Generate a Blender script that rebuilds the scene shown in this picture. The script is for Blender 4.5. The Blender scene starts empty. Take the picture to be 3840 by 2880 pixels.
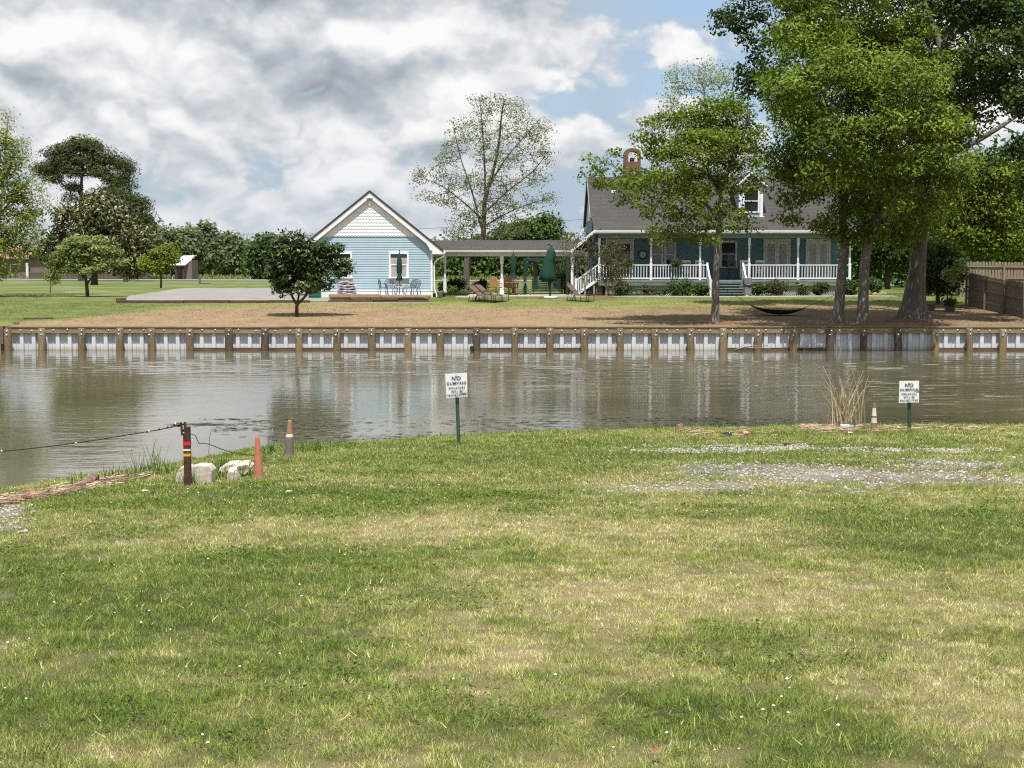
import bpy, bmesh, math, random
import numpy as np
from mathutils import Vector, Matrix, Euler
R = math.radians
random.seed(7)
rng = np.random.default_rng(11)
scene = bpy.context.scene
col = scene.collection

# ---------------------------------------------------------------- camera
FPX, EYE, HORIZ = 5770.0, 3.75, 1012.0
PITCH = math.atan((1440 - HORIZ) / FPX)
cam_d = bpy.data.cameras.new('camera')
cam = bpy.data.objects.new('camera', cam_d); col.objects.link(cam)
cam.location = (0, 0, EYE); cam.rotation_euler = (R(90) - PITCH, 0, 0)
cam_d.sensor_width = 36; cam_d.lens = 36 * FPX / 3840
cam_d.clip_start = 0.1; cam_d.clip_end = 6000
scene.camera = cam

# ---------------------------------------------------------------- sun, sky, exposure
SUN_EL, SUN_AZ = 70.0, 3.0
sd = bpy.data.lights.new('sun', 'SUN'); sun = bpy.data.objects.new('sun', sd); col.objects.link(sun)
sd.energy = 5.0; sd.angle = R(0.53); sd.color = (1.0, 0.972, 0.93)
sun.rotation_euler = (R(90 - SUN_EL), 0, R(SUN_AZ)); sun.location = (0, -20, 60)
scene.view_settings.view_transform = 'Standard'; scene.view_settings.look = 'None'
scene.view_settings.exposure = 0.48; scene.view_settings.gamma = 1.0
scene.render.engine = 'CYCLES'
scene.cycles.max_bounces = 6; scene.cycles.transparent_max_bounces = 6
scene.cycles.diffuse_bounces = 3; scene.cycles.glossy_bounces = 3; scene.cycles.transmission_bounces = 3
scene.cycles.caustics_reflective = False; scene.cycles.caustics_refractive = False
scene.cycles.use_denoising = False
scene.cycles.filter_width = 1.15; scene.cycles.sample_clamp_indirect = 6.0

world = bpy.data.worlds.new('World'); scene.world = world; world.use_nodes = True
WT = world.node_tree; WN, WL = WT.nodes, WT.links
for n in list(WN): WN.remove(n)

class NB:
    """tiny helper for node maths"""
    def __init__(s, nt): s.nt = nt; s.n = nt.nodes; s.l = nt.links
    def put(s, inp, v):
        if hasattr(v, 'is_output') or isinstance(v, bpy.types.NodeSocket): s.l.new(v, inp)
        else: inp.default_value = v
    def math(s, op, a, b=None, c=None, clamp=False):
        m = s.n.new('ShaderNodeMath'); m.operation = op; m.use_clamp = clamp
        s.put(m.inputs[0], a)
        if b is not None: s.put(m.inputs[1], b)
        if c is not None: s.put(m.inputs[2], c)
        return m.outputs[0]
    def noise(s, vec, scale, detail=5, rough=0.55, dist=0.0, dim='3D'):
        t = s.n.new('ShaderNodeTexNoise'); t.noise_dimensions = dim; t.inputs['Scale'].default_value = scale
        t.inputs['Detail'].default_value = detail; t.inputs['Roughness'].default_value = rough
        t.inputs['Distortion'].default_value = dist
        if vec is not None: s.l.new(vec, t.inputs['Vector'])
        return t.outputs['Fac']
    def comb(s, x, y, z=0.0):
        c = s.n.new('ShaderNodeCombineXYZ')
        for i, v in enumerate((x, y, z)): s.put(c.inputs[i], v)
        return c.outputs[0]
    def sep(s, v):
        c = s.n.new('ShaderNodeSeparateXYZ'); s.l.new(v, c.inputs[0]); return c.outputs
    def mix(s, f, a, b, mode='MIX'):
        m = s.n.new('ShaderNodeMix'); m.data_type = 'RGBA'; m.blend_type = mode
        s.put(m.inputs[0], f); s.put(m.inputs[6], c4(a)); s.put(m.inputs[7], c4(b))
        return m.outputs[2]
    def ramp(s, f, stops, interp='LINEAR'):
        r = s.n.new('ShaderNodeValToRGB'); cr = r.color_ramp; cr.interpolation = interp
        while len(cr.elements) < len(stops): cr.elements.new(0.5)
        for e, (p, c) in zip(cr.elements, stops):
            e.position = p; e.color = c4(c) if not isinstance(c, (int, float)) else (c, c, c, 1)
        s.put(r.inputs[0], f)
        return r.outputs[0]
    def sstep(s, v, lo, hi):
        m = s.n.new('ShaderNodeMapRange'); m.interpolation_type = 'SMOOTHSTEP'
        s.put(m.inputs[0], v); m.inputs[1].default_value = lo; m.inputs[2].default_value = hi
        return m.outputs[0]
    def bump(s, h, strength, dist=0.02):
        b = s.n.new('ShaderNodeBump'); b.inputs['Strength'].default_value = strength
        b.inputs['Distance'].default_value = dist; s.l.new(h, b.inputs['Height']); return b.outputs[0]
def c4(c):
    if isinstance(c, bpy.types.NodeSocket): return c
    return (c[0], c[1], c[2], 1.0)

def make_sky():
    b = NB(WT)
    sky = WN.new('ShaderNodeTexSky'); sky.sky_type = 'NISHITA'; sky.sun_disc = False
    sky.sun_elevation = R(SUN_EL); sky.sun_rotation = R(180 + SUN_AZ)
    sky.air_density = 1.0; sky.dust_density = 0.6; sky.ozone_density = 1.3
    tc = WN.new('ShaderNodeTexCoord')
    x, y, z = b.sep(tc.outputs['Generated'])
    az = b.math('ARCTAN2', x, y)
    el = b.math('ARCSINE', z)
    def A(px): return math.atan((px - 1920) / FPX)
    def E(py): return math.atan((HORIZ - py) / FPX)
    # foreshortening: clouds get flatter towards the horizon
    v = b.math('MULTIPLY', b.math('POWER', b.math('MAXIMUM', b.math('ADD', el, 0.02), 0.001), 0.8), 1.25)
    def blob(px, py, sx, sy, amp):
        dx = b.math('DIVIDE', b.math('SUBTRACT', az, A(px)), sx / FPX)
        dy = b.math('DIVIDE', b.math('SUBTRACT', el, E(py)), sy / FPX)
        r2 = b.math('ADD', b.math('MULTIPLY', dx, dx), b.math('MULTIPLY', dy, dy))
        return b.math('MULTIPLY', b.math('EXPONENT', b.math('MULTIPLY', r2, -1.0)), amp)
    def total(lst):
        o = None
        for q in lst:
            k = blob(*q); o = k if o is None else b.math('ADD', o, k)
        return o
    SV = 0.95
    p = b.comb(az, b.math('MULTIPLY', v, SV), 3.7)
    def puff(dv):
        q = b.comb(az, b.math('ADD', b.math('MULTIPLY', v, SV), dv), 3.7)
        wn = WN.new('ShaderNodeTexNoise'); wn.noise_dimensions = '2D'; wn.inputs['Scale'].default_value = 20; wn.inputs['Detail'].default_value = 4; WL.new(q, wn.inputs['Vector'])
        wv = WN.new('ShaderNodeVectorMath'); wv.operation = 'MULTIPLY_ADD'; WL.new(wn.outputs['Color'], wv.inputs[0]); wv.inputs[1].default_value = (.06, .05, 0); WL.new(q, wv.inputs[2])
        vo = WN.new('ShaderNodeTexVoronoi'); vo.voronoi_dimensions = '2D'; vo.feature = 'SMOOTH_F1'; vo.inputs['Scale'].default_value = 10.5; vo.inputs['Detail'].default_value = 3.5; vo.inputs['Roughness'].default_value = 0.56; vo.inputs['Smoothness'].default_value = 0.35
        WL.new(wv.outputs[0], vo.inputs['Vector'])
        base = b.noise(q, 6.0, 6, 0.5, dim='2D')
        return b.math('ADD', b.math('MULTIPLY', base, 0.68), b.math('MULTIPLY', b.math('SUBTRACT', 0.9, vo.outputs['Distance']), 0.36))
    n1 = puff(0.0); n1u = puff(0.020)
    n3 = b.noise(b.comb(az, b.math('MULTIPLY', v, SV), 7.7), 21.0, 5, 0.55, 0.0, dim='2D')
    nl = b.noise(b.comb(az, b.math('MULTIPLY', v, 2.2), 9.1), 4.5, 3, 0.5, dim='2D')
    cover = total([(2560, 320, 170, 110, -0.15), (2620, 40, 240, 60, -0.26), (2960, 400, 250, 250, -0.10), (950, 20, 800, 100, 0.2),
                   (900, 230, 1300, 230, 0.16), (2050, 150, 450, 150, 0.14), (2270, 340, 110, 70, 0.12), (2350, 520, 330, 80, 0.16), (1800, 300, 300, 120, 0.06), (2000, 30, 300, 40, -0.03),
                   (2090, 390, 110, 70, -0.10), (1190, 360, 320, 150, 0.20), (560, 560, 300, 100, 0.05), (1000, 560, 700, 130, 0.08), (1500, 760, 1200, 80, 0.05)])
    mask = b.sstep(b.math('ADD', b.math('ADD', n1, b.math('MULTIPLY', b.math('SUBTRACT', n3, 0.5), 0.30)), b.math('ADD', cover, 0.10)), 0.35, 0.465)
    mask = b.math('MULTIPLY', mask, b.math('MULTIPLY_ADD', b.sstep(el, 0.30, 0.75), -0.65, 1.0))
    shade = total([(950, 10, 620, 75, -0.50), (1330, 330, 250, 95, -0.30), (420, 370, 230, 80, -0.22), (2000, 140, 430, 110, 0.16),
                   (2230, 330, 110, 50, 0.2), (150, 170, 330, 110, 0.16), (850, 230, 380, 60, 0.12), (1450, 640, 900, 100, -0.06),
                   (2300, 490, 260, 25, 0.12), (1300, 480, 500, 40, 0.10), (330, 560, 300, 100, 0.08), (3700, 430, 300, 300, 0.25), (900, 880, 1500, 60, -0.06), (1100, 690, 380, 25, 0.10), (560, 480, 120, 50, 0.08)])
    lit = b.math('MULTIPLY', b.math('SUBTRACT', n1, n1u), 1.55)
    sh = b.math('ADD', b.math('ADD', b.math('MULTIPLY', b.math('SUBTRACT', n1, 0.40), 0.5), b.math('ADD', lit, b.math('MULTIPLY', b.math('SUBTRACT', n3, 0.5), 0.22))),
                b.math('ADD', b.math('ADD', shade, 0.72), b.math('MULTIPLY', b.math('SUBTRACT', nl, 0.5), 0.35)))
    cl = b.ramp(sh, [(0.10, (0.33, 0.37, 0.41)), (0.36, (0.46, 0.51, 0.56)), (0.60, (0.65, 0.685, 0.715)), (0.82, (0.85, 0.855, 0.865)), (1.0, (0.97, 0.965, 0.955))])
    k = WN.new('ShaderNodeVectorMath'); k.operation = 'SCALE'; WL.new(cl, k.inputs[0]); k.inputs['Scale'].default_value = 7.2
    # thin grey-blue veil near the horizon
    gap = total([(2560, 330, 260, 170, 0.75), (2600, 30, 300, 70, 0.8), (2960, 380, 250, 260, 0.5), (2080, 400, 110, 60, 0.5), (1450, 420, 60, 40, 0.0)])
    skyc = b.mix(b.math('MINIMUM', gap, 0.85), (3.3, 4.1, 4.85), b.mix(0.5, sky.outputs[0], (2.9, 4.2, 6.3)))
    allc = b.mix(mask, skyc, k.outputs[0])
    low = b.sstep(el, 0.105, 0.0)
    allc = b.mix(b.math('MULTIPLY', low, 0.42), allc, (3.4, 4.15, 4.9))
    bg = WN.new('ShaderNodeBackground'); bg.inputs['Strength'].default_value = 0.1
    WL.new(allc, bg.inputs['Color'])
    out = WN.new('ShaderNodeOutputWorld'); WL.new(bg.outputs[0], out.inputs['Surface'])
make_sky()

# ---------------------------------------------------------------- picture point -> place
ct, st = math.cos(PITCH), math.sin(PITCH)
def ray(X, Y):
    u, w = (X - 1920) / FPX, (1440 - Y) / FPX
    return (u, ct + w * st, -st + w * ct)
def P(X, Y, d):
    r = ray(X, Y); t = d / r[1]
    return Vector((r[0] * t, d, EYE + r[2] * t))
def wx(X, d): return P(X, HORIZ, d).x
def wz(Y, d): return P(1920, Y, d).z
def onwater(X, Y):
    r = ray(X, Y); t = EYE / -r[2]; return (r[0] * t, r[1] * t)

# ---------------------------------------------------------------- smooth numpy noise
_perm = np.random.default_rng(5).random((256, 256))
def vnoise(x, y):
    x = np.asarray(x, float); y = np.asarray(y, float)
    xi, yi = np.floor(x).astype(int), np.floor(y).astype(int)
    fx, fy = x - xi, y - yi
    fx = fx * fx * (3 - 2 * fx); fy = fy * fy * (3 - 2 * fy)
    g = lambda i, j: _perm[i & 255, j & 255]
    return (g(xi, yi) * (1 - fx) + g(xi + 1, yi) * fx) * (1 - fy) + (g(xi, yi + 1) * (1 - fx) + g(xi + 1, yi + 1) * fx) * fy
def fbm(x, y, o=4, s=1.0):
    x = np.asarray(x, float) * s; y = np.asarray(y, float) * s
    t = 0; a = 0.5; n = 0
    for i in range(o):
        t = t + a * vnoise(x + 17.3 * i, y + 9.1 * i); n += a; a *= 0.5; x = x * 2.03; y = y * 2.03
    return t / n
def ss(v, lo, hi):
    t = np.clip((np.asarray(v, float) - lo) / (hi - lo), 0, 1); return t * t * (3 - 2 * t)

# ---------------------------------------------------------------- terrain
SHORE_PX = [(0, 1900), (174, 1850), (347, 1812), (520, 1792), (677, 1768), (830, 1738), (972, 1708), (1076, 1696), (1215, 1690),
            (1390, 1682), (1720, 1657), (2083, 1639), (2604, 1629), (2950, 1619), (3840, 1615)]
_sh = [onwater(*q) for q in SHORE_PX]
SHX = np.array([-40, -16, -11] + [q[0] for q in _sh] + [40]); SHY = np.array([10, 17.5, 21.6] + [q[1] for q in _sh] + [36.3])
YB = 72.0
def shore(x): return np.interp(x, SHX, SHY)
def H(x, y):
    x = np.asarray(x, float); y = np.asarray(y, float)
    ys = shore(x) + 0.25 * (fbm(x, x * 0 + 3, 3, 1.3) - 0.5)
    s = ys - y
    bump = 0.05 * (fbm(x, y, 3, 0.8) - 0.5)
    near = 0.2 * (1 - np.exp(-np.maximum(s, 0) / 0.5)) + 1.9 * np.maximum(s, 0) / ys + bump * ss(s, 0, 1)
    bed = np.maximum(-1.3, 0.45 * np.minimum(s, 0))
    h1 = np.where(s > 0, near, bed)
    f = 1.08 + np.minimum(y - YB, 16) * 0.07 + 0.05 * ss(y, 88, 120) + 0.06 * (fbm(x, y, 3, 0.25) - 0.5)
    left = np.clip((y - 71.0) * 0.30, -1.3, 9)
    far = np.where(x < -23.9, np.minimum(f, left), f)
    return np.where(y < YB, h1, far)
def Hf(x, y): return float(H(x, y))
def gnd(X, Y, start=3.0, stop=60.0):
    r = ray(X, Y); n = 800; lo, hi = start, stop
    for _ in range(2):
        d = np.linspace(lo, hi, n); t = d / r[1]
        k = np.nonzero(EYE + r[2] * t <= np.maximum(H(r[0] * t, d), -0.02))[0]
        i = int(k[0]) if len(k) else n - 1
        lo, hi = d[max(i - 1, 0)], d[i]
    d = hi
    return Vector((r[0] * d / r[1], d, Hf(r[0] * d / r[1], d)))
def gfar(X, Y): return gnd(X, Y, YB + 0.1, 400)
def onfar(X, d):
    x = wx(X, d); return Vector((x, d, Hf(x, d)))

# ---------------------------------------------------------------- mesh building
def tag(o, label=None, cat=None, group=None, kind=None):
    if label: o['label'] = label
    if cat: o['category'] = cat
    if group: o['group'] = group
    if kind: o['kind'] = kind
    return o
def thing(name, label, cat, loc=(0, 0, 0), rz=0.0, group=None):
    o = bpy.data.objects.new(name, None); col.objects.link(o); o.empty_display_size = 0.2
    o.location = loc; o.rotation_euler = (0, 0, rz)
    return tag(o, label, cat, group)
def children(o): return [c for c in bpy.data.objects if c.parent == o]
def copy_tree(o, parent=None):
    c = o.copy(); col.objects.link(c)
    if parent is not None: c.parent = parent
    for ch in list(o.children): copy_tree(ch, c)
    return c
class MB:
    def __init__(s): s.v = []; s.f = []; s.m = []; s.smooth = []
    def add(s, vs, fs, m=0, sm=False):
        b = len(s.v); s.v += [tuple(q) for q in vs]
        for f in fs: s.f.append(tuple(i + b for i in f)); s.m.append(m); s.smooth.append(sm)
        return s
    def box(s, x0, x1, y0, y1, z0, z1, m=0, rot=None, piv=None):
        vs = [(x, y, z) for z in (z0, z1) for y in (y0, y1) for x in (x0, x1)]
        if rot is not None:
            pv = Vector(piv) if piv is not None else Vector(((x0 + x1) / 2, (y0 + y1) / 2, (z0 + z1) / 2))
            vs = [pv + rot @ (Vector(q) - pv) for q in vs]
        return s.add(vs, [(0, 2, 3, 1), (4, 5, 7, 6), (0, 1, 5, 4), (2, 6, 7, 3), (0, 4, 6, 2), (1, 3, 7, 5)], m)
    def beam(s, a, b, w, h, m=0, up=(0, 0, 1)):
        a, b = Vector(a), Vector(b); d = (b - a).normalized(); u = Vector(up)
        r = d.cross(u)
        if r.length < 1e-4: r = d.cross(Vector((0, 1, 0)))
        r.normalize(); u = r.cross(d)
        vs = [p + r * (i * w / 2) + u * (j * h / 2) for p in (a, b) for j in (-1, 1) for i in (-1, 1)]
        return s.add(vs, [(0, 2, 3, 1), (4, 5, 7, 6), (0, 1, 5, 4), (2, 6, 7, 3), (0, 4, 6, 2), (1, 3, 7, 5)], m)
    def tube(s, pts, r, n=6, m=0, caps=True, sm=True, sq=1.0):
        pts = [Vector(p) for p in pts]; k = len(pts)
        rs = [r] * k if isinstance(r, (int, float)) else list(r)
        vs = []; ref = None
        for i, p in enumerate(pts):
            d = (pts[min(i + 1, k - 1)] - pts[max(i - 1, 0)])
            d = d.normalized() if d.length > 1e-9 else Vector((0, 0, 1))
            if ref is None: ref = Vector((1, 0, 0)) if abs(d.x) < 0.8 else Vector((0, 1, 0))
            u = (ref - d * ref.dot(d)).normalized(); w = d.cross(u); ref = u
            for j in range(n):
                a = 2 * math.pi * j / n + math.pi / n
                vs.append(p + (u * math.cos(a) + w * math.sin(a) * sq) * rs[i])
        fs = [(i * n + j, i * n + (j + 1) % n, (i + 1) * n + (j + 1) % n, (i + 1) * n + j) for i in range(k - 1) for j in range(n)]
        s.add(vs, fs, m, sm)
        if caps:
            b = len(s.v) - k * n
            s.f.append(tuple(b + j for j in reversed(range(n)))); s.m.append(m); s.smooth.append(False)
            s.f.append(tuple(b + (k - 1) * n + j for j in range(n))); s.m.append(m); s.smooth.append(False)
        return s
    def lathe(s, c, prof, n=12, m=0, sm=True, sx=1.0, sy=1.0):
        c = Vector(c); vs = []
        for (r, z) in prof:
            for j in range(n):
                a = 2 * math.pi * j / n; vs.append(c + Vector((r * math.cos(a) * sx, r * math.sin(a) * sy, z)))
        k = len(prof)
        fs = [(i * n + j, i * n + (j + 1) % n, (i + 1) * n + (j + 1) % n, (i + 1) * n + j) for i in range(k - 1) for j in range(n)]
        fs2 = [tuple(reversed(range(n))), tuple((k - 1) * n + j for j in range(n))]
        s.add(vs, fs, m, sm)
        b = len(s.v) - k * n
        for f in fs2: s.f.append(tuple(i + b for i in f)); s.m.append(m); s.smooth.append(False)
        return s
    def prism(s, poly, axis, a0, a1, m=0):
        """poly = 2D points; axis 'y': (x,z) extruded in y; 'x': (y,z); 'z': (x,y)"""
        n = len(poly)
        def q(p, a): return (p[0], a, p[1]) if axis == 'y' else ((a, p[0], p[1]) if axis == 'x' else (p[0], p[1], a))
        vs = [q(p, a0) for p in poly] + [q(p, a1) for p in poly]
        fs = [tuple(range(n)), tuple(reversed(range(n, 2 * n)))] + [(i, i + n, (i + 1) % n + n, (i + 1) % n) for i in range(n)]
        return s.add(vs, fs, m)
    def ball(s, c, r, nu=8, nv=6, m=0, sc=(1, 1, 1), jit=0.0):
        c = Vector(c); vs = []; fs = []
        for i in range(nv + 1):
            t = math.pi * i / nv
            for j in range(nu):
                a = 2 * math.pi * j / nu; k = r * (1 + random.uniform(-jit, jit))
                vs.append(c + Vector((k * sc[0] * math.sin(t) * math.cos(a), k * sc[1] * math.sin(t) * math.sin(a), k * sc[2] * math.cos(t))))
        for i in range(nv):
            for j in range(nu): fs.append((i * nu + j, (i + 1) * nu + j, (i + 1) * nu + (j + 1) % nu, i * nu + (j + 1) % nu))
        return s.add(vs, fs, m, True)
    def build(s, name, mats, parent=None, off=None, bevel=0.0):
        me = bpy.data.meshes.new(name)
        if off is None:
            r = parent
            while r is not None and r.parent is not None: r = r.parent
            off = r.location if r is not None else Vector((0, 0, 0))
        ox, oy, oz = off
        me.from_pydata([(a - ox, b - oy, c - oz) for a, b, c in s.v], [], s.f)
        if not isinstance(mats, (list, tuple)): mats = [mats]
        for m in mats: me.materials.append(m)
        me.polygons.foreach_set('material_index', s.m); me.polygons.foreach_set('use_smooth', s.smooth)
        me.validate(); me.update()
        bm = bmesh.new(); bm.from_mesh(me); bmesh.ops.recalc_face_normals(bm, faces=bm.faces); bm.to_mesh(me); bm.free()
        o = bpy.data.objects.new(name, me); col.objects.link(o)
        if parent is not None: o.parent = parent
        else: o.location = off
        if bevel > 0:
            bv = o.modifiers.new('bevel', 'BEVEL'); bv.width = bevel; bv.segments = 2; bv.limit_method = 'ANGLE'
        return o
def single(mb, name, mats, label, cat, loc, group=None, bevel=0.0):
    """one mesh that is a whole thing; origin at loc"""
    o = mb.build(name, mats, None, loc, bevel); return tag(o, label, cat, group)

def npmesh(name, verts, quads, mats, parent=None, off=(0, 0, 0), tint=None, smooth=False, colr=None):
    verts = np.asarray(verts, np.float32) - np.asarray(off, np.float32); quads = np.asarray(quads, np.int32)
    me = bpy.data.meshes.new(name); k = quads.shape[1]
    me.vertices.add(len(verts)); me.vertices.foreach_set('co', verts.ravel())
    me.loops.add(quads.size); me.loops.foreach_set('vertex_index', quads.ravel())
    me.polygons.add(len(quads))
    me.polygons.foreach_set('loop_start', np.arange(0, quads.size, k, dtype=np.int32))
    me.polygons.foreach_set('use_smooth', np.full(len(quads), smooth, dtype=bool))
    for m in (mats if isinstance(mats, (list, tuple)) else [mats]): me.materials.append(m)
    if tint is not None:
        a = me.attributes.new('tint', 'FLOAT', 'POINT'); a.data.foreach_set('value', np.asarray(tint, np.float32))
    if colr is not None:
        a = me.attributes.new('shade', 'FLOAT_COLOR', 'POINT'); a.data.foreach_set('color', np.asarray(colr, np.float32).ravel())
    me.update(); me.validate()
    o = bpy.data.objects.new(name, me); col.objects.link(o)
    if parent is not None: o.parent = parent
    else: o.location = off
    return o

# ---------------------------------------------------------------- materials
def newmat(name):
    m = bpy.data.materials.new(name); m.use_nodes = True
    for n in list(m.node_tree.nodes): m.node_tree.nodes.remove(n)
    b = NB(m.node_tree)
    pr = b.n.new('ShaderNodeBsdfPrincipled'); out = b.n.new('ShaderNodeOutputMaterial')
    b.l.new(pr.outputs[0], out.inputs[0])
    return m, b, pr, out
def mat(name, c1, c2=None, scale=6.0, rough=0.6, bump=0.0, metal=0.0, stretch=(1, 1, 1), spots=None, spec=0.4, detail=6, lo=0.35, hi=0.65):
    m, b, pr, out = newmat(name)
    pr.inputs['Roughness'].default_value = rough; pr.inputs['Metallic'].default_value = metal
    pr.inputs['Specular IOR Level'].default_value = spec
    if c2 is None: c2 = tuple(q * 0.8 for q in c1)
    tc = b.n.new('ShaderNodeTexCoord'); mp = b.n.new('ShaderNodeMapping'); mp.inputs['Scale'].default_value = stretch
    b.l.new(tc.outputs['Object'], mp.inputs['Vector'])
    n = b.noise(mp.outputs[0], scale, detail, 0.62)
    c = b.ramp(n, [(lo, c1), (hi, c2)])
    if spots:
        n2 = b.noise(mp.outputs[0], spots[1], 4, 0.6)
        c = b.mix(b.sstep(n2, spots[2], spots[2] + 0.08), c, spots[0])
    b.l.new(c, pr.inputs['Base Color'])
    if bump: b.l.new(b.bump(n, bump, 0.02), pr.inputs['Normal'])
    return m
def leafmat(name, stops, trans=0.35, rough=0.55, spec=0.18):
    m, b, pr, out = newmat(name)
    at = b.n.new('ShaderNodeAttribute'); at.attribute_name = 'tint'
    c = b.ramp(at.outputs['Fac'], stops)
    b.l.new(c, pr.inputs['Base Color']); pr.inputs['Roughness'].default_value = rough
    pr.inputs['Specular IOR Level'].default_value = spec
    tr = b.n.new('ShaderNodeBsdfTranslucent'); tcol = b.mix(0.6, c, (1.25, 1.2, 0.55), 'MULTIPLY'); b.l.new(tcol, tr.inputs[0])
    mx = b.n.new('ShaderNodeMixShader'); mx.inputs[0].default_value = trans
    b.l.new(pr.outputs[0], mx.inputs[1]); b.l.new(tr.outputs[0], mx.inputs[2]); b.l.new(mx.outputs[0], out.inputs[0])
    return m
def shingle_mat(name, c1, c2, mort, row=0.14, wid=0.3, ax='x'):
    m, b, pr, out = newmat(name)
    tc = b.n.new('ShaderNodeTexCoord'); x, y, z = b.sep(tc.outputs['Object'])
    v = b.comb(x if ax == 'x' else y, b.math('MULTIPLY', z, 1.9), 0)
    br = b.n.new('ShaderNodeTexBrick'); b.l.new(v, br.inputs['Vector'])
    br.inputs['Color1'].default_value = c4(c1); br.inputs['Color2'].default_value = c4(c2); br.inputs['Mortar'].default_value = c4(mort)
    br.inputs['Scale'].default_value = 1.0; br.inputs['Brick Width'].default_value = wid; br.inputs['Row Height'].default_value = row
    br.inputs['Mortar Size'].default_value = row * 0.16; br.inputs['Mortar Smooth'].default_value = 0.4
    n = b.noise(tc.outputs['Object'], 0.9, 5, 0.65); n2 = b.noise(tc.outputs['Object'], 30, 3, 0.6)
    c = b.mix(b.sstep(n, 0.35, 0.7), br.outputs[0], tuple(q * 0.62 for q in c1))
    c = b.mix(b.math('MULTIPLY', n2, 0.6), c, tuple(min(1, q * 1.5) for q in c2))
    b.l.new(c, pr.inputs['Base Color']); pr.inputs['Roughness'].default_value = 0.9; pr.inputs['Specular IOR Level'].default_value = 0.2
    b.l.new(b.bump(br.outputs['Fac'], -0.6, 0.02), pr.inputs['Normal'])
    return m
def brick_mat(name, c1, c2, mort):
    m, b, pr, out = newmat(name)
    tc = b.n.new('ShaderNodeTexCoord'); x, y, z = b.sep(tc.outputs['Object'])
    v = b.comb(b.math('ADD', x, y), z, 0)
    br = b.n.new('ShaderNodeTexBrick'); b.l.new(v, br.inputs['Vector'])
    br.inputs['Color1'].default_value = c4(c1); br.inputs['Color2'].default_value = c4(c2); br.inputs['Mortar'].default_value = c4(mort)
    br.inputs['Scale'].default_value = 1.0; br.inputs['Brick Width'].default_value = 0.21; br.inputs['Row Height'].default_value = 0.075
    br.inputs['Mortar Size'].default_value = 0.008
    n = b.noise(tc.outputs['Object'], 5, 4, 0.6)
    b.l.new(b.mix(b.math('MULTIPLY', n, 0.4), br.outputs[0], tuple(q * 0.5 for q in c1)), pr.inputs['Base Color'])
    pr.inputs['Roughness'].default_value = 0.85
    return m
M = {}
M['white'] = mat('white_paint', (0.82, 0.83, 0.84), (0.76, 0.77, 0.78), 3, 0.45)
M['white_old'] = mat('weathered_white_paint', (0.74, 0.73, 0.70), (0.58, 0.57, 0.53), 5, 0.5)
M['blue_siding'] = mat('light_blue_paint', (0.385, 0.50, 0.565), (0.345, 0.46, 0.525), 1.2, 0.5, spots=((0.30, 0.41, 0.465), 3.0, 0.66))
M['blue_wall'] = mat('porch_shaded_blue', (0.135, 0.225, 0.285), (0.115, 0.195, 0.25), 2, 0.55)  # blue darkened to put the porch shade into the wall colour
M['deck_grey'] = mat('grey_green_deck_paint', (0.24, 0.29, 0.29), (0.19, 0.235, 0.235), 4, 0.6)
M['roof'] = shingle_mat('grey_brown_shingles', (0.050, 0.046, 0.042), (0.076, 0.070, 0.064), (0.009, 0.008, 0.008), 0.17, 0.33)
M['brick'] = brick_mat('red_brick', (0.22, 0.08, 0.055), (0.16, 0.06, 0.04), (0.2, 0.16, 0.13))
M['glass_dark'] = mat('dark_window_glass', (0.02, 0.025, 0.028), (0.03, 0.035, 0.04), 2, 0.06, spec=0.8)
M['blind'] = mat('pale_window_blind', (0.55, 0.54, 0.50), (0.45, 0.44, 0.41), 9, 0.3)
M['black_metal'] = mat('black_metal', (0.02, 0.02, 0.02), (0.035, 0.033, 0.03), 20, 0.45, spec=0.5)
M['green_metal'] = mat('green_painted_steel', (0.02, 0.06, 0.045), (0.03, 0.075, 0.055), 12, 0.5)
M['steel'] = mat('brushed_steel', (0.45, 0.45, 0.44), (0.33, 0.33, 0.33), 8, 0.35, metal=0.8)
M['rust'] = mat('rusty_steel', (0.055, 0.022, 0.016), (0.095, 0.038, 0.022), 14, 0.75, bump=0.3, spots=((0.03, 0.018, 0.016), 30, 0.55))
M['galv'] = mat('galvanised_bolt', (0.72, 0.72, 0.70), (0.6, 0.6, 0.58), 20, 0.4)
M['pile_wood'] = mat('treated_pile_wood', (0.235, 0.170, 0.098), (0.115, 0.085, 0.055), 5, 0.85, bump=0.5, stretch=(3, 3, 0.5), spots=((0.09, 0.06, 0.035), 2.5, 0.58))
M['wale_wood'] = mat('treated_board_wood', (0.32, 0.235, 0.125), (0.21, 0.155, 0.085), 4, 0.8, bump=0.3, stretch=(0.4, 3, 4), spots=((0.13, 0.09, 0.05), 1.2, 0.62))
M['cap_wood'] = mat('weathered_cap_wood', (0.20, 0.15, 0.10), (0.12, 0.09, 0.06), 3, 0.85, bump=0.3, stretch=(0.4, 4, 4))
M['old_timber'] = mat('old_timber', (0.16, 0.10, 0.06), (0.07, 0.045, 0.03), 4, 0.9, bump=0.5, stretch=(0.5, 3, 4))
M['plank'] = mat('sun_bleached_plank', (0.36, 0.26, 0.17), (0.25, 0.175, 0.11), 4, 0.85, bump=0.3, stretch=(0.5, 3, 4))
M['vinyl'] = mat('pale_vinyl_sheet', (0.66, 0.68, 0.73), (0.58, 0.60, 0.64), 2.5, 0.5, stretch=(1, 1, 0.4), spots=((0.46, 0.44, 0.40), 1.6, 0.64))
M['concrete'] = mat('pale_concrete', (0.42, 0.37, 0.31), (0.33, 0.29, 0.24), 2.5, 0.9, bump=0.2, spots=((0.30, 0.27, 0.23), 1.4, 0.66))
M['conc_block'] = mat('rough_concrete_block', (0.58, 0.51, 0.42), (0.42, 0.35, 0.275), 9, 0.95, bump=0.8, spots=((0.26, 0.19, 0.15), 7, 0.58))
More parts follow.
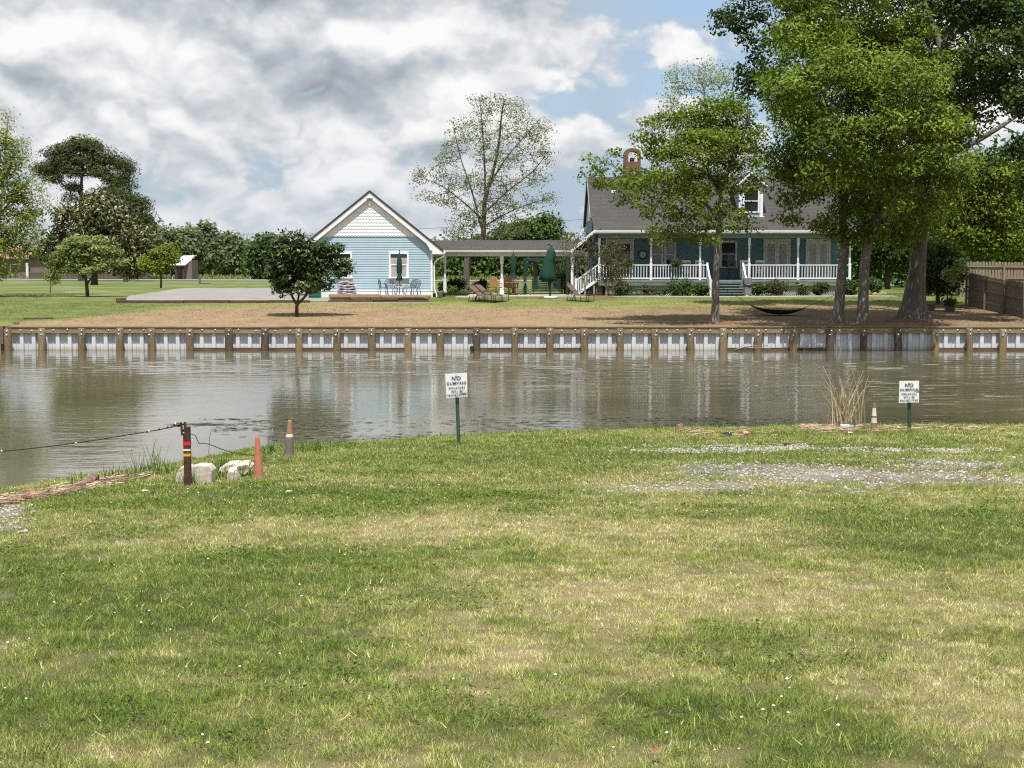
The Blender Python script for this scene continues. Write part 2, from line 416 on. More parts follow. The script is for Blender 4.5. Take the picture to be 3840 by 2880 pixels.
M['green_cloth'] = mat('dark_green_canvas', (0.007, 0.040, 0.024), (0.011, 0.056, 0.034), 5, 0.85)
M['swing_green'] = mat('dark_green_wood_paint', (0.006, 0.028, 0.021), (0.010, 0.040, 0.030), 6, 0.55)
M['brown_wicker'] = mat('brown_wicker', (0.17, 0.105, 0.075), (0.09, 0.055, 0.04), 60, 0.7, bump=0.4)
M['tan_wicker'] = mat('tan_wicker', (0.52, 0.32, 0.14), (0.36, 0.21, 0.09), 50, 0.65, bump=0.4)
M['dark_wicker'] = mat('dark_bronze_wicker', (0.10, 0.035, 0.018), (0.05, 0.02, 0.012), 50, 0.6)
M['terracotta'] = mat('terracotta', (0.42, 0.17, 0.09), (0.34, 0.13, 0.07), 12, 0.8)
M['bark_grey'] = mat('grey_bark', (0.21, 0.185, 0.155), (0.085, 0.072, 0.060), 7, 0.95, bump=1.0, stretch=(2.5, 2.5, 0.9), spots=((0.38, 0.355, 0.31), 4, 0.57))
M['bark_dark'] = mat('dark_bark', (0.085, 0.065, 0.05), (0.045, 0.035, 0.028), 6, 0.95, bump=0.8, stretch=(3, 3, 0.7))
M['bark_pale'] = mat('pale_mottled_bark', (0.13, 0.112, 0.09), (0.07, 0.06, 0.046), 2.6, 0.95, bump=0.8, stretch=(2.5, 2.5, 0.7), spots=((0.30, 0.275, 0.225), 2.2, 0.58))
M['twig'] = mat('pale_twig_bark', (0.30, 0.25, 0.20), (0.20, 0.165, 0.13), 6, 0.95)
M['fence'] = mat('weathered_fence_board', (0.19, 0.15, 0.11), (0.11, 0.085, 0.065), 6, 0.9, bump=0.3, stretch=(6, 6, 0.6))
M['fence_new'] = mat('paler_fence_board', (0.30, 0.24, 0.17), (0.20, 0.16, 0.12), 6, 0.9, stretch=(6, 6, 0.6))
M['brown_siding'] = mat('brown_board_siding', (0.20, 0.16, 0.13), (0.13, 0.105, 0.09), 5, 0.9, stretch=(5, 5, 0.4))
M['red_roof'] = mat('faded_red_metal_roof', (0.30, 0.17, 0.13), (0.22, 0.12, 0.10), 3, 0.7)
M['tin_roof'] = mat('pale_tin_roof', (0.78, 0.78, 0.77), (0.66, 0.66, 0.65), 1.5, 0.4)
M['asphalt'] = mat('grey_asphalt', (0.20, 0.195, 0.19), (0.16, 0.155, 0.15), 1.0, 0.9)
M['mulch'] = mat('red_brown_mulch', (0.20, 0.085, 0.045), (0.10, 0.045, 0.03), 25, 0.95, bump=1.0)

# ================================================================ GROUND, WATER, ROAD
def topx(x, y, z):
    dx, dy, dz = x, y, z - EYE
    fw = dy * ct - dz * st; up = dy * st + dz * ct
    return 1920 + FPX * dx / fw, 1440 - FPX * up / fw
LUSH = [(500, 2350, 700, 250, .30), (150, 2150, 300, 150, .22), (900, 2150, 500, 100, .2), (1600, 1880, 900, 60, .10), (3350, 2010, 480, 100, .3),
        (800, 1870, 500, 60, .3), (1200, 2350, 400, 130, .28), (600, 2720, 600, 130, .12), (1700, 2770, 800, 110, .2), (2900, 2760, 500, 110, .25),
        (2400, 2600, 150, 60, .3), (2900, 2390, 260, 35, .3), (3700, 2060, 300, 80, .22), (2000, 1700, 2400, 60, .36), (100, 2560, 200, 120, .2), (2900, 2640, 330, 90, .22),
        (1500, 1990, 900, 60, -.26), (2500, 2000, 450, 90, -.28), (3000, 2250, 800, 110, -.34), (2300, 2250, 350, 120, -.22), (1750, 2480, 500, 80, -.28),
        (900, 2060, 160, 50, -.2), (420, 2830, 200, 45, -.3), (1250, 2660, 330, 45, -.2), (3500, 2560, 400, 140, -.26), (3500, 1880, 500, 30, -.2), (700, 2560, 400, 40, -.18), (250, 1960, 200, 40, -.2)]
def lush(x, y):
    z = H(x, y); X, Y = topx(x, y, z)
    v = 0.56 + 0.75 * (fbm(x, y * 0.8, 4, 0.9) - 0.5) + 0.7 * (fbm(x + 40, y, 3, 3.2) - 0.5)
    for px, py, sx, sy, a in LUSH:
        v = v + a * np.exp(-((X - px) / sx) ** 2 - ((Y - py) / sy) ** 2)
    return np.clip(v, 0, 1)
GRAV = [(2760, 1684, 440, 15, .62), (3300, 1690, 420, 13, .6), (2900, 1692, 300, 12, .45), (3000, 1770, 520, 34, 1.0), (3300, 1790, 560, 38, 1.0), (2620, 1825, 320, 22, .8), (3550, 1750, 330, 30, .8), (3780, 1800, 200, 16, .7), (2330, 1845, 130, 10, .9), (3050, 1850, 420, 16, .42),
        (0, 1930, 110, 40, 1.1), (20, 1985, 70, 18, 1.0), (470, 2030, 55, 16, .8), (370, 2096, 50, 13, .8), (0, 2250, 60, 22, .6), (330, 2060, 130, 22, .3), (600, 1970, 60, 14, .5), (2300, 1850, 60, 14, .4)]
def gravel(x, y):
    z = H(x, y); X, Y = topx(x, y, z); v = 0 * x
    for px, py, sx, sy, a in GRAV:
        v = np.maximum(v, a * np.exp(-np.abs((X - px) / sx) ** 2.6 - np.abs((Y - py) / sy) ** 2.6))
    return np.clip(v * 1.15 + 1.7 * (fbm(x, y, 4, 2.2) - 0.60), 0, 1) * (v > 0.12)
def ground_colour(x, y):
    x = np.asarray(x, float); y = np.asarray(y, float)
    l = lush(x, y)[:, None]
    soil = np.array([.22, .18, .09]) * (1 - l) + np.array([.05, .058, .02]) * l  # lush soil darkened: shade under the grass put into its colour
    g = gravel(x, y)[:, None]
    soil = soil * (1 - g * .8) + np.array([.20, .18, .155]) * g * .8
    s = (shore(x) - y)[:, None]
    mud = ss(s, 0.35, 0.0); soil = soil * (1 - mud) + np.array([.09, .07, .05]) * mud
    # far side
    n = fbm(x, y, 4, 0.35); n2 = fbm(x + 9, y * 2, 4, 1.1)
    yb = np.interp(x, [-40, -25, -22, -18, -14, -8, 0, 4, 40], [73, 73.5, 75.5, 80, 82.2, 82.4, 81.6, 82.0, 83.5])
    dirt = ss(yb + 3.5 * (n - .5) + 2.0 * (n2 - .5) - y, -0.9, 0.9)
    dry = ss(yb + 3.0 + 6 * (n - .5) - y, -2.5, 2.5) * ss(x, -24, -14)
    green = np.array([.130, .155, .045])[None] * (0.85 + 0.4 * (n2[:, None] - .5) * 2)
    yel = np.array([.24, .22, .075])[None]
    c = green * (1 - .55 * dry[:, None]) + yel * .55 * dry[:, None]
    dc = np.array([.215, .148, .088])[None] * (0.85 + 0.5 * n2[:, None]) * (1 - .25 * ss(x, 3, 9)[:, None])  # darker toward the right: tree shade put into the dirt colour
    patchy = (ss(n2, .56, .68) * .5)[:, None]
    dc = dc * (1 - patchy) + np.array([.165, .155, .06]) * patchy
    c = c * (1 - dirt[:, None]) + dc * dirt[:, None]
    white = (ss(fbm(x, y, 4, 1.6), .58, .7) * ss(x, -16, -22) * ss(y, 84, 92) * .35)[:, None]
    c = c * (1 - white) + np.array([.34, .36, .26]) * white
    far = ss(y, 235, 260)[:, None]
    c = c * (1 - far) + np.array([.19, .21, .075]) * (0.8 + .5 * n[:, None]) * far
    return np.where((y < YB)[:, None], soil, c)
def make_ground():
    xs = np.unique(np.round(np.concatenate([np.linspace(-1500, -90, 14), np.linspace(-90, -30, 31), np.arange(-30, 30.01, 0.3), np.linspace(30, 90, 31), np.linspace(90, 1500, 14)]), 3))
    ys = np.unique(np.round(np.concatenate([np.linspace(-40, 2, 22), np.arange(2, 38, 0.2), np.linspace(38, 71.5, 20), [71.95, 72.05], np.arange(72.4, 100, 0.45), np.linspace(100, 270, 70), np.linspace(275, 2500, 25)]), 3))
    X, Y = np.meshgrid(xs, ys); x, y = X.ravel(), Y.ravel(); z = H(x, y)
    nx, ny = len(xs), len(ys)
    i = (np.arange(ny - 1)[:, None] * nx + np.arange(nx - 1)[None]).ravel()
    q = np.stack([i, i + 1, i + nx + 1, i + nx], 1)
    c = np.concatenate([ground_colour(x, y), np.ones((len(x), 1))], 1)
    m, b, pr, out = newmat('soil_and_turf')
    at = b.n.new('ShaderNodeAttribute'); at.attribute_name = 'shade'
    tc = b.n.new('ShaderNodeTexCoord')
    mp = b.n.new('ShaderNodeMapping'); mp.inputs['Scale'].default_value = (1, 0.55, 1); b.l.new(tc.outputs['Object'], mp.inputs[0])
    n1 = b.noise(mp.outputs[0], 7, 6, 0.7); n2 = b.noise(mp.outputs[0], 1.3, 5, 0.65)
    f = b.math('ADD', b.math('MULTIPLY', n1, 1.1), b.math('MULTIPLY', n2, 0.7))
    k = b.n.new('ShaderNodeVectorMath'); k.operation = 'SCALE'; b.l.new(at.outputs['Color'], k.inputs[0]); b.l.new(b.math('ADD', f, 0.1), k.inputs['Scale'])
    b.l.new(k.outputs[0], pr.inputs['Base Color']); pr.inputs['Roughness'].default_value = 0.95; pr.inputs['Specular IOR Level'].default_value = 0.1
    b.l.new(b.bump(n1, 0.8, 0.05), pr.inputs['Normal'])
    o = npmesh('ground', np.stack([x, y, z], 1), q, m, smooth=True, colr=c)
    tag(o, kind='structure')
make_ground()

def make_water():
    m, b, pr, out = newmat('murky_bayou_water')
    tc = b.n.new('ShaderNodeTexCoord'); ob = tc.outputs['Object']
    def nz(sx, sy, sc, d, dist=0.0):
        mp = b.n.new('ShaderNodeMapping'); mp.inputs['Scale'].default_value = (sx, sy, 1); b.l.new(ob, mp.inputs[0])
        return b.noise(mp.outputs[0], sc, d, 0.55, dist)
    big = nz(0.7, 1.0, 0.10, 3)
    h = b.math('ADD', nz(0.6, 1.0, 3.0, 3, 0.4), b.math('MULTIPLY', nz(0.6, 1.0, 9.0, 2), 0.3))
    bm_ = b.n.new('ShaderNodeBump'); bm_.inputs['Distance'].default_value = 0.05; bm_.inputs['Strength'].default_value = 0.10; b.l.new(h, bm_.inputs['Height'])
    b.l.new(bm_.outputs[0], pr.inputs['Normal'])
    c = b.mix(b.sstep(big, 0.35, 0.65), (0.088, 0.077, 0.043), (0.120, 0.104, 0.064))
    b.l.new(c, pr.inputs['Base Color'])
    pr.inputs['Roughness'].default_value = 0.05; pr.inputs['IOR'].default_value = 1.33; pr.inputs['Specular IOR Level'].default_value = 0.5
    # a real rippled surface: crossing wind waves, calm near the near bank and under the seawall
    ys = np.concatenate([[5, 12], np.arange(17, 30, .25), np.arange(30, 71.9, .085), [71.9]]); xs = np.concatenate([[-160, -90, -50, -36], np.arange(-29, 29.01, .15), [36, 50, 90, 160]])
    X, Y = np.meshgrid(xs, ys); x, y = X.ravel(), Y.ravel(); z = np.zeros_like(x); r2 = np.random.default_rng(3)
    n0 = fbm(x * .7, y, 3, .10) - .5; n1 = fbm(x + 31, y * 1.6, 3, .16)
    near = ss(y + 24 * n0 - 11 * ss(x, 3, -9) - 4 * ss(x, 9, 4), 37.5, 49.0); wall = 1 - .80 * ss(y, 64, 70)
    amp = (.06 + near * wall * (.28 + .62 * ss(n1, .36, .62))) * np.where((np.abs(x) < 29) & (y > 17), 1, 0)
    for i in range(34):
        lam = .34 * 1.055 ** i; a = np.pi / 2 + r2.normal(0, .42); k = 2 * np.pi / lam; ph = r2.uniform(0, 6.28)
        env = .35 + 1.3 * vnoise(x * .22 + 13 * i, y * .35 + 7 * i)
        z += .0019 * lam ** .9 * env * np.sin(k * (x * np.cos(a) + y * np.sin(a)) + ph + 2.2 * vnoise(x * .3 + i, y * .3))
    z *= amp
    nx, ny = len(xs), len(ys); i = (np.arange(ny - 1)[:, None] * nx + np.arange(nx - 1)[None]).ravel()
    tag(npmesh('water', np.stack([x, y, z], 1), np.stack([i, i + 1, i + nx + 1, i + nx], 1), m, smooth=True), kind='structure')
make_water()

def make_roads():
    mb = MB()
    pts = [(-300, 330), (-78, 238), (0, 206), (41, 189), (120, 160), (300, 90)]
    vs = []
    for (x, y) in pts: vs += [(x, y - 13, Hf(x, y - 13) + .06), (x, y + 13, Hf(x, y + 13) + .06)]
    mb.add(vs, [(2 * i, 2 * i + 2, 2 * i + 3, 2 * i + 1) for i in range(len(pts) - 1)])
    tag(mb.build('road', M['asphalt']), kind='structure')
    # concrete parking slab beside the cottage
    def q(X, Y): return gfar(X, Y)
    A, B = onfar(452, 84.6), onfar(1228, 84.6)
    C, D = Vector((-11.8, 120, 0)), Vector((-25.8, 122, 0))
    m2 = MB(); zt = 2.06
    rows = []
    for y in (84.6, 86, 88, 90, 93, 97, 102, 108, 115, 121):
        f = (y - 84.6) / 36.4; xl_ = A.x + (D.x - A.x) * f; xr_ = B.x if y <= 87.9 else -11.75
        rows.append([(xl_ + (xr_ - xl_) * i / 12, y) for i in range(13)])
    vs = []; zr_ = [max(Hf(*q) for q in r) + .06 for r in rows]
    for k_ in (0, -.3): vs += [(q[0], q[1], z + k_) for r, z in zip(rows, zr_) for q in r]
    m = len(rows); fs = [(i * 13 + j, i * 13 + j + 1, (i + 1) * 13 + j + 1, (i + 1) * 13 + j) for i in range(m - 1) for j in range(12)]
    fs += [(j, j + m * 13, j + 1 + m * 13, j + 1) for j in range(12)] + [(i * 13, (i + 1) * 13, (i + 1) * 13 + m * 13, i * 13 + m * 13) for i in range(m - 1)]
    m2.add(vs, fs)
    tag(m2.build('driveway', mat('grey_concrete_slab', (0.25, 0.228, 0.205), (0.195, 0.182, 0.17), 0.8, 0.9, spots=((0.20, 0.19, 0.18), 0.35, 0.5))), kind='structure')
    # brick and timber edging along the slab front (three lengths)
    e = thing('slab_edging', 'low dark red edging timbers laid end to end along the front of the concrete slab', 'edging', (A.x, 84.4, 1.9))
    xa = A.x - .15
    for i, xe in enumerate((wx(690, 84.4), wx(862, 84.4), wx(1005, 84.4), wx(1163, 84.4))):
        k = MB(); k.box(xa, xe - .03, 84.25, 84.5, 1.82, 2.09 + .008 * (i % 2)); xa = xe
        k.build('timber', M['red_timber'], e, bevel=.012)
    # raised crooked corner piece
    k = MB(); k.box(A.x - .3, A.x + .25, 84.6, 84.85, 1.95, 2.2, rot=Matrix.Rotation(R(12), 3, 'Z')); k.build('corner_timber', M['red_timber'], e, bevel=.015)
    # concrete garden path in front of the porches
    m3 = MB(); xs = np.linspace(-3.2, 22, 30); vs = []
    for x in xs: vs += [(x, 87.9, Hf(x, 87.9) + .05), (x, 89.3, Hf(x, 89.3) + .05), (x, 87.9, Hf(x, 87.9) - .2)]
    m3.add(vs, [(3 * i, 3 * i + 3, 3 * i + 4, 3 * i + 1) for i in range(29)] + [(3 * i, 3 * i + 2, 3 * i + 5, 3 * i + 3) for i in range(29)])
    tag(m3.build('path', M['concrete']), kind='structure')
    # patio under the swing
    m4 = MB(); m4.box(-2.6, 4.2, 89.3, 98.5, 2.0, 2.27)
    tag(m4.build('pavement', M['concrete']), kind='structure')
M['red_timber'] = mat('dark_red_timber', (0.135, 0.07, 0.05), (0.07, 0.04, 0.03), 5, 0.9, bump=0.3, stretch=(0.5, 3, 3))
make_roads()

# ---------------------------------------------------------------- lawn blades, clover, gravel
def blade_mat():
    m, b, pr, out = newmat('grass_blade')
    at = b.n.new('ShaderNodeAttribute'); at.attribute_name = 'shade'
    b.l.new(at.outputs['Color'], pr.inputs['Base Color']); pr.inputs['Roughness'].default_value = 0.55; pr.inputs['Specular IOR Level'].default_value = 0.25
    tr = b.n.new('ShaderNodeBsdfTranslucent'); b.l.new(b.mix(0.5, at.outputs['Color'], (1.2, 1.2, 0.6), 'MULTIPLY'), tr.inputs[0])
    mx = b.n.new('ShaderNodeMixShader'); mx.inputs[0].default_value = 0.3
    b.l.new(pr.outputs[0], mx.inputs[1]); b.l.new(tr.outputs[0], mx.inputs[2]); b.l.new(mx.outputs[0], out.inputs[0])
    return m
M['blade'] = blade_mat(); M['clover'] = blade_mat(); M['clover'].name = 'clover_leaf'
for n_ in M['clover'].node_tree.nodes:
    if n_.type == 'BSDF_PRINCIPLED': n_.inputs['Specular IOR Level'].default_value = .05; n_.inputs['Roughness'].default_value = .8
def blades(x, y, z, hgt, wid, lean, colr, az=None):
    """arrays -> verts (4 per blade) and quads; a blade is a bent tapered strip of one quad whose tip is narrow"""
    n = len(x); a = rng.uniform(0, 2 * np.pi, n) if az is None else az
    la = rng.uniform(0, 2 * np.pi, n)
    sx, sy = np.cos(a) * wid / 2, np.sin(a) * wid / 2
    tx, ty = x + np.cos(la) * lean * hgt, y + np.sin(la) * lean * hgt
    tz = z + hgt * np.sqrt(np.maximum(0.05, 1 - np.minimum(lean, .95) ** 2))
    v = np.empty((n, 4, 3)); 
    v[:, 0] = np.stack([x - sx, y - sy, z - .01], 1); v[:, 1] = np.stack([x + sx, y + sy, z - .01], 1)
    v[:, 2] = np.stack([tx + sx * .25, ty + sy * .25, tz], 1); v[:, 3] = np.stack([tx - sx * .25, ty - sy * .25, tz], 1)
    q = np.arange(n * 4).reshape(n, 4)
    c = np.repeat(np.concatenate([colr, np.ones((n, 1))], 1), 4, 0)
    return v.reshape(-1, 3), q, c
def scatter(n, ylo, yhi, marg=1.12):
    y = np.sqrt(rng.uniform(ylo ** 2, yhi ** 2, n)); x = rng.uniform(-1, 1, n) * (y * 0.3333 * 1.06 + 1.9)
    return x, y
def make_lawn():
    V, Q, C = [], [], []; base = 0
    def push(t):
        nonlocal base
        V.append(t[0]); Q.append(t[1] + base); C.append(t[2]); base += len(t[0])
    def col_of(l, n, fine=0):
        l = np.clip(l + rng.normal(0, .20, n) + fine, 0, 1)[:, None]
        g = np.array([.155, .220, .042]); yg = np.array([.33, .35, .095]); d = np.array([.60, .53, .30])
        c = np.where(l > .55, yg + (g - yg) * ((l - .55) / .45), d + (yg - d) * (l / .55))
        return c * rng.uniform(.75, 1.25, (n, 1))
    for (ylo, yhi, dens, wid, hgt) in ((5.2, 7.4, 11500, .0044, .022), (7.4, 9.5, 8500, .0049, .023), (9.5, 13, 5600, .0058, .024), (13, 19, 2700, .0082, .026), (19, 27, 1350, .0115, .029), (27, 37, 850, .015, .033)):
        area = 0.3333 * 1.12 * (yhi ** 2 - ylo ** 2)
        ym = (ylo + yhi) / 2; n = int(area * dens * (ym * .3533 + 1.9) / (ym * .373)); x, y = scatter(n, ylo, yhi)
        s = shore(x) - y; gr = gravel(x, y); l = lush(x, y)
        k = (s > .05) & (rng.random(n) > gr * 1.0) & (rng.random(n) < .88 + .3 * l)
        x, y, l, s = x[k], y[k], l[k], s[k]; n = len(x)
        edge = np.exp(-s / .5)
        h = hgt * (0.85 + .45 * l + 1.1 * edge) * rng.uniform(.6, 1.5, n)
        fine = fbm(x * 1.0, y * .8, 2, 7.0) - .5; fin2 = fbm(x + 5, y * .9, 2, 13.0) - .5; h = h * np.clip(1 + 1.6 * fine + 1.5 * fin2, .3, 2); cc = col_of(l + .25 * edge, n, .8 * fine) * (1 + .9 * fin2)[:, None]
        push(blades(x, y, H(x, y), h, wid * rng.uniform(.7, 1.4, n), np.where(rng.random(n) < .72, rng.uniform(.72, .995, n), rng.uniform(.2, .75, n)), cc))
    # taller tufts of broad-bladed grass
    nt = 300; tx, ty = scatter(nt, 5.4, 33); l = lush(tx, ty); k = (l > .47) & (gravel(tx, ty) < .1) & (shore(tx) - ty > .1); tx, ty = tx[k], ty[k]
    extra = [gnd(X, Y) for X, Y in ((2700, 2370), (2820, 2400), (2950, 2380), (2640, 2480), (3080, 2360), (2500, 2420), (2780, 2650), (2900, 2700), (2700, 2740), (3050, 2640), (2880, 2560), (140, 2840), (240, 2870), (3150, 2780))]
    tx = np.concatenate([tx, [e.x for e in extra]]); ty = np.concatenate([ty, [e.y for e in extra]])
    m = 70
    x = np.repeat(tx, m) + rng.normal(0, .09, len(tx) * m); y = np.repeat(ty, m) + rng.normal(0, .07, len(tx) * m); n = len(x)
    push(blades(x, y, H(x, y), rng.uniform(.03, .085, n), rng.uniform(.005, .009, n) * (1 + y / 25), rng.uniform(.45, .99, n), col_of(np.full(n, .82), n) * 1.05))
    # fallen dry stalks
    n = 9000; x, y = scatter(n, 5.3, 30); k = (shore(x) - y > .2); x, y = x[k], y[k]; n = len(x)
    push(blades(x, y, H(x, y) + .03, rng.uniform(.02, .06, n), rng.uniform(.003, .006, n) * (1 + y / 20), np.full(n, .985), np.array([.55, .46, .27])[None] * rng.uniform(.7, 1.2, (n, 1))))
    o = npmesh('lawn_grass', np.concatenate(V), np.concatenate(Q), M['blade'], colr=np.concatenate(C))
    tag(o, 'mown lawn of mixed green and straw-coloured grass sloping to the near water edge', 'grass', kind='stuff')
    # clover leaves: flat three-lobed specks in dark green patches
    V, Q, C = [], [], []; base = 0
    nc = 620; cx, cy = scatter(nc, 5.3, 22); l = lush(cx, cy); pz = fbm(cx + 70, cy, 3, .8); k = (l > .50) & (pz > .50) & (gravel(cx, cy) < .1); cx, cy = cx[k], cy[k]
    m = 100; x = np.repeat(cx, m) + rng.normal(0, .20, len(cx) * m); y = np.repeat(cy, m) + rng.normal(0, .13, len(cx) * m); n = len(x)
    z = H(x, y) + rng.uniform(.02, .055, n); r = rng.uniform(.0055, .0105, n) * (1 + y / 30); a = rng.uniform(0, 6.28, n)
    t1, t2 = rng.normal(0, .35, n), rng.normal(0, .35, n)
    vs = []
    for j in range(4):
        dx, dy = np.cos(a + j * np.pi / 2) * r, np.sin(a + j * np.pi / 2) * r
        vs.append(np.stack([x + dx, y + dy, z + dx * t1 + dy * t2], 1))
    v = np.stack(vs, 1).reshape(-1, 3); c = np.array([.080, .135, .022])[None] * rng.uniform(.6, 1.6, (n, 1))
    o = npmesh('clover', v, np.arange(n * 4).reshape(n, 4), M['clover'], colr=np.repeat(np.concatenate([c, np.ones((n, 1))], 1), 4, 0))
    tag(o, 'dark green clover leaves growing in patches through the mown lawn', 'clover', kind='stuff')
    # white clover heads
    cl = [(X, Y) for X, Y in ((430, 2325), (560, 2310), (530, 2370), (640, 2385), (700, 2540), (20, 2620), (100, 2670), (420, 2880 - 8), (900, 2540), (2950, 2590), (2960, 2610), (2780, 2720), (2860, 2700), (2955, 2720), (2900, 2690), (2930, 2650), (2680, 2855), (2770, 2862), (760, 2800), (780, 2815), (30, 2455), (110, 2425), (1050, 2480), (1700, 2600), (2300, 2840), (2500, 2780))]
    g = [gnd(*q) for q in cl]
    x, y = scatter(420, 5.3, 27); l = lush(x, y); k = (l > .52) & (fbm(x + 30, y, 3, .5) > .48) & (shore(x) - y > .3); x, y = x[k], y[k]
    cx = np.concatenate([[q.x for q in g], x]); cy = np.concatenate([[q.y for q in g], y])
    V, F = [], []
    mb = MB()
    for i, (a, b_) in enumerate(zip(cx, cy)):
        z = Hf(a, b_) + random.uniform(.035, .075); r = random.uniform(.0055, .0095)
        vs = [(a, b_, z + r * .8), (a, b_, z - r * .7)] + [(a + r * math.cos(j * 1.047), b_ + r * math.sin(j * 1.047), z + random.uniform(-.2, .2) * r) for j in range(6)]
        mb.add(vs, [(0, 2 + j, 2 + (j + 1) % 6) for j in range(6)] + [(1, 2 + (j + 1) % 6, 2 + j) for j in range(6)])
    o = mb.build('clover_flowers', mat('clover_flower', (.80, .76, .66), (.62, .55, .46), 40, .8))
    tag(o, 'small round white clover flower heads dotted through the lawn', 'clover flowers', kind='stuff')
    # gravel: small angular stones
    n = 60000; x, y = scatter(n, 9, 36); g = gravel(x, y); k = (rng.random(n) < g) & (shore(x) - y > .1)
    x, y = x[k], y[k]
    n2 = 40000; xg = rng.uniform(2.0, 12.2, n2); yg = rng.uniform(23.5, 33.5, n2); g = gravel(xg, yg); k = (rng.random(n2) < g) & (shore(xg) - yg > .1)
    x = np.concatenate([x, xg[k]]); y = np.concatenate([y, yg[k]]); n = len(x)
    z = H(x, y); r = rng.uniform(.010, .022, n) * rng.uniform(.7, 1.3, n)
    oct_ = np.array([(1, 0, 0), (0, 1, 0), (-1, 0, 0), (0, -1, 0), (0, 0, .8), (0, 0, -.6)], float)
    v = oct_[None] * r[:, None, None] * rng.uniform(.6, 1.35, (n, 6, 1)); v[:, :, 0] += x[:, None]; v[:, :, 1] += y[:, None]; v[:, :, 2] += z[:, None] + .012
    f = np.array([(0, 1, 4), (1, 2, 4), (2, 3, 4), (3, 0, 4)]); q = (f[None] + 6 * np.arange(n)[:, None, None]).reshape(-1, 3)
    pal = np.array([(.36, .335, .305), (.29, .27, .25), (.45, .42, .385), (.24, .225, .21), (.38, .33, .28), (.12, .11, .105)])
    c = pal[rng.choice(6, n, p=[.28, .24, .2, .13, .1, .05])] * rng.uniform(.8, 1.15, (n, 1))
    mg, b, pr, out = newmat('limestone_gravel'); at = b.n.new('ShaderNodeAttribute'); at.attribute_name = 'shade'
    b.l.new(at.outputs['Color'], pr.inputs['Base Color']); pr.inputs['Roughness'].default_value = .85
    o = npmesh('gravel', v.reshape(-1, 3), q, mg, colr=np.repeat(np.concatenate([c, np.ones((n, 1))], 1), 6, 0))
    tag(o, 'patches of pale grey limestone gravel showing through the near lawn', 'gravel', kind='stuff')
    # short turf tufts on the far lawn and meadow beyond the road
    n = 90000; x = rng.uniform(-32, 32, n); y = YB + 28 * rng.random(n) ** .8 + .3
    k = fbm(x, y, 4, .5) + .012 * (y - 82) > .38; k &= ~((x > -26) & (x < -4.4) & (y > 84) & (y < 122)); k &= ~((x > -3.3) & (x < 22) & (y > 87.5)); k &= ~((x > -13) & (x < -4) & (y > 83.8)); k &= (x > -23.6) | (y > 74.5)
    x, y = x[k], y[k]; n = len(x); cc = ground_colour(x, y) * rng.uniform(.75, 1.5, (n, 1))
    v1 = blades(x, y, H(x, y), rng.uniform(.02, .06, n), rng.uniform(.015, .04, n), rng.uniform(.2, .95, n), cc)
    n = 40000; x = rng.uniform(-110, 110, n); y = rng.uniform(222, 330, n); k = y > 219 - .42 * x + 6; x, y = x[k], y[k]; n = len(x)
    cc = np.array([.22, .24, .08])[None] * rng.uniform(.6, 1.5, (n, 1))
    v2 = blades(x, y, H(x, y), rng.uniform(.25, .75, n), rng.uniform(.15, .35, n), rng.uniform(.1, .6, n), cc)
    o = npmesh('turf', v1[0], v1[1], M['blade'], colr=v1[2]); tag(o, 'short thin turf on the far bank between the seawall and the houses', 'turf', kind='stuff')
    o = npmesh('meadow_grass', v2[0], v2[1], M['blade'], colr=v2[2]); tag(o, 'tall pale meadow grass beyond the distant road', 'meadow grass', kind='stuff')
make_lawn()

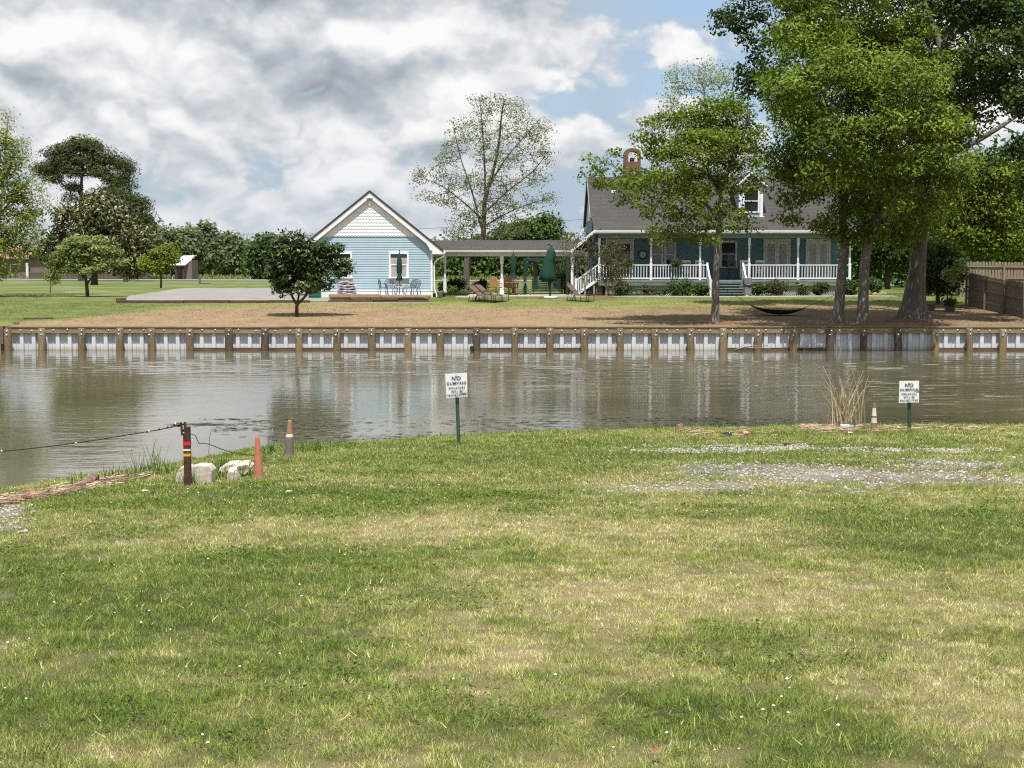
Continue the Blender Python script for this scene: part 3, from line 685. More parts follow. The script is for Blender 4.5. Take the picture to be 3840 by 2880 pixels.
# ================================================================ SEAWALL
def make_bulkhead():
    b = thing('bulkhead', 'long timber and pale vinyl sheet seawall lining the far bank of the bayou', 'seawall', (0, YB, 0))
    zt = 1.11
    pile_px = [15, 88, 174, 257, 326, 409, 494, 571, 645, 727, 803, 881, 951, 1030, 1112, 1188, 1263, 1340, 1415, 1493, 1563, 1638, 1715, 1795, 1867, 1942, 2022, 2096, 2168]
    xs = [wx(p * 1.736, 71.55) for p in pile_px] + [wx(2240 * 1.736, 71.55), wx(2312 * 1.736, 71.55)]
    # corrugated vinyl sheets: trapezoid profile
    prof = []; x = xs[0] - .1; per = .56
    while x < xs[-1]:
        for dx, y in ((0, 71.72), (.17, 71.72), (.20, 71.84), (.34, 71.84), (.365, 71.81), (.385, 71.84), (.52, 71.84)): prof.append((x + dx, y))
        x += per
    mb = MB(); vs = []
    for (x, y) in prof: vs += [(x, y, -1.2), (x, y, .2), (x, y, 1.0)]
    mb.add(vs, [(3 * i + k, 3 * i + 3 + k, 3 * i + 4 + k, 3 * i + 1 + k) for i in range(len(prof) - 1) for k in range(2)])
    m, nb, pr, out = newmat('vinyl_sheet_piling')
    tc = nb.n.new('ShaderNodeTexCoord'); x_, y_, z_ = nb.sep(tc.outputs['Object'])
    n = nb.noise(tc.outputs['Object'], 1.7, 5, .6)
    c = nb.ramp(n, [(.3, (.66, .68, .71)), (.7, (.54, .56, .60))])
    stain = nb.sstep(nb.math('ADD', z_, nb.math('MULTIPLY', n, .35)), .38, .12)     # silt line left by high water
    c = nb.mix(nb.math('MULTIPLY', stain, .75), c, (.34, .25, .14))
    nb.l.new(c, pr.inputs['Base Color']); pr.inputs['Roughness'].default_value = .55
    mb.build('sheet_wall', m, b)
    # upper wale boards in butted lengths, set behind the piles, bolt heads in pairs
    i = 0; 
    while i < len(xs) - 1:
        j = min(i + 3, len(xs) - 1)
        k = MB(); k.box(xs[i] + .01, xs[j] - .01, 71.66, 71.716, .80 + random.uniform(-.012, .012), 1.06, 0)
        for t in range(i, j):
            for f in (.30, .68):
                bx = xs[t] + (xs[t + 1] - xs[t]) * (f + random.uniform(-.06, .06))
                k.ball((bx, 71.65, .95 + random.uniform(-.03, .03)), .037, 8, 6, 1, (1, .7, 1))
        k.build('wale_board', [M['wale_wood'], M['galv']], b, bevel=.006); i = j
    # low wale at water level along part of the wall
    for (a, e) in ((5, 8), (8, 11), (13, 16), (20, 23), (26, 29)):
        k = MB(); k.box(xs[a] + .1, xs[e] - .1, 71.63, 71.715, -.06, .13); k.build('low_board', M['old_timber'], b, bevel=.006)
    # cap planks
    x0 = xs[0] - .2
    while x0 < xs[-1]:
        x1 = x0 + random.choice((3.66, 4.88, 4.27)); k = MB(); dz = random.uniform(-.014, .006)
        k.box(x0 + .006, x1 - .006, 71.63, 72.22, 1.062 + dz, 1.118 + dz); k.build('cap_plank', M['cap_wood'], b, bevel=.008); x0 = x1
    tones = [M['pile_wood'], M['pile_wood_dark'], M['pile_wood_pale']]
    for n_, x in enumerate(xs):
        r = random.uniform(.165, .19); k = MB(); lean = random.uniform(-.02, .02); top = 1.035 + random.uniform(-.03, .015)
        if n_ in (3, 7, 14, 15, 27): top = 1.06
        k.tube([(x + lean * -2, 71.43, -1.2), (x, 71.43, .1), (x + lean, 71.44, .6), (x + lean, 71.44, top - .02), (x + lean, 71.44, top)], [r, r, r * .97, r * .95, r * .88], 14, 0)
        for dx, dz in ((random.uniform(.0, .06), -.10), (random.uniform(-.06, .03), -.28)):
            k.ball((x + lean + dx, 71.44 - r * .98, top + dz), .037, 8, 6, 1, (1, .7, 1))
        mi = {0: 0, 7: 1, 6: 1, 23: 1, 24: 1, 25: 1, 13: 1}.get(n_, random.choice((0, 0, 2)))
        k.build('pile', [tones[mi], M['galv']], b)
    # outlet pipe
    k = MB(); px = wx(1768, 71.5); k.tube([(px, 71.3, .12), (px, 71.8, .14)], .085, 12, 0); k.build('drain_pipe', M['black_metal'], b)
    # return wall at the open end
    k = MB(); k.box(-23.95, -23.72, 71.7, 77.5, .3, 1.14); k.build('return_board', M['cap_wood'], b, bevel=.01)
    for y in (73.2, 75.3, 77.2):
        k = MB(); k.tube([(-23.6, y, .2), (-23.6, y, 1.27)], .15, 10); k.build('pile', M['pile_wood_dark'], b)
    k = MB(); k.box(-24.0, -22.6, 75.6, 75.85, 1.2, 1.42, rot=Matrix.Rotation(R(8), 3, 'Z')); k.build('loose_timber', M['old_timber'], b, bevel=.01)
M['pile_wood_dark'] = mat('dark_pile_wood', (0.12, 0.085, 0.055), (0.06, 0.05, 0.04), 5, 0.85, bump=0.5, stretch=(3, 3, 0.5), spots=((0.055, 0.06, 0.055), 2.5, 0.55))
M['pile_wood_pale'] = mat('yellow_pile_wood', (0.30, 0.22, 0.125), (0.18, 0.13, 0.075), 5, 0.85, bump=0.5, stretch=(3, 3, 0.5), spots=((0.14, 0.09, 0.05), 2.5, 0.62))
make_bulkhead()

# ================================================================ COTTAGE (garage wing)
GD = 88.0
def window_unit(parent, x0, x1, z0, z1, y, dark_top=.22, blind=True, frame='white', trim=.10, sash=True):
    """double-hung window facing -y; y = wall face. returns the frame part"""
    f = MB(); t = trim; yf = y - .065
    f.box(x0, x1, yf, y, z1 - t * 1.15, z1); f.box(x0, x0 + t, yf, y, z0, z1 - t * 1.15); f.box(x1 - t, x1, yf, y, z0, z1 - t * 1.15)
    if sash:
        zm = (z0 + z1) / 2 - .02; f.box(x0 + t, x1 - t, y - .05, y - .003, zm - .025, zm + .025)
        f.box(x0 + t, x0 + t + .035, y - .045, y - .003, z0, zm - .025); f.box(x1 - t - .035, x1 - t, y - .045, y - .003, z0, zm - .025)
    o = f.build('window', M[frame], parent, bevel=.004)
    s = MB(); s.box(x0 - .03, x1 + .03, y - .11, y, z0 - .07, z0); s.build('sill', M[frame], o)
    g = MB(); zt = z1 - t * 1.15; h = zt - z0
    if blind:
        g.box(x0 + t, x1 - t, y - .02, y - .004, z0, zt - dark_top, 1); g.box(x0 + t, x1 - t, y - .02, y - .004, zt - dark_top, zt, 0)
    else: g.box(x0 + t, x1 - t, y - .02, y - .004, z0, zt, 0)
    g.build('pane', [M['glass_dark'], M['glass_blind']], o)
    return o
M['glass_blind'] = mat('curtained_glass', (0.42, 0.41, 0.385), (0.33, 0.325, 0.305), 3, 0.15, spec=0.5, detail=1)
def make_cottage():
    xl, xr = wx(1155, GD), wx(1622, GD); xa = (xl + xr) / 2; D = 10.0
    zg = 2.2; zs = wz(1089, GD); zb = wz(884, GD); zapex = wz(725, GD)
    b = thing('cottage', 'small light blue sided cottage with white scalloped gable and white rake boards', 'cottage', (xa, GD, zg))
    slope = math.tan(R(39.0)); y0 = GD
    # lap siding on the front, plain boarding on the other walls
    k = MB(); lap = .137; z = zs
    zside = zapex - slope * (xr - xa)
    def half(zz): return min(xr - xa, (zapex - zz) / slope)
    while z < zb - .02:
        z2 = min(z + lap, zb); h1, h2 = half(z), half(z2)
        k.add([(xa - h1, y0 - .022, z), (xa + h1, y0 - .022, z), (xa + h2, y0 - .004, z2), (xa - h2, y0 - .004, z2)], [(0, 1, 2, 3)])
        k.add([(xa - h1, y0 - .022, z), (xa + h1, y0 - .022, z), (xa + h1, y0 + .0, z + .004), (xa - h1, y0 + .0, z + .004)], [(3, 2, 1, 0)])
        z = z2
    k.build('siding', M['blue_siding'], b)
    w = MB(); w.prism([(xl + .01, zg - .2), (xr - .01, zg - .2), (xr - .01, zside - .02), (xa, zapex - .03), (xl + .01, zside - .02)], 'y', y0 + .005, y0 + D)
    w.build('wall', M['brown_siding'], b)
    # scalloped gable
    g = MB(); hb = half(zb)
    g.prism([(xa - hb, zb), (xa + hb, zb), (xa, zapex)], 'y', y0 - .03, y0 + .004)
    rh, wd = .185, .185; row = 0; z = zb
    while z < zapex - .25:
        off = (row % 2) * wd / 2; hm = (zapex - (z + rh)) / slope - .06; i0 = int(-hm / wd) - 1
        for i in range(i0, -i0 + 1):
            cx = i * wd + off
            if abs(cx) + wd / 2 > hm: continue
            top = z + rh * 1.02; r = wd / 2 * .96; vs = [(xa + cx - r, y0 - .034, top), (xa + cx + r, y0 - .034, top)]
            for a in range(7):
                t = math.pi * a / 6; vs.append((xa + cx + r * math.cos(t), y0 - .060, z + .055 - .075 * math.sin(t)))
            g.add(vs, [tuple([0] + list(range(8, 1, -1)) + [1])])
            n = len(g.v) - 9
            for a in range(2, 8): g.add([g.v[n + a], g.v[n + a + 1], (g.v[n + a + 1][0], y0 - .031, g.v[n + a + 1][2]), (g.v[n + a][0], y0 - .031, g.v[n + a][2])], [(0, 1, 2, 3)])
        z += rh; row += 1
    g.box(xa - hb, xa + hb, y0 - .05, y0 + .002, zb - .045, zb - .004)
    g.build('gable', M['white'], b)
    k = MB(); k.lathe((0, 0, 0), [(.0, 0), (.13, 0), (.13, .03), (.08, .05), (.0, .05)], 12)
    k.v = [(xa + p[0], y0 - .06 - p[2], wz(763, GD) + p[1] * 1.25) for p in k.v]; k.build('rosette', M['white'], b)
    k = MB(); k.box(xl, xr, y0 - .035, y0 + .004, zg - .2, zs - .03); k.box(xl, xr, y0 - .055, y0 + .004, zs - .03, zs); k.build('skirting', M['white'], b, bevel=.004)
    for x in (xl, xr - .11):
        k = MB(); k.box(x, x + .11, y0 - .045, y0 - .0005, zs + .001, half(0) and zside - .05); k.build('corner_board', M['white'], b)
    # roof
    oh = .62; ov = .24; ze = zapex - slope * (xr - xa + oh); t = .14
    for s in (-1, 1):
        k = MB(); e = xr - xa + oh
        poly = [(xa, zapex + .175), (xa + s * e, ze + .175), (xa + s * e, ze + .04), (xa, zapex + .04)]
        k.prism(poly, 'y', y0 - ov - .03, y0 + D + .4)
        k.build('roof_slope', M['roof_y'], b)
        # rake board, widening into a scrolled return at the eave
        k = MB(); wv = .40
        poly = [(xa, zapex + .145), (xa + s * e, ze + .145), (xa + s * e, ze - .06), (xa + s * (e - .62), ze - .06), (xa + s * (e - .66), ze + .02), (xa + s * (e - .62), ze + .12), (xa + s * (e - .78), ze + .17), (xa + s * (e - .86), ze + .36), (xa + s * (e - 1.0), ze + .145 - wv + slope * 1.0), (xa, zapex + .145 - wv)]
        k.prism(poly, 'y', y0 - ov, y0 - ov + .035); k.build('rake_board', M['white'], b)
        k = MB(); k.prism([(xa + s * (e - .62), ze - .06), (xa + s * e, ze - .06), (xa + s * e, ze + .05), (xa + s * (e - .62), ze + .05)], 'y', y0 - ov + .04, y0 + D); k.build('soffit', M['white'], b)
        k = MB(); k.prism([(xa + s * (e + .002), ze - .05), (xa + s * (e + .11), ze + .0), (xa + s * (e + .13), ze + .08), (xa + s * (e + .002), ze + .08)], 'y', y0 - ov - .02, y0 + D); k.build('gutter', M['white'], b)
    k = MB(); X = xr + oh + .03; yy = y0 - .12
    k.tube([(X + .02, yy, ze - .04), (X, yy + .02, ze - .18), (xr + .30, yy + .12, ze - .36), (xr + .12, yy + .16, ze - .52), (xr + .09, yy + .16, ze - .75), (xr + .09, yy + .16, zs + .05), (xr + .20, yy + .12, zs - .15), (xr + .24, yy + .1, zg + .02), (xr + .27, yy - .03, zg - .15)], .048, 8); k.build('downspout', M['white'], b)
    for (X0, X1) in ((1458, 1532.5), (1251, 1321)):
        window_unit(b, wx(X0, GD), wx(X1, GD), wz(1039, GD), wz(945, GD), y0 - .018)
    k = MB(); zl = wz(738, GD)
    for s in (-1, 1):
        k.tube([(xa + s * .03, y0 - .05, zl), (xa + s * .11, y0 - .14, zl - .03)], .02, 6); k.lathe((xa + s * .13, y0 - .2, zl - .10), [(.03, .09), (.05, .07), (.075, 0), (.06, 0)], 10)
    k.box(xa - .07, xa + .07, y0 - .075, y0 - .05, zl - .05, zl + .06); k.build('floodlight', M['white_old'], b)
    # concrete footing and timber terrace in front
    b.rotation_euler = (0, 0, R(4.2))
    t = thing('timber_terrace', 'low terrace of stacked old timbers on a concrete pad below the blue cottage', 'terrace', (xa, 84.6, 1.9))
    y1 = 84.6; zt = wz(1106, 84.6)
    k = MB(); k.box(wx(1229, 84) , wx(1616, 84), 84.05, 84.5, 1.6, wz(1134, 84.05)); k.build('footing', M['concrete'], t)
    xa0, xa1 = wx(1232, y1), wx(1606, y1); z0 = wz(1136, y1); hh = (zt - z0) / 3
    cuts = [[0, .45, 1.0], [0.02, .22, .42, .70, .96], [0, .52, 1.03]]
    for r in range(3):
        for c in range(len(cuts[r]) - 1):
            u0, u1 = cuts[r][c], cuts[r][c + 1]; k = MB(); j = random.uniform(-.03, .03)
            k.box(xa0 + (xa1 - xa0) * u0 + .01, xa0 + (xa1 - xa0) * u1 - .01, y1 - .06 + j - .05 * r * 0, y1 + .2 + j, z0 + hh * r + .004, z0 + hh * (r + 1) - .004 + (.05 if (r == 2 and c == 0) else 0))
            k.build('timber', M['plank'] if r == 2 else M['old_timber'], t, bevel=.014)
    k = MB(); k.box(xa0 + .05, xa1 - .05, y1 + .24, y0 - .07, z0 - .2, zt - .05); k.build('paving', M['concrete'], t)
M['roof_y'] = shingle_mat('grey_brown_shingles_side', (0.050, 0.046, 0.042), (0.076, 0.070, 0.064), (0.009, 0.008, 0.008), 0.17, 0.33, ax='y')
make_cottage()

# ================================================================ BREEZEWAY
def turned_post(mb, x, y, z0, z1, w=.17, n=8, m=0, base=.85):
    r = w / 2
    mb.box(x - r, x + r, y - r, y + r, z0, z0 + base, m)
    mb.box(x - r, x + r, y - r, y + r, z1 - .45, z1, m)
    z = z0 + base; L = z1 - .45 - z
    mb.lathe((x, y, z), [(r * .95, 0), (r * .6, .04), (r * .95, .09), (r * .72, .16), (r * .86, L * .35), (r * .66, L - .2), (r * .95, L - .1), (r * .6, L - .05), (r * .95, L)], 10, m)
def make_breezeway():
    d = 93.4; x0, x1 = -4.75, 4.6
    ze, zr = wz(938, d), wz(901, 96.2)
    b = thing('breezeway', 'covered walkway with dark shingle roof joining blue cottage and large house', 'covered walkway', (0, d, 2.2))
    k = MB(); k.prism([(d - .15, ze), (96.2, zr), (99.0, ze), (99.0, ze - .12), (96.2, zr - .14), (d - .15, ze - .12)], 'x', x0, x1); k.build('roof', M['roof'], b)
    k = MB(); k.prism([(d - .17, ze - .005), (d - .28, ze - .01), (d - .26, ze - .11), (d - .17, ze - .125)], 'x', x0 - .02, x1 - .3); k.build('gutter', M['white'], b)
    k = MB(); k.box(x0, x1, d - .13, 98.9, ze - .18, ze - .13); k.box(x0, x1, d + .2, d + .4, ze - .36, ze - .181); k.box(x0, x1, 98.4, 98.6, ze - .36, ze - .181); k.build('beam', M['white_old'], b)
    for (X, y) in ((1882, d + .3), (1668, d + .3), (2148, d + .3)):
        k = MB(); px = wx(X, y); turned_post(k, px, y, 2.22, ze - .362, .2, base=1.0); k.box(px - .13, px + .13, y - .13, y + .13, 2.2, 2.5); k.build('post', M['white'], b)
make_breezeway()

# ================================================================ MAIN HOUSE
HD = 93.0
def make_house():
    xl, xr = wx(2247, HD), wx(3186, HD); zf = wz(1050, HD); zg = 2.2; ze = wz(874, HD)
    yw = 95.6; yb_ = 104.0; xwl = 4.95
    b = thing('house', 'large blue-grey house with long white railed porch, shingle roof and dormer', 'house', (12, HD, zg))
    k = MB(); zk = 6.95
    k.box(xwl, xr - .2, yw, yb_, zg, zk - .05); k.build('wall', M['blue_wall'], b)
    zr = wz(663, 99.6)
    k = MB(); k.prism([(yw + .01, zk - .1), (yb_ - .01, zk - .1), (99.6, zr - .16)], 'x', xwl + .02, xr - .22)
    k.build('gable_wall', M['white_old'], b)
    # roof: steep main part and flatter porch part
    k = MB(); xe0, xe1 = xwl - .12, xr + .35
    k.prism([(95.2, zk), (99.6, zr), (104.6, zk - .4), (104.6, zk - .6), (99.6, zr - .18), (95.2, zk - .18)], 'x', xe0, xe1); k.build('roof', M['roof'], b)
    k = MB(); k.prism([(92.55, ze + .13), (95.198, zk - .004), (95.198, zk - .18), (92.55, ze)], 'x', xl - .35, xe1); k.build('porch_roof', M['roof'], b)
    k = MB(); k.box(xl - .36, xe1 + .01, 92.50, 92.548, ze - .03, ze + .15); k.prism([(92.499, ze + .16), (92.38, ze + .15), (92.40, ze + .02), (92.499, ze + .0)], 'x', xl - .3, xe1); k.build('fascia', M['white'], b)
    k = MB(); k.box(xl - .3, xe1 - .02, 92.56, 95.58, ze - .06, ze - .01); k.box(xl - .05, xr, HD - .08, HD + .1, ze - .30, ze - .061); k.build('porch_ceiling', M['deck_grey'], b)
    # barge boards at the near gable end
    k = MB(); k.prism([(95.15, zk - .2), (99.6, zr - .17), (99.6, zr + .03), (95.15, zk + .03)], 'x', xe0 - .04, xe0 - .002); k.prism([(104.6, zk - .6), (99.605, zr - .17), (99.605, zr + .03), (104.6, zk - .38)], 'x', xe0 - .04, xe0 - .002); k.build('barge_board', M['deck_grey'], b)
    # side porch roof falling away from the house, with its white rake
    A, Bp = P(2228, 866, 92.7), P(2143, 936, 92.7)
    k = MB(); k.prism([(A.x + .4, A.z + .18), (Bp.x, Bp.z), (Bp.x, Bp.z - .1), (A.x + .4, A.z + .06)], 'y', 92.7, 101.5); k.build('side_porch_roof', M['roof_y'], b)
    k = MB(); k.prism([(A.x + .05, A.z + .10), (Bp.x - .02, Bp.z + .02), (Bp.x - .02, Bp.z - .20), (A.x + .05, A.z - .10)], 'y', 92.64, 92.69); k.build('rake_board', M['white'], b)
    A2, B2 = P(2212, 838, 100), P(2147, 889, 100)
    k = MB(); k.prism([(A2.x, A2.z), (B2.x, B2.z), (B2.x, B2.z - .34), (A2.x, A2.z - .34)], 'y', 101.52, 101.6); k.build('rake_board', M['white'], b)
    # floor, beam, lattice, piers
    k = MB(); k.box(xl - .1, xr + .1, HD - .12, yw - .003, zf - .10, zf); k.build('porch_floor', M['deck_grey'], b)
    k = MB(); k.box(xl - .05, xr + .05, HD - .02, HD + .08, wz(1071, HD), zf - .104); k.build('porch_beam', M['white'], b)
    zl1, zl0 = wz(1071, HD) - .004, zg - .1
    L = MB(); step = .125
    for s in (-1, 1):
        x = xl - 1.0
        while x < xr + 1.0:
            p0, p1 = (x, zl0), (x + s * (zl1 - zl0), zl1)
            if min(p0[0], p1[0]) > xl + .2 and max(p0[0], p1[0]) < xr: L.beam((p0[0], HD + .10 + s * .007, p0[1]), (p1[0], HD + .10 + s * .007, p1[1]), .012, .035, up=(0, 1, 0)) if False else L.add([(p0[0] - .018, HD + .10 + s * .006, p0[1]), (p0[0] + .018, HD + .10 + s * .006, p0[1]), (p1[0] + .018, HD + .10 + s * .006, p1[1]), (p1[0] - .018, HD + .10 + s * .006, p1[1])], [(0, 1, 2, 3)])
            x += step
    L.build('lattice', M['white_old'], b)
    posts = [wx(q, HD) for q in (2247, 2441, 2625, 2809, 2992)] + [xr]
    for p in posts:
        k = MB(); k.box(p - .2, p + .2, HD + .12, HD + .5, zg - .1, zf - .105); k.build('pier', M['brick'], b)
    for p in posts:
        k = MB(); turned_post(k, p, HD, zf + .001, ze - .302, .15, base=1.03); k.build('porch_post', M['white'], b)
    # railings: one part per bay
    zt = wz(992, HD)
    def bay(a, c, za=zf, zb2=None):
        zb2 = za if zb2 is None else zb2; h = zt - zf; k = MB()
        def zz(x): return za + (zb2 - za) * (x - a) / (c - a)
        k.beam((a, HD, za + h - .03), (c, HD, zb2 + h - .03), .09, .06); k.beam((a, HD, za + .10), (c, HD, zb2 + .10), .06, .09)
        n = max(2, int(abs(c - a) / .165))
        for i in range(1, n):
            x = a + (c - a) * i / n; k.box(x - .022, x + .022, HD - .022, HD + .022, zz(x) + .14, zz(x) + h - .06)
        k.build('railing', M['white'], b)
    sx0, sx1 = wx(2652, HD), wx(2786, HD)
    for i in range(5):
        a, c = posts[i] + .076, posts[i + 1] - .076
        if i == 2: bay(a, sx0 - .05); bay(sx1 + .05, c)
        else: bay(a, c)
    # front steps with flanking rails
    n = 5
    for i in range(n):
        k = MB(); zt_ = zf - (i + 1) * (zf - zg) / (n + 1); y1 = HD - .125 - i * .29
        k.box(sx0 + .1, sx1 - .1, y1 - .30, y1 - .001, zt_ - .045, zt_); k.box(sx0 + .12, sx1 - .12, y1 - .03, y1 - .002, zg, zt_ - .046); k.build('step', M['deck_grey'], b)
    for x in (sx0, sx1):
        k = MB(); yb2 = HD - .12 - n * .29; h = zt - zf
        k.box(x - .06, x + .06, HD - .06, HD + .06, zf, zt + .12); k.box(x - .06, x + .06, yb2 - .06, yb2 + .06, zg - .05, zg + h + .1)
        k.beam((x, HD - .06, zt - .03), (x, yb2 + .06, zg + h - .03), .09, .07); k.beam((x, HD - .06, zf + .08), (x, yb2 + .06, zg + .08), .05, .22)
        for j in range(1, 9):
            f = j / 9; y = HD + (yb2 - HD) * f; z = zf + (zg - zf) * f; k.box(x - .02, x + .02, y - .02, y + .02, z + .1, z + h - .05)
        k.build('stair_rail', M['white'], b)
    # side stair going down away from the porch end
    xs1 = wx(2160, HD); n = 5
    for i in range(n):
        f = (i + .5) / n; k = MB(); x = xl + (xs1 - xl) * f; z = zf + (zg - zf) * (i + 1) / (n + 1)
        k.box(x - .17, x + .17, HD + .05, HD + 1.3, z - .05, z); k.build('step', M['deck_grey'], b)
    k = MB(); k.prism([(xl - .08, zf - .10), (xs1, zg), (xs1 + .35, zg), (xl - .08, zf - .42)], 'y', HD + 1.31, HD + 1.37); k.box(xl - .36, xl - .25, HD + .02, HD + .12, zg - .05, zf - .30); k.build('stringer', M['deck_grey'], b)
    for y in (HD, HD + 1.4):
        k = MB(); h = zt - zf; a = (xl - .08, y, zf); c = (xs1, y, zg)
        k.beam((a[0], y, a[2] + h - .03), (c[0], y, c[2] + h - .03), .08, .07); k.beam((a[0], y, a[2] + .02), (c[0], y, c[2] + .06), .05, .17)
        for j in range(1, 9):
            f = j / 9; x = a[0] + (c[0] - a[0]) * f; z = a[2] + (c[2] - a[2]) * f; k.box(x - .022, x + .022, y - .022, y + .022, z + .08, z + h - .05)
        k.box(xs1 - .07, xs1 + .07, y - .06, y + .06, zg - .05, zg + h + .1); k.build('stair_rail', M['white'], b)
    for (X, yy) in ((2145, 93.0), (2138, 98.5), (2165, 100.9)):
        k = MB(); p = wx(X, yy); k.box(p - .07, p + .07, yy - .07, yy + .07, zg - .05, P(X, 934, 92.7).z - .1); k.build('porch_post', M['white'], b)
    # doors and windows on the porch wall
    def door(X0, X1, leaves, dark=False):
        a, c = wx(X0, yw), wx(X1, yw); zt_ = wz(898, yw); k = MB(); t = .11; y = yw
        k.box(a, c, y - .06, y, zt_ - .14, zt_); k.box(a - .06, c + .06, y - .08, y, zt_ + .001, zt_ + .05); k.box(a, a + t, y - .06, y, zf, zt_ - .14); k.box(c - t, c, y - .06, y, zf, zt_ - .14)
        o = k.build('door_frame', M['white_old'], b)
        w = (c - a - 2 * t) / leaves
        for i in range(leaves):
            x0 = a + t + i * w; k = MB(); s = .13
            k.box(x0 + .004, x0 + s, y - .045, y - .002, zf + .02, zt_ - .145); k.box(x0 + w - s, x0 + w - .004, y - .045, y - .002, zf + .02, zt_ - .145)
            k.box(x0 + s, x0 + w - s, y - .045, y - .002, zf + .02, zf + .26); k.box(x0 + s, x0 + w - s, y - .045, y - .002, zt_ - .28, zt_ - .145)
            k.box(x0 + s, x0 + w - s, y - .025, y - .002, zf + .26, zt_ - .28, 1); hx = x0 + (w - .07 if i == 0 else .07); k.ball((hx, y - .06, zf + .95), .03, 8, 6, 2)
            k.build('door', [M['white_old'], M['glass_dark'] if dark else M['glass_blind'], M['steel']], o)
    door(2862, 2963, 2); door(3020, 3113, 2); door(2302, 2376, 1, True)
    for (X0, X1, Z0) in ((2698, 2763, 1000), (2437, 2487, 1005), (2490, 2535, 1005)):
        window_unit(b, wx(X0, yw), wx(X1, yw), wz(Z0, yw), wz(902, yw), yw, .25, False, 'white_old', .11)
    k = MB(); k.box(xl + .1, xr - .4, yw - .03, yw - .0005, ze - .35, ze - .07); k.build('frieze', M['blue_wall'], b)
    # dormer
    yd = 95.35; a, c = wx(2769, yd), wx(2857, yd); z0, z1, z2 = wz(812, yd), wz(690, yd), wz(652, yd); xm = (a + c) / 2
    k = MB(); k.prism([(a, z0), (c, z0), (c, z1), (xm, z2), (a, z1)], 'y', yd, 99.5); d = k.build('dormer', M['blue_siding'], b)
    k = MB(); k.box(a - .02, a + .16, yd - .04, yd - .001, z0, z1 + .02); k.box(c - .16, c + .02, yd - .04, yd - .001, z0, z1 + .02); k.box(a - .14, c + .14, yd - .07, yd - .001, z0 - .10, z0 - .002); k.build('corner_board', M['white'], d)
    for s in (-1, 1):
        k = MB(); e = (c - a) / 2 + .26; dz = (z2 - z1) * e / ((c - a) / 2)
        k.prism([(xm, z2 + .13), (xm + s * e, z2 + .13 - dz), (xm + s * e, z2 - .01 - dz), (xm, z2 - .01)], 'y', yd - .26, yd - .222); k.build('rake_board', M['white'], d)
        k = MB(); k.prism([(xm, z2 + .18), (xm + s * (e + .05), z2 + .18 - dz - .04), (xm + s * (e + .05), z2 + .06 - dz), (xm, z2 + .1)], 'y', yd - .221, 99.6); k.build('dormer_roof', M['roof_y'], d)
    k = MB(); k.prism([(a + .05, z1 + .0), (c - .05, z1 + .0), (xm, z2 - .06)], 'y', yd - .03, yd - .002)
    for i in range(3): k.ball((xm + (i - 1) * .28, yd - .03, z1 + .06), .08, 8, 6, 0, (1, .3, 1))
    k.build('dormer_gable', M['white'], d)
    wd = MB(); wa, wc = wx(2783, yd), wx(2845, yd); wz0, wz1 = wz(798, yd), wz(706, yd); t = .1
    wd.box(wa, wc, yd - .06, yd - .001, wz1 - t, wz1); wd.box(wa, wa + t, yd - .06, yd - .001, wz0, wz1 - t); wd.box(wc - t, wc, yd - .06, yd - .001, wz0, wz1 - t); wd.box(wa + t, wc - t, yd - .05, yd - .001, (wz0 + wz1) / 2 - .06, (wz0 + wz1) / 2); wd.box(wa + t, wc - t, yd - .06, yd - .001, wz0, wz0 + .09)
    wd.box(wa + t, wc - t, yd - .02, yd - .0012, wz0 + .09, wz1 - t, 1); wd.build('dormer_window', [M['white'], M['glass_dark']], d)
    # chimney with arched hood
    yc = 100.2; a, c = wx(2337, yc), wx(2398, yc); zt_ = wz(560, yc); zo0, zo1 = wz(608, yc), wz(582, yc)
    k = MB(); k.box(a, c, yc - .5, yc + .5, zr - .6, zo0); k.box(a, a + .26, yc - .5, yc + .5, zo0, zo1 + .1); k.box(c - .22, c, yc - .5, yc + .5, zo0, zo1 + .1)
    xm = (a + c) / 2; rr = (c - a) / 2
    arc = [(xm + rr * math.cos(math.pi * i / 10), zo1 + .1 + .62 * rr * math.sin(math.pi * i / 10)) for i in range(11)]
    ri = rr - .25; arc2 = [(xm + .02 + ri * math.cos(math.pi * i / 10), zo1 + .1 + .45 * ri * math.sin(math.pi * i / 10)) for i in range(11)]
    for i in range(10): k.prism([arc[i], arc[i + 1], arc2[i + 1], arc2[i]], 'y', yc - .5, yc + .5)
    ch = k.build('chimney', M['brick'], b)
    k = MB(); k.box(a + .262, a + .33, yc - .45, yc - .38, zo0 + .002, zo1 + .1); k.box(c - .29, c - .222, yc - .45, yc - .38, zo0 + .002, zo1 + .1); k.ball((xm, yc, zo0 + .14), .16, 8, 6, 1); k.build('flue_cap', [M['white'], M['steel']], ch)
    for X, Y in ((2302, 718), (2380, 684)):
        k = MB(); dd = 95.2 + 4.4 * (wz(Y, 97.5) - zk) / (zr - zk); p = P(X, Y, dd); k.box(p.x - .16, p.x + .16, p.y - .15, p.y + .2, p.z - .12, p.z + .06); k.build('roof_vent', M['white'], b, bevel=.03)
make_house()

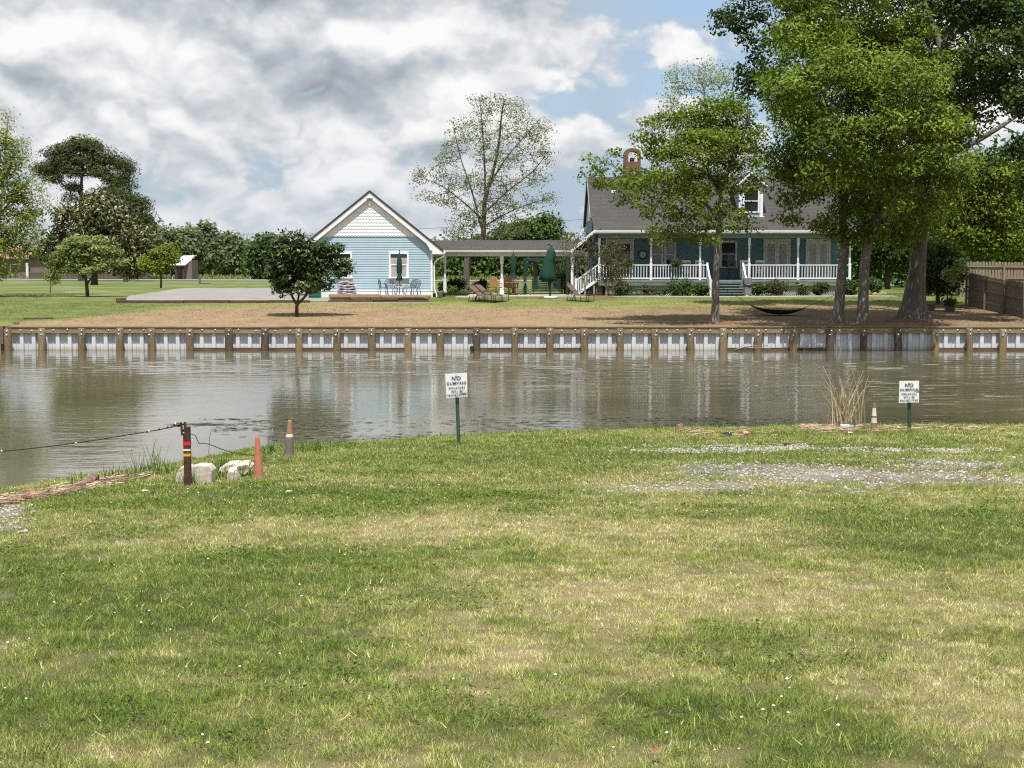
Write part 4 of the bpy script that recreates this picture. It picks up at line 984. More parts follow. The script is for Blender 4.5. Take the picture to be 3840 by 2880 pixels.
# ================================================================ TREES AND PLANTS
M['bark_twig'] = mat('grey_brown_twig_bark', (.15, .12, .10), (.09, .07, .06), 6, .95)
LM = {
 'spring': leafmat('spring_leaf', [(0, (.058, .094, .010)), (.5, (.135, .195, .020)), (1, (.24, .30, .036))], .36),
 'cypress': leafmat('feathery_leaf', [(0, (.056, .092, .011)), (.5, (.126, .190, .020)), (1, (.235, .30, .036))], .29),
 'dark': leafmat('dark_leaf', [(0, (.022, .042, .010)), (.5, (.045, .080, .014)), (1, (.095, .14, .026))], .25),
 'mid': leafmat('woodland_leaf', [(0, (.04, .07, .02)), (.5, (.075, .125, .03)), (1, (.14, .20, .05))], .3),
 'hazy': leafmat('haze_tinted_leaf', [(0, (.075, .105, .05)), (.5, (.135, .175, .08)), (1, (.21, .25, .12))], .3),  # greens lightened so the leaf colour carries the haze of distance
 'pale': leafmat('pale_young_leaf', [(0, (.13, .17, .05)), (.5, (.24, .29, .10)), (1, (.38, .40, .19))], .4),
 'fresh': leafmat('fresh_bright_leaf', [(0, (.11, .16, .045)), (.5, (.23, .29, .09)), (1, (.42, .46, .22))], .4),
 'yellow': leafmat('yellow_green_leaf', [(0, (.09, .135, .016)), (.5, (.185, .235, .028)), (1, (.31, .345, .055))], .45),
 'glossy': leafmat('glossy_evergreen_leaf', [(0, (.015, .030, .010)), (.5, (.038, .066, .014)), (.78, (.075, .11, .022)), (1, (.22, .25, .06))], .12, .45, .3),
 'magnolia': leafmat('magnolia_leaf', [(0, (.022, .030, .010)), (.55, (.045, .062, .018)), (.72, (.10, .10, .03)), (1, (.46, .40, .15))], .15, .4, .5),
 'pine': leafmat('pine_needle', [(0, (.030, .045, .012)), (.5, (.060, .082, .020)), (1, (.11, .135, .035))], .15),
 'sparse': leafmat('sparse_leaf', [(0, (.10, .13, .04)), (.5, (.18, .22, .075)), (1, (.31, .34, .16))], .4),
 'seed': leafmat('dry_seed_cluster', [(0, (.10, .07, .045)), (.5, (.19, .13, .085)), (1, (.30, .22, .14))], .2),
 'oldrose': leafmat('bronze_green_leaf', [(0, (.03, .045, .015)), (.5, (.06, .075, .022)), (1, (.15, .10, .04))], .2),
}
def leaf_arrays(c, outward, L, W, upb=.5, outb=.7, rnd=.8, droop=0.0):
    n = len(c)
    nm = outward * outb + rng.normal(0, rnd, (n, 3)); nm[:, 2] += upb
    nm /= np.linalg.norm(nm, axis=1)[:, None] + 1e-9
    t = rng.normal(0, 1, (n, 3)); t[:, 2] -= droop
    a = t - nm * (t * nm).sum(1)[:, None]; a /= np.linalg.norm(a, axis=1)[:, None] + 1e-9
    b_ = np.cross(nm, a); l = (L * rng.uniform(.65, 1.35, n))[:, None]; w = (W * rng.uniform(.65, 1.35, n))[:, None]
    v = np.stack([c - a * l * .5, c + b_ * w * .5 + a * l * .08, c + a * l * .5, c - b_ * w * .5 + a * l * .08], 1)
    return v.reshape(-1, 3)
def foliage(name, clumps, spread, n_per, L, W, m, parent=None, off=(0, 0, 0), centre=None, upb=.5, outb=.7, rnd=.8, droop=0., tmode='rand', flat=.75):
    clumps = np.asarray(clumps, float); k = len(clumps)
    sp = spread * rng.uniform(.7, 1.35, k)
    idx = np.repeat(np.arange(k), n_per); n = len(idx)
    o = rng.normal(0, 1, (n, 3)); r = np.linalg.norm(o, axis=1)[:, None]; o = o / r * np.minimum(r, 1.9) ** .8
    o[:, 2] *= flat; p = clumps[idx] + o * sp[idx][:, None]
    cen = clumps.mean(0) if centre is None else np.asarray(centre)
    out = o * .8 + (p - cen) / (np.linalg.norm(p - cen, axis=1)[:, None] + 1e-6) * .6
    v = leaf_arrays(p, out, L, W, upb, outb, rnd, droop)
    ct_ = rng.normal(0, .18, k)[idx]
    t = np.clip(.48 + ct_ + rng.normal(0, .11, n), 0, 1)
    if tmode == 'mag': t = np.where(rng.random(n) < .34, rng.uniform(.78, 1, n), rng.uniform(0, .65, n))
    return npmesh(name, v, np.arange(n * 4).reshape(n, 4), m, parent, off, tint=np.repeat(t, 4))
def smooth_path(pts, step=.35):
    pts = [np.asarray(p, float) for p in pts]; out = [pts[0]]
    for i in range(len(pts) - 1):
        p0, p1, p2, p3 = pts[max(i - 1, 0)], pts[i], pts[i + 1], pts[min(i + 2, len(pts) - 1)]
        k = max(2, int(np.linalg.norm(p2 - p1) / step))
        for j in range(1, k + 1):
            t = j / k; out.append(.5 * ((2 * p1) + (p2 - p0) * t + (2 * p0 - 5 * p1 + 4 * p2 - p3) * t * t + (3 * p1 - p0 - 3 * p2 + p3) * t ** 3))
    return out
def grow(trunks, radii, clumps, step=.5, rise=.25, tip=.012, maxb=.55, updown=.8, wig=.06, expo=2.3, zmin=None):
    """trunks: list of paths (np pts); radii: list of (r0, r1). Limbs reach every clump from the nearest wood below it."""
    pos, par, rad, fixed = [], [], [], []
    for path, (r0, r1) in zip(trunks, radii):
        p = smooth_path(path, step); n = len(p); start = len(pos)
        for i, q in enumerate(p):
            if i == 0 and start > 0:
                dd = np.linalg.norm(np.array(pos) - q, axis=1); par.append(int(dd.argmin()) if dd.min() < 1.2 else -1)
            else: par.append(len(pos) - 1 if i else -1)
            pos.append(q); rad.append(r0 + (r1 - r0) * i / max(1, n - 1)); fixed.append(True)
    nt = len(pos); P_ = np.zeros((nt + 40 * len(clumps) + 10, 3)); P_[:nt] = pos; n = nt
    z0 = P_[:nt, 2].min(); zt = P_[:nt, 2].max()
    ok0 = P_[:nt, 2] >= (z0 + .28 * (zt - z0) if zmin is None else zmin)
    okm = np.ones(len(P_), bool); okm[:nt] = ok0
    depth = np.zeros(len(P_)); 
    cl = np.asarray(clumps, float)
    d0 = np.min(np.linalg.norm(cl[:, None] - P_[None, :nt], axis=2), axis=1)
    tips = []
    for ci in np.argsort(d0):
        c = cl[ci]; d = np.linalg.norm(P_[:n] - c, axis=1)
        cost = d + updown * np.maximum(0, P_[:n, 2] - c[2] + .15 * d) + .18 * depth[:n]; cost[~okm[:n]] = 1e9
        a = int(cost.argmin()); q0 = P_[a]; L = d[a]
        if L < .05: continue
        pa = par[a] if par[a] >= 0 else a
        dirp = q0 - P_[pa]; ln = np.linalg.norm(dirp); dirp = dirp / ln if ln > 1e-6 else np.array([0, 0, 1.])
        ctrl = q0 + dirp * L * .25 + (c - q0) * .25 + np.array([0, 0, rise * L]) + rng.normal(0, wig * L, 3)
        k = int(np.clip(L / step, 2, 30)); prev = a
        for j in range(1, k + 1):
            t = j / k; q = (1 - t) ** 2 * q0 + 2 * t * (1 - t) * ctrl + t * t * c
            if j < k: q = q + rng.normal(0, wig * step * .5, 3)
            P_[n] = q; par.append(prev); rad.append(0.); fixed.append(False); depth[n] = depth[prev] + L / k; prev = n; n += 1
        tips.append(prev)
    P_ = P_[:n]; par = np.array(par); acc = np.zeros(n); kids = np.zeros(n, int)
    for i in range(n):
        if par[i] >= 0: kids[par[i]] += 1
    r = np.zeros(n)
    for i in range(n - 1, -1, -1):
        if fixed[i]: r[i] = rad[i]
        else: r[i] = max(tip, acc[i] ** (1 / expo)) if acc[i] > 0 else tip
        if par[i] >= 0: acc[par[i]] += r[i] ** expo
    for i in range(n):
        if not fixed[i]: r[i] = min(r[i], maxb * r[par[i]] if fixed[par[i]] else r[par[i]] * .98)
    return P_, par, r, nt
def wood(name, P_, par, r, nt, m, parent, off, trunks, radii, flare=0.0, sides=12, twig_sides=5, rough=.07):
    V, Q, base = [], [], 0
    for path, (r0, r1) in zip(trunks, radii):
        p = np.array(smooth_path(path, .25)); n = len(p); ang = np.linspace(0, 2 * np.pi, sides, endpoint=False)
        tan = np.gradient(p, axis=0); tan /= np.linalg.norm(tan, axis=1)[:, None]
        u = np.cross(tan, [0, 1, 0.02]); u /= np.linalg.norm(u, axis=1)[:, None]; w = np.cross(tan, u)
        h = np.linalg.norm(p - p[0], axis=1); dec = .45 if flare < 1 else .75; rr = np.linspace(r0, r1, n)
        seed = rng.uniform(0, 50)
        ridge = 1 + rough * (2 * fbm(np.repeat(ang[None] * 1.6 + seed, n, 0), np.repeat(h[:, None] * .7, sides, 1), 3) - 1) * 2
        fl = np.exp(-h / dec)[:, None] * flare * (1 + .9 * np.cos(ang[None] * 4 + seed) * .5 + .5 * np.cos(ang[None] * 3 + 1 + seed) * .6)
        R_ = rr[:, None] * (ridge + fl)
        v = p[:, None] + u[:, None] * (np.cos(ang)[None, :, None] * R_[..., None]) + w[:, None] * (np.sin(ang)[None, :, None] * R_[..., None])
        i = (np.arange(n - 1)[:, None] * sides + np.arange(sides)[None]).ravel(); j = (np.arange(n - 1)[:, None] * sides + (np.arange(sides)[None] + 1) % sides).ravel()
        V.append(v.reshape(-1, 3)); Q.append(np.stack([i, j, j + sides, i + sides], 1) + base); base += n * sides
    s = np.arange(nt, len(P_))
    if len(s):
        a, b_ = P_[par[s]], P_[s]; ra = np.minimum(r[par[s]], r[s] * 1.5 + .01); rb = r[s]; d = b_ - a; d /= np.linalg.norm(d, axis=1)[:, None] + 1e-9
        u = np.cross(d, np.array([.31, .2, .93])); u /= np.linalg.norm(u, axis=1)[:, None] + 1e-9; w = np.cross(d, u); k = twig_sides
        ang = np.linspace(0, 2 * np.pi, k, endpoint=False); cs = (u[:, None] * np.cos(ang)[None, :, None] + w[:, None] * np.sin(ang)[None, :, None])
        v = np.stack([a[:, None] + cs * ra[:, None, None], b_[:, None] + d[:, None] * (rb * .3)[:, None, None] + cs * rb[:, None, None]], 1)
        o = np.arange(len(s)) * 2 * k; i = np.arange(k); q = np.stack([o[:, None] + i, o[:, None] + (i + 1) % k, o[:, None] + k + (i + 1) % k, o[:, None] + k + i], 2)
        V.append(v.reshape(-1, 3)); Q.append(q.reshape(-1, 4) + base)
    return npmesh(name, np.concatenate(V), np.concatenate(Q), m, parent, off, smooth=True)
def blobs_pts(blobs, d, n, thick=.8, shell=.35, minsep=0):
    """blobs: (X,Y,rx,ry[,dy]) ellipses in the picture at distance d (+dy metres) -> points through ellipsoids"""
    w = np.array([b[2] * b[3] for b in blobs], float); w = w / w.sum(); out = []
    for b_, k in zip(blobs, np.maximum(1, np.round(w * n).astype(int))):
        dd = d + (b_[4] if len(b_) > 4 else 0); c = P(b_[0], b_[1], dd); rx, rz = b_[2] * dd / FPX, b_[3] * dd / FPX; ry = min(rx, max(rz, rx * .7)) * thick
        q = rng.normal(0, 1, (k, 3)); q /= np.linalg.norm(q, axis=1)[:, None]; q *= (shell + (1 - shell) * rng.random(k) ** (1 / 2.2))[:, None]
        out.append(np.array(c)[None] + q * np.array([rx, ry, rz])[None])
    return np.concatenate(out)
def tree(name, label, cat, d, base, trunks, radii, blobs, nclump, spread, n_per, L, W, lm, bark, group=None, thick=.8, flare=.3, shell=.3, base_z=None, fol=None, grw=None, extra=None, rough=.07):
    """trunks: list of [(X,Y)...] picture points at distance d (optionally (X,Y,dy)); radii in picture px"""
    bx = wx(base[0], d); bz = Hf(bx, d) if base_z is None else base_z
    off = (bx, d, bz); t = thing(name, label, cat, off, group=group)
    tr = []; first = True
    for path in trunks:
        pts = [np.array(P(q[0], q[1], d + (q[2] if len(q) > 2 else 0))) for q in path]
        if first: pts[0] = np.array([bx, d, bz - .15]); first = False
        tr.append(pts)
    rad = [(a * d / FPX, b_ * d / FPX) for a, b_ in radii]
    cl = blobs_pts(blobs, d, nclump, thick, shell)
    P_, par, r, nt = grow(tr, rad, cl, **(grw or {}))
    wood('trunk', P_, par, r, nt, M[bark], t, off, tr, rad, flare, rough=rough)
    fc = np.array(P(np.mean([q[0] for q in blobs]), np.mean([q[1] for q in blobs]) + 60, d))
    if n_per: foliage('crown', cl, spread, n_per, L, W, LM[lm], t, off, fc, **(fol or {}))
    if extra:
        for (nm, bl, nc, sp, npr, l_, w_, lm_) in extra: foliage(nm, blobs_pts(bl, d, nc, thick, shell), sp, npr, l_, w_, LM[lm_], t, off, fc)
    return t

# ---- trees standing on the seawall lawn
tree('evergreen_tree', 'small round dark glossy evergreen with forked stem on the bare lawn before the cottage', 'tree', 77.0, (1111, 1195),
     [[(1111, 1195), (1113, 1150), (1118, 1135)], [(1113, 1140), (1095, 1110), (1085, 1060), (1080, 1000)], [(1118, 1138), (1150, 1105), (1172, 1060), (1190, 1000)], [(1114, 1140), (1122, 1100), (1120, 1040), (1130, 960)]],
     [(7, 6), (5, 2.5), (5, 2.5), (4, 2)],
     [(1080, 930, 75, 55), (1120, 985, 100, 70), (1185, 960, 70, 55), (1230, 1005, 70, 50), (1050, 1020, 65, 50), (1130, 1050, 95, 45), (1010, 1015, 35, 22), (1215, 935, 50, 30), (1275, 1000, 45, 30), (1100, 895, 50, 22), (1160, 890, 12, 12), (1055, 1075, 32, 24), (1190, 1070, 50, 26), (1045, 1095, 18, 12), (1270, 930, 14, 22), (1060, 960, 50, 50)],
     230, .22, 44, .25, .095, 'glossy', 'bark_dark', fol=dict(upb=.6, outb=.8, rnd=.7), grw=dict(step=.3, rise=.1, maxb=.6), flare=.2)
tree('maple_tree', 'light green maple with slim straight grey trunk in front of the porch steps', 'tree', 73.4, (2682, 1210),
     [[(2682, 1210), (2684, 1100), (2686, 1000), (2692, 900), (2700, 780), (2712, 690), (2740, 620), (2790, 500), (2810, 420)], [(2694, 820), (2640, 760), (2560, 700), (2450, 650, 1), (2330, 640, 1)], [(2690, 930), (2640, 890), (2560, 870, -1), (2450, 850, -1)], [(2706, 730), (2650, 640, 1), (2590, 520, 1), (2560, 430, 1)]],
     [(15, 5), (6, 2), (5, 2), (6, 2.5)],
     [(2640, 420, 120, 60), (2540, 490, 150, 80), (2700, 480, 140, 100), (2490, 550, 100, 55), (2620, 580, 160, 90), (2780, 560, 100, 90), (2300, 585, 40, 18), (2240, 600, 40, 25), (2290, 660, 100, 35), (2240, 690, 50, 20), (2420, 680, 110, 50), (2540, 690, 110, 60), (2650, 690, 120, 60), (2780, 680, 80, 60), (2390, 760, 80, 35), (2500, 800, 90, 35), (2620, 800, 100, 45), (2740, 800, 80, 40), (2560, 870, 110, 30), (2690, 855, 70, 25), (2800, 850, 40, 24), (2470, 870, 60, 18), (2720, 390, 80, 40), (2480, 900, 50, 14, -1), (2650, 900, 60, 20, -1), (2500, 590, 70, 30), (2480, 640, 120, 40, -2.5), (2640, 540, 110, 60, -2.5), (2380, 700, 90, 30, -2), (2600, 730, 100, 40, -2)],
     450, .30, 50, .155, .10, 'spring', 'bark_grey', thick=.9, flare=.45, fol=dict(upb=.7, flat=.55), grw=dict(step=.45, rise=.12, maxb=.5))
# two tall feathery trees and the wide buttressed one share a big mixed crown
tree('tall_tree', 'tall feathery green tree on a leaning dark trunk, nearer the hammock', 'tree', 74.6, (3142, 1205),
     [[(3142, 1205), (3150, 1110), (3160, 990), (3168, 900), (3160, 820), (3168, 700), (3172, 500), (3200, 250), (3220, 60)], [(3168, 760), (3090, 640), (3010, 520), (2950, 400)], [(3170, 640), (3250, 540), (3290, 400), (3300, 250)]],
     [(20, 6), (8, 3), (8, 3)],
     [(3060, 60, 170, 90), (3000, 200, 140, 110), (3150, 180, 170, 120), (2960, 380, 110, 130), (3080, 380, 150, 120), (3200, 350, 140, 120), (2990, 560, 110, 110), (3110, 560, 130, 110), (3000, 700, 95, 80), (3110, 720, 100, 80), (3060, 830, 100, 50), (3140, 870, 60, 40), (3080, 250, 160, 100, -3), (3000, 450, 130, 90, -3), (3120, 640, 140, 80, -3.2), (3060, 120, 160, 80, -2.5), (3180, 480, 120, 90, -2.5), (3020, 330, 130, 80, -5.5), (3130, 520, 120, 70, -5.5), (3060, 660, 110, 50, -5), (3160, 250, 120, 90, -5.5), (2980, 790, 50, 40), (2910, 300, 70, 70), (3040, -60, 200, 80), (2990, 640, 100, 70)],
     470, .46, 74, .215, .105, 'cypress', 'bark_grey', thick=.9, flare=.5, fol=dict(upb=.85, flat=.5, droop=.9), grw=dict(step=.6, rise=.12, maxb=.5))
tree('tall_tree', 'tall feathery green tree on a thick straight grey trunk beside the broad buttressed trunk', 'tree', 74.0, (3237, 1213),
     [[(3237, 1213), (3238, 1120), (3242, 1000), (3256, 910), (3290, 820), (3320, 680), (3340, 480), (3380, 300), (3400, 120)], [(3262, 880), (3210, 790), (3190, 640), (3180, 480)], [(3310, 720), (3420, 600), (3490, 480), (3520, 380)]],
     [(22, 6), (9, 3), (9, 3)],
     [(3330, 60, 170, 100), (3350, 220, 170, 120), (3440, 180, 150, 120), (3330, 400, 150, 120), (3470, 340, 130, 120), (3560, 400, 90, 90), (3330, 570, 130, 110), (3470, 520, 130, 110), (3580, 520, 80, 80), (3300, 730, 110, 80), (3430, 690, 130, 100), (3540, 660, 90, 90), (3270, 850, 90, 55), (3390, 830, 100, 70), (3500, 800, 90, 70), (3200, 900, 55, 40), (3420, 900, 80, 40), (3380, 300, 170, 100, -3), (3480, 480, 140, 90, -3.5), (3330, 640, 140, 90, -3), (3460, 780, 110, 60, -3), (3580, 620, 90, 80, -3), (3240, 560, 110, 100, -1), (3250, 300, 110, 120, -1), (3330, 450, 130, 80, -5.5), (3450, 600, 120, 70, -5.5), (3540, 460, 100, 70, -5), (3400, 280, 140, 80, -5.5), (3360, 740, 100, 50, -4.5), (3300, -60, 220, 80), (3560, 250, 80, 80), (3230, 800, 60, 50)],
     560, .46, 74, .215, .105, 'cypress', 'bark_grey', thick=.95, flare=.4, fol=dict(upb=.85, flat=.5, droop=.9), grw=dict(step=.6, rise=.12, maxb=.5))
tree('sycamore_tree', 'huge old tree with broad buttressed mottled trunk and dark crown spreading above the fence', 'tree', 75.6, (3430, 1208),
     [[(3430, 1208), (3432, 1130), (3440, 1000), (3450, 880), (3470, 700), (3500, 520), (3520, 300), (3560, 100)], [(3462, 760, 0), (3540, 600, 1.5), (3680, 520, 2), (3850, 410, 3)], [(3500, 540), (3600, 420, 2), (3720, 340, 2), (3800, 200, 2), (3900, 60, 2)], [(3480, 640), (3400, 480, 2), (3200, 300, 3), (2950, 120, 3.5), (2780, 60, 4)], [(3540, 200), (3480, 40, 2), (3420, -120, 2)], [(3560, 150), (3680, 0, 1), (3780, -120, 1)]],
     [(35, 14), (15, 6), (14, 5), (14, 4), (10, 4), (6, 3)],
     [(3720, 60, 150, 90, 2), (3800, 190, 110, 90, 2), (3640, 160, 110, 110, 2.5), (3700, 300, 110, 70, 3), (3800, 340, 90, 60, 3), (3680, 420, 80, 40, 3), (2790, 50, 110, 45, 4), (2730, 100, 60, 26, 4), (2880, 130, 110, 60, 4), (2840, 260, 80, 60, 4), (2900, 330, 90, 60, 4), (2960, -20, 160, 60, 4), (3840, 560, 60, 60, 3), (3760, 580, 50, 30, 3), (3870, 700, 60, 60, 3), (3560, -40, 200, 80, 3), (3150, 60, 200, 120, 4), (3300, 250, 200, 120, 4), (3500, 450, 150, 120, 4), (3400, 100, 180, 100, 4), (2800, 330, 50, 30, 4), (3900, 80, 100, 150, 3), (3760, 200, 130, 90, -4), (3850, 380, 120, 80, -4), (3680, 330, 110, 70, -3), (3880, 60, 140, 80, -3), (3640, 70, 120, 80, -1.5), (3720, -20, 150, 70, -2), (3600, -30, 120, 60, -1.5)],
     620, .42, 74, .20, .14, 'dark', 'bark_pale', thick=.55, flare=1.05, rough=.12, fol=dict(upb=.6, flat=.65), grw=dict(step=.6, rise=.1, maxb=.55))
# ---- behind the houses
tree('pecan_tree', 'tall thinly leaved tree with fine fan of bare branches rising behind the covered walkway', 'tree', 106.0, (1747, 1090),
     [[(1747, 1090), (1749, 1020), (1756, 958), (1790, 915), (1812, 890), (1815, 800), (1822, 730), (1850, 640), (1870, 540), (1880, 440), (1890, 380)], [(1812, 880), (1770, 720), (1730, 600), (1700, 480)], [(1816, 780), (1840, 690), (1900, 590), (1960, 520), (2030, 440)], [(1820, 740), (1818, 620), (1810, 500), (1800, 380)], [(1815, 830), (1740, 760), (1660, 700), (1580, 665)], [(1816, 800), (1900, 720), (2000, 640), (2060, 560)], [(1815, 850), (1900, 800), (2000, 760), (2090, 740)]],
     [(13, 2), (4, 1), (4, 1), (4, 1), (3.5, 1), (3.5, 1), (3, 1)],
     [(1800, 390, 50, 40), (1870, 400, 70, 50), (1940, 420, 50, 50), (1730, 480, 50, 50), (1820, 500, 110, 70), (1960, 500, 80, 60), (2030, 500, 50, 50), (1690, 560, 60, 50), (1880, 590, 130, 60), (2030, 580, 60, 40), (1650, 620, 50, 40), (1590, 650, 50, 25), (1570, 680, 30, 20), (1700, 680, 90, 50), (1840, 690, 120, 60), (2000, 660, 70, 40), (1600, 735, 50, 22), (1690, 750, 60, 40), (1960, 760, 100, 40), (2060, 740, 45, 22), (1740, 830, 70, 50), (1830, 800, 90, 70), (1740, 890, 60, 30), (1900, 850, 80, 50), (1690, 870, 30, 20)],
     1250, .26, 13, .145, .07, 'sparse', 'bark_twig', thick=.9, shell=.1, flare=.2, grw=dict(step=.45, rise=.22, tip=.010, maxb=.6, wig=.05, expo=2.6))
tree('leafy_tree', 'rounded leafy green tree just behind the walkway roof, beside the thin branching tree', 'tree', 118.0, (2010, 1080), [[(2010, 1080), (2005, 950), (2000, 880)]], [(9, 5)],
     [(2000, 860, 75, 40), (2060, 850, 30, 45), (1930, 880, 60, 30), (2040, 890, 50, 30), (1880, 895, 40, 20)], 110, .5, 60, .26, .17, 'mid', 'bark_dark')
tree('pale_tree', 'tall pale yellow-green feathery tree rising behind the house roof', 'tree', 128.0, (2660, 1075), [[(2660, 1075), (2655, 800), (2650, 500), (2640, 330)]], [(11, 3)],
     [(2610, 290, 110, 60), (2700, 290, 90, 60), (2540, 350, 60, 60), (2560, 440, 90, 60), (2680, 450, 120, 80), (2640, 560, 130, 80), (2760, 560, 90, 70), (2850, 620, 80, 70), (2700, 650, 120, 50), (2840, 700, 90, 50), (2950, 660, 70, 60)], 420, .5, 20, .24, .10, 'pale', 'twig', shell=.15, grw=dict(step=.8, rise=.25, maxb=.5, tip=.02))
tree('background_tree', 'broad dense green tree behind the wooden fence, its near lobe over the fence corner', 'tree', 92.0, (3640, 1105), [[(3640, 1105), (3650, 900), (3660, 700)]], [(12, 5)],
     [(3640, 640, 100, 70), (3740, 660, 100, 80), (3600, 760, 100, 80), (3720, 790, 110, 80), (3640, 880, 110, 60), (3560, 860, 60, 70), (3780, 900, 90, 60)], 230, .5, 70, .22, .14, 'spring', 'bark_dark', fol=dict(upb=.7, flat=.65))
tree('background_tree', 'shaded dark green tree at the far end of the fence, partly out of frame', 'tree', 98.0, (3860, 1090), [[(3860, 1090), (3850, 900), (3830, 700)]], [(12, 5)],
     [(3800, 700, 90, 70), (3850, 800, 120, 90), (3780, 840, 90, 70), (3840, 920, 110, 60), (3720, 930, 90, 50)], 210, .55, 66, .24, .15, 'mid', 'bark_dark', fol=dict(upb=.7, flat=.65))
tree('background_tree', 'deep green woodland tree seen through the gap between the big trunks', 'tree', 120.0, (3330, 1062), [[(3330, 1062), (3325, 900), (3320, 760)]], [(10, 4)],
     [(3330, 820, 110, 80), (3250, 880, 90, 70), (3420, 860, 90, 80), (3350, 940, 130, 60), (3230, 960, 70, 50), (3460, 960, 80, 50)], 200, .6, 60, .3, .18, 'dark', 'bark_dark')
# low dark shrub-like tree beside the fence
tree('shrub_tree', 'low dark spreading shrub tree with bright new tips beside the fence', 'tree', 84.0, (3520, 1120), [[(3520, 1120), (3515, 1080), (3500, 1030)], [(3517, 1090), (3480, 1085), (3455, 1090)]], [(8, 4), (4, 2)],
     [(3500, 960, 60, 60), (3560, 980, 50, 60), (3480, 1040, 60, 40), (3560, 1050, 55, 40), (3590, 1000, 40, 50), (3530, 1080, 60, 22)], 120, .32, 60, .17, .11, 'dark', 'bark_dark', extra=[('young_leaves', [(3570, 1030, 24, 26, -1.6), (3600, 1000, 14, 20, -1.6)], 9, .2, 40, .17, .11, 'fresh')])
# ---- crape myrtles by the side stair
for (bx, Y0, d, bl, lab) in ((2193, 1112, 89.6, [(2150, 920, 50, 50), (2200, 940, 50, 50), (2140, 990, 40, 40), (2200, 1000, 45, 35), (2220, 910, 30, 40), (2120, 960, 25, 40), (2175, 880, 30, 25)], 'sparse bushy crape myrtle standing before the side stair'),
                             (2273, 1118, 88.2, [(2290, 1010, 40, 40), (2260, 1040, 30, 22), (2320, 1040, 30, 25), (2275, 960, 25, 40), (2335, 1005, 20, 20)], 'small pale-stemmed crape myrtle in the mulch bed, nearer the bayou'),
                             (2298, 1112, 89.0, [(2290, 930, 40, 40), (2320, 960, 35, 45), (2270, 970, 20, 30), (2310, 1000, 30, 25)], 'upright crape myrtle full of brown seed heads before the porch rail')):
    tree('crape_myrtle', lab, 'small tree', d, (bx, Y0), [[(bx, Y0), (bx + 1, Y0 - 40), (bx - 3, Y0 - 70)], [(bx, Y0 - 35), (bx + 18, Y0 - 70), (bx + 26, Y0 - 120)], [(bx, Y0 - 40), (bx - 14, Y0 - 90), (bx - 20, Y0 - 150)]], [(4, 3), (2.5, 1.3), (2.5, 1.3)],
         bl, 95, .17, 15, .10, .06, 'oldrose', 'twig', group='crape myrtles by the porch', thick=.8, flare=.1, grw=dict(step=.25, rise=.2, tip=.007, maxb=.6), extra=[('seed_clumps', bl, 60, .12, 12, .07, .05, 'seed')])

# ---- open side of the lawn
tree('dogwood_tree', 'small spreading pale-leaved tree with dark trunk on the open lawn', 'tree', 89.5, (326, 1122), [[(326, 1122), (326, 1080), (322, 1050), (318, 1030)], [(326, 1065), (345, 1040), (375, 1010)], [(322, 1050), (295, 1020), (270, 1000)]], [(7, 5), (4, 2), (4, 2)],
     [(330, 905, 60, 25), (300, 940, 90, 35), (390, 950, 60, 35), (240, 980, 70, 30), (340, 990, 100, 30), (430, 985, 45, 25), (205, 1000, 30, 18), (300, 1015, 100, 15), (280, 920, 40, 20)], 200, .24, 38, .17, .10, 'fresh', 'bark_dark', fol=dict(upb=1.2, flat=.38), grw=dict(step=.3, rise=.05), flare=.2)
tree('sapling', 'thin pale sapling leaning beside the dogwood-like lawn tree', 'tree', 104.0, (186, 1078), [[(186, 1078), (190, 1055), (196, 1030)]], [(2.5, 1.5)],
     [(200, 1020, 25, 30), (185, 1035, 15, 15), (210, 1045, 18, 14), (190, 990, 12, 14)], 40, .25, 24, .15, .09, 'fresh', 'twig', flare=0, grw=dict(step=.3))
tree('lawn_tree', 'small yellow-green tree with slim dark trunk near the pale-roofed shed', 'tree', 127.0, (602, 1082), [[(602, 1082), (604, 1050), (603, 1020), (600, 980)]], [(4, 2.5)],
     [(620, 940, 40, 22), (570, 985, 50, 25), (610, 990, 50, 30), (640, 970, 35, 25), (545, 1000, 25, 12), (600, 960, 40, 25)], 110, .35, 40, .22, .12, 'yellow', 'bark_dark', fol=dict(upb=.9, flat=.5), grw=dict(step=.4), flare=.1)
tree('magnolia_tree', 'broad dark magnolia with cream-coloured leaf undersides beside the distant road', 'tree', 152.0, (352, 1066), [[(352, 1066), (356, 1020), (358, 900), (360, 780)]], [(12, 3)],
     [(370, 770, 60, 40), (400, 760, 40, 30), (320, 830, 100, 50), (420, 820, 90, 50), (270, 880, 100, 50), (380, 890, 130, 60), (490, 900, 90, 50), (220, 940, 70, 40), (310, 950, 130, 50), (440, 970, 120, 50), (540, 950, 50, 45), (190, 980, 50, 25), (500, 1000, 80, 30), (250, 800, 50, 30)], 420, .55, 70, .42, .16, 'magnolia', 'bark_dark', fol=dict(upb=.2, outb=1.0, tmode='mag'), flare=.3)
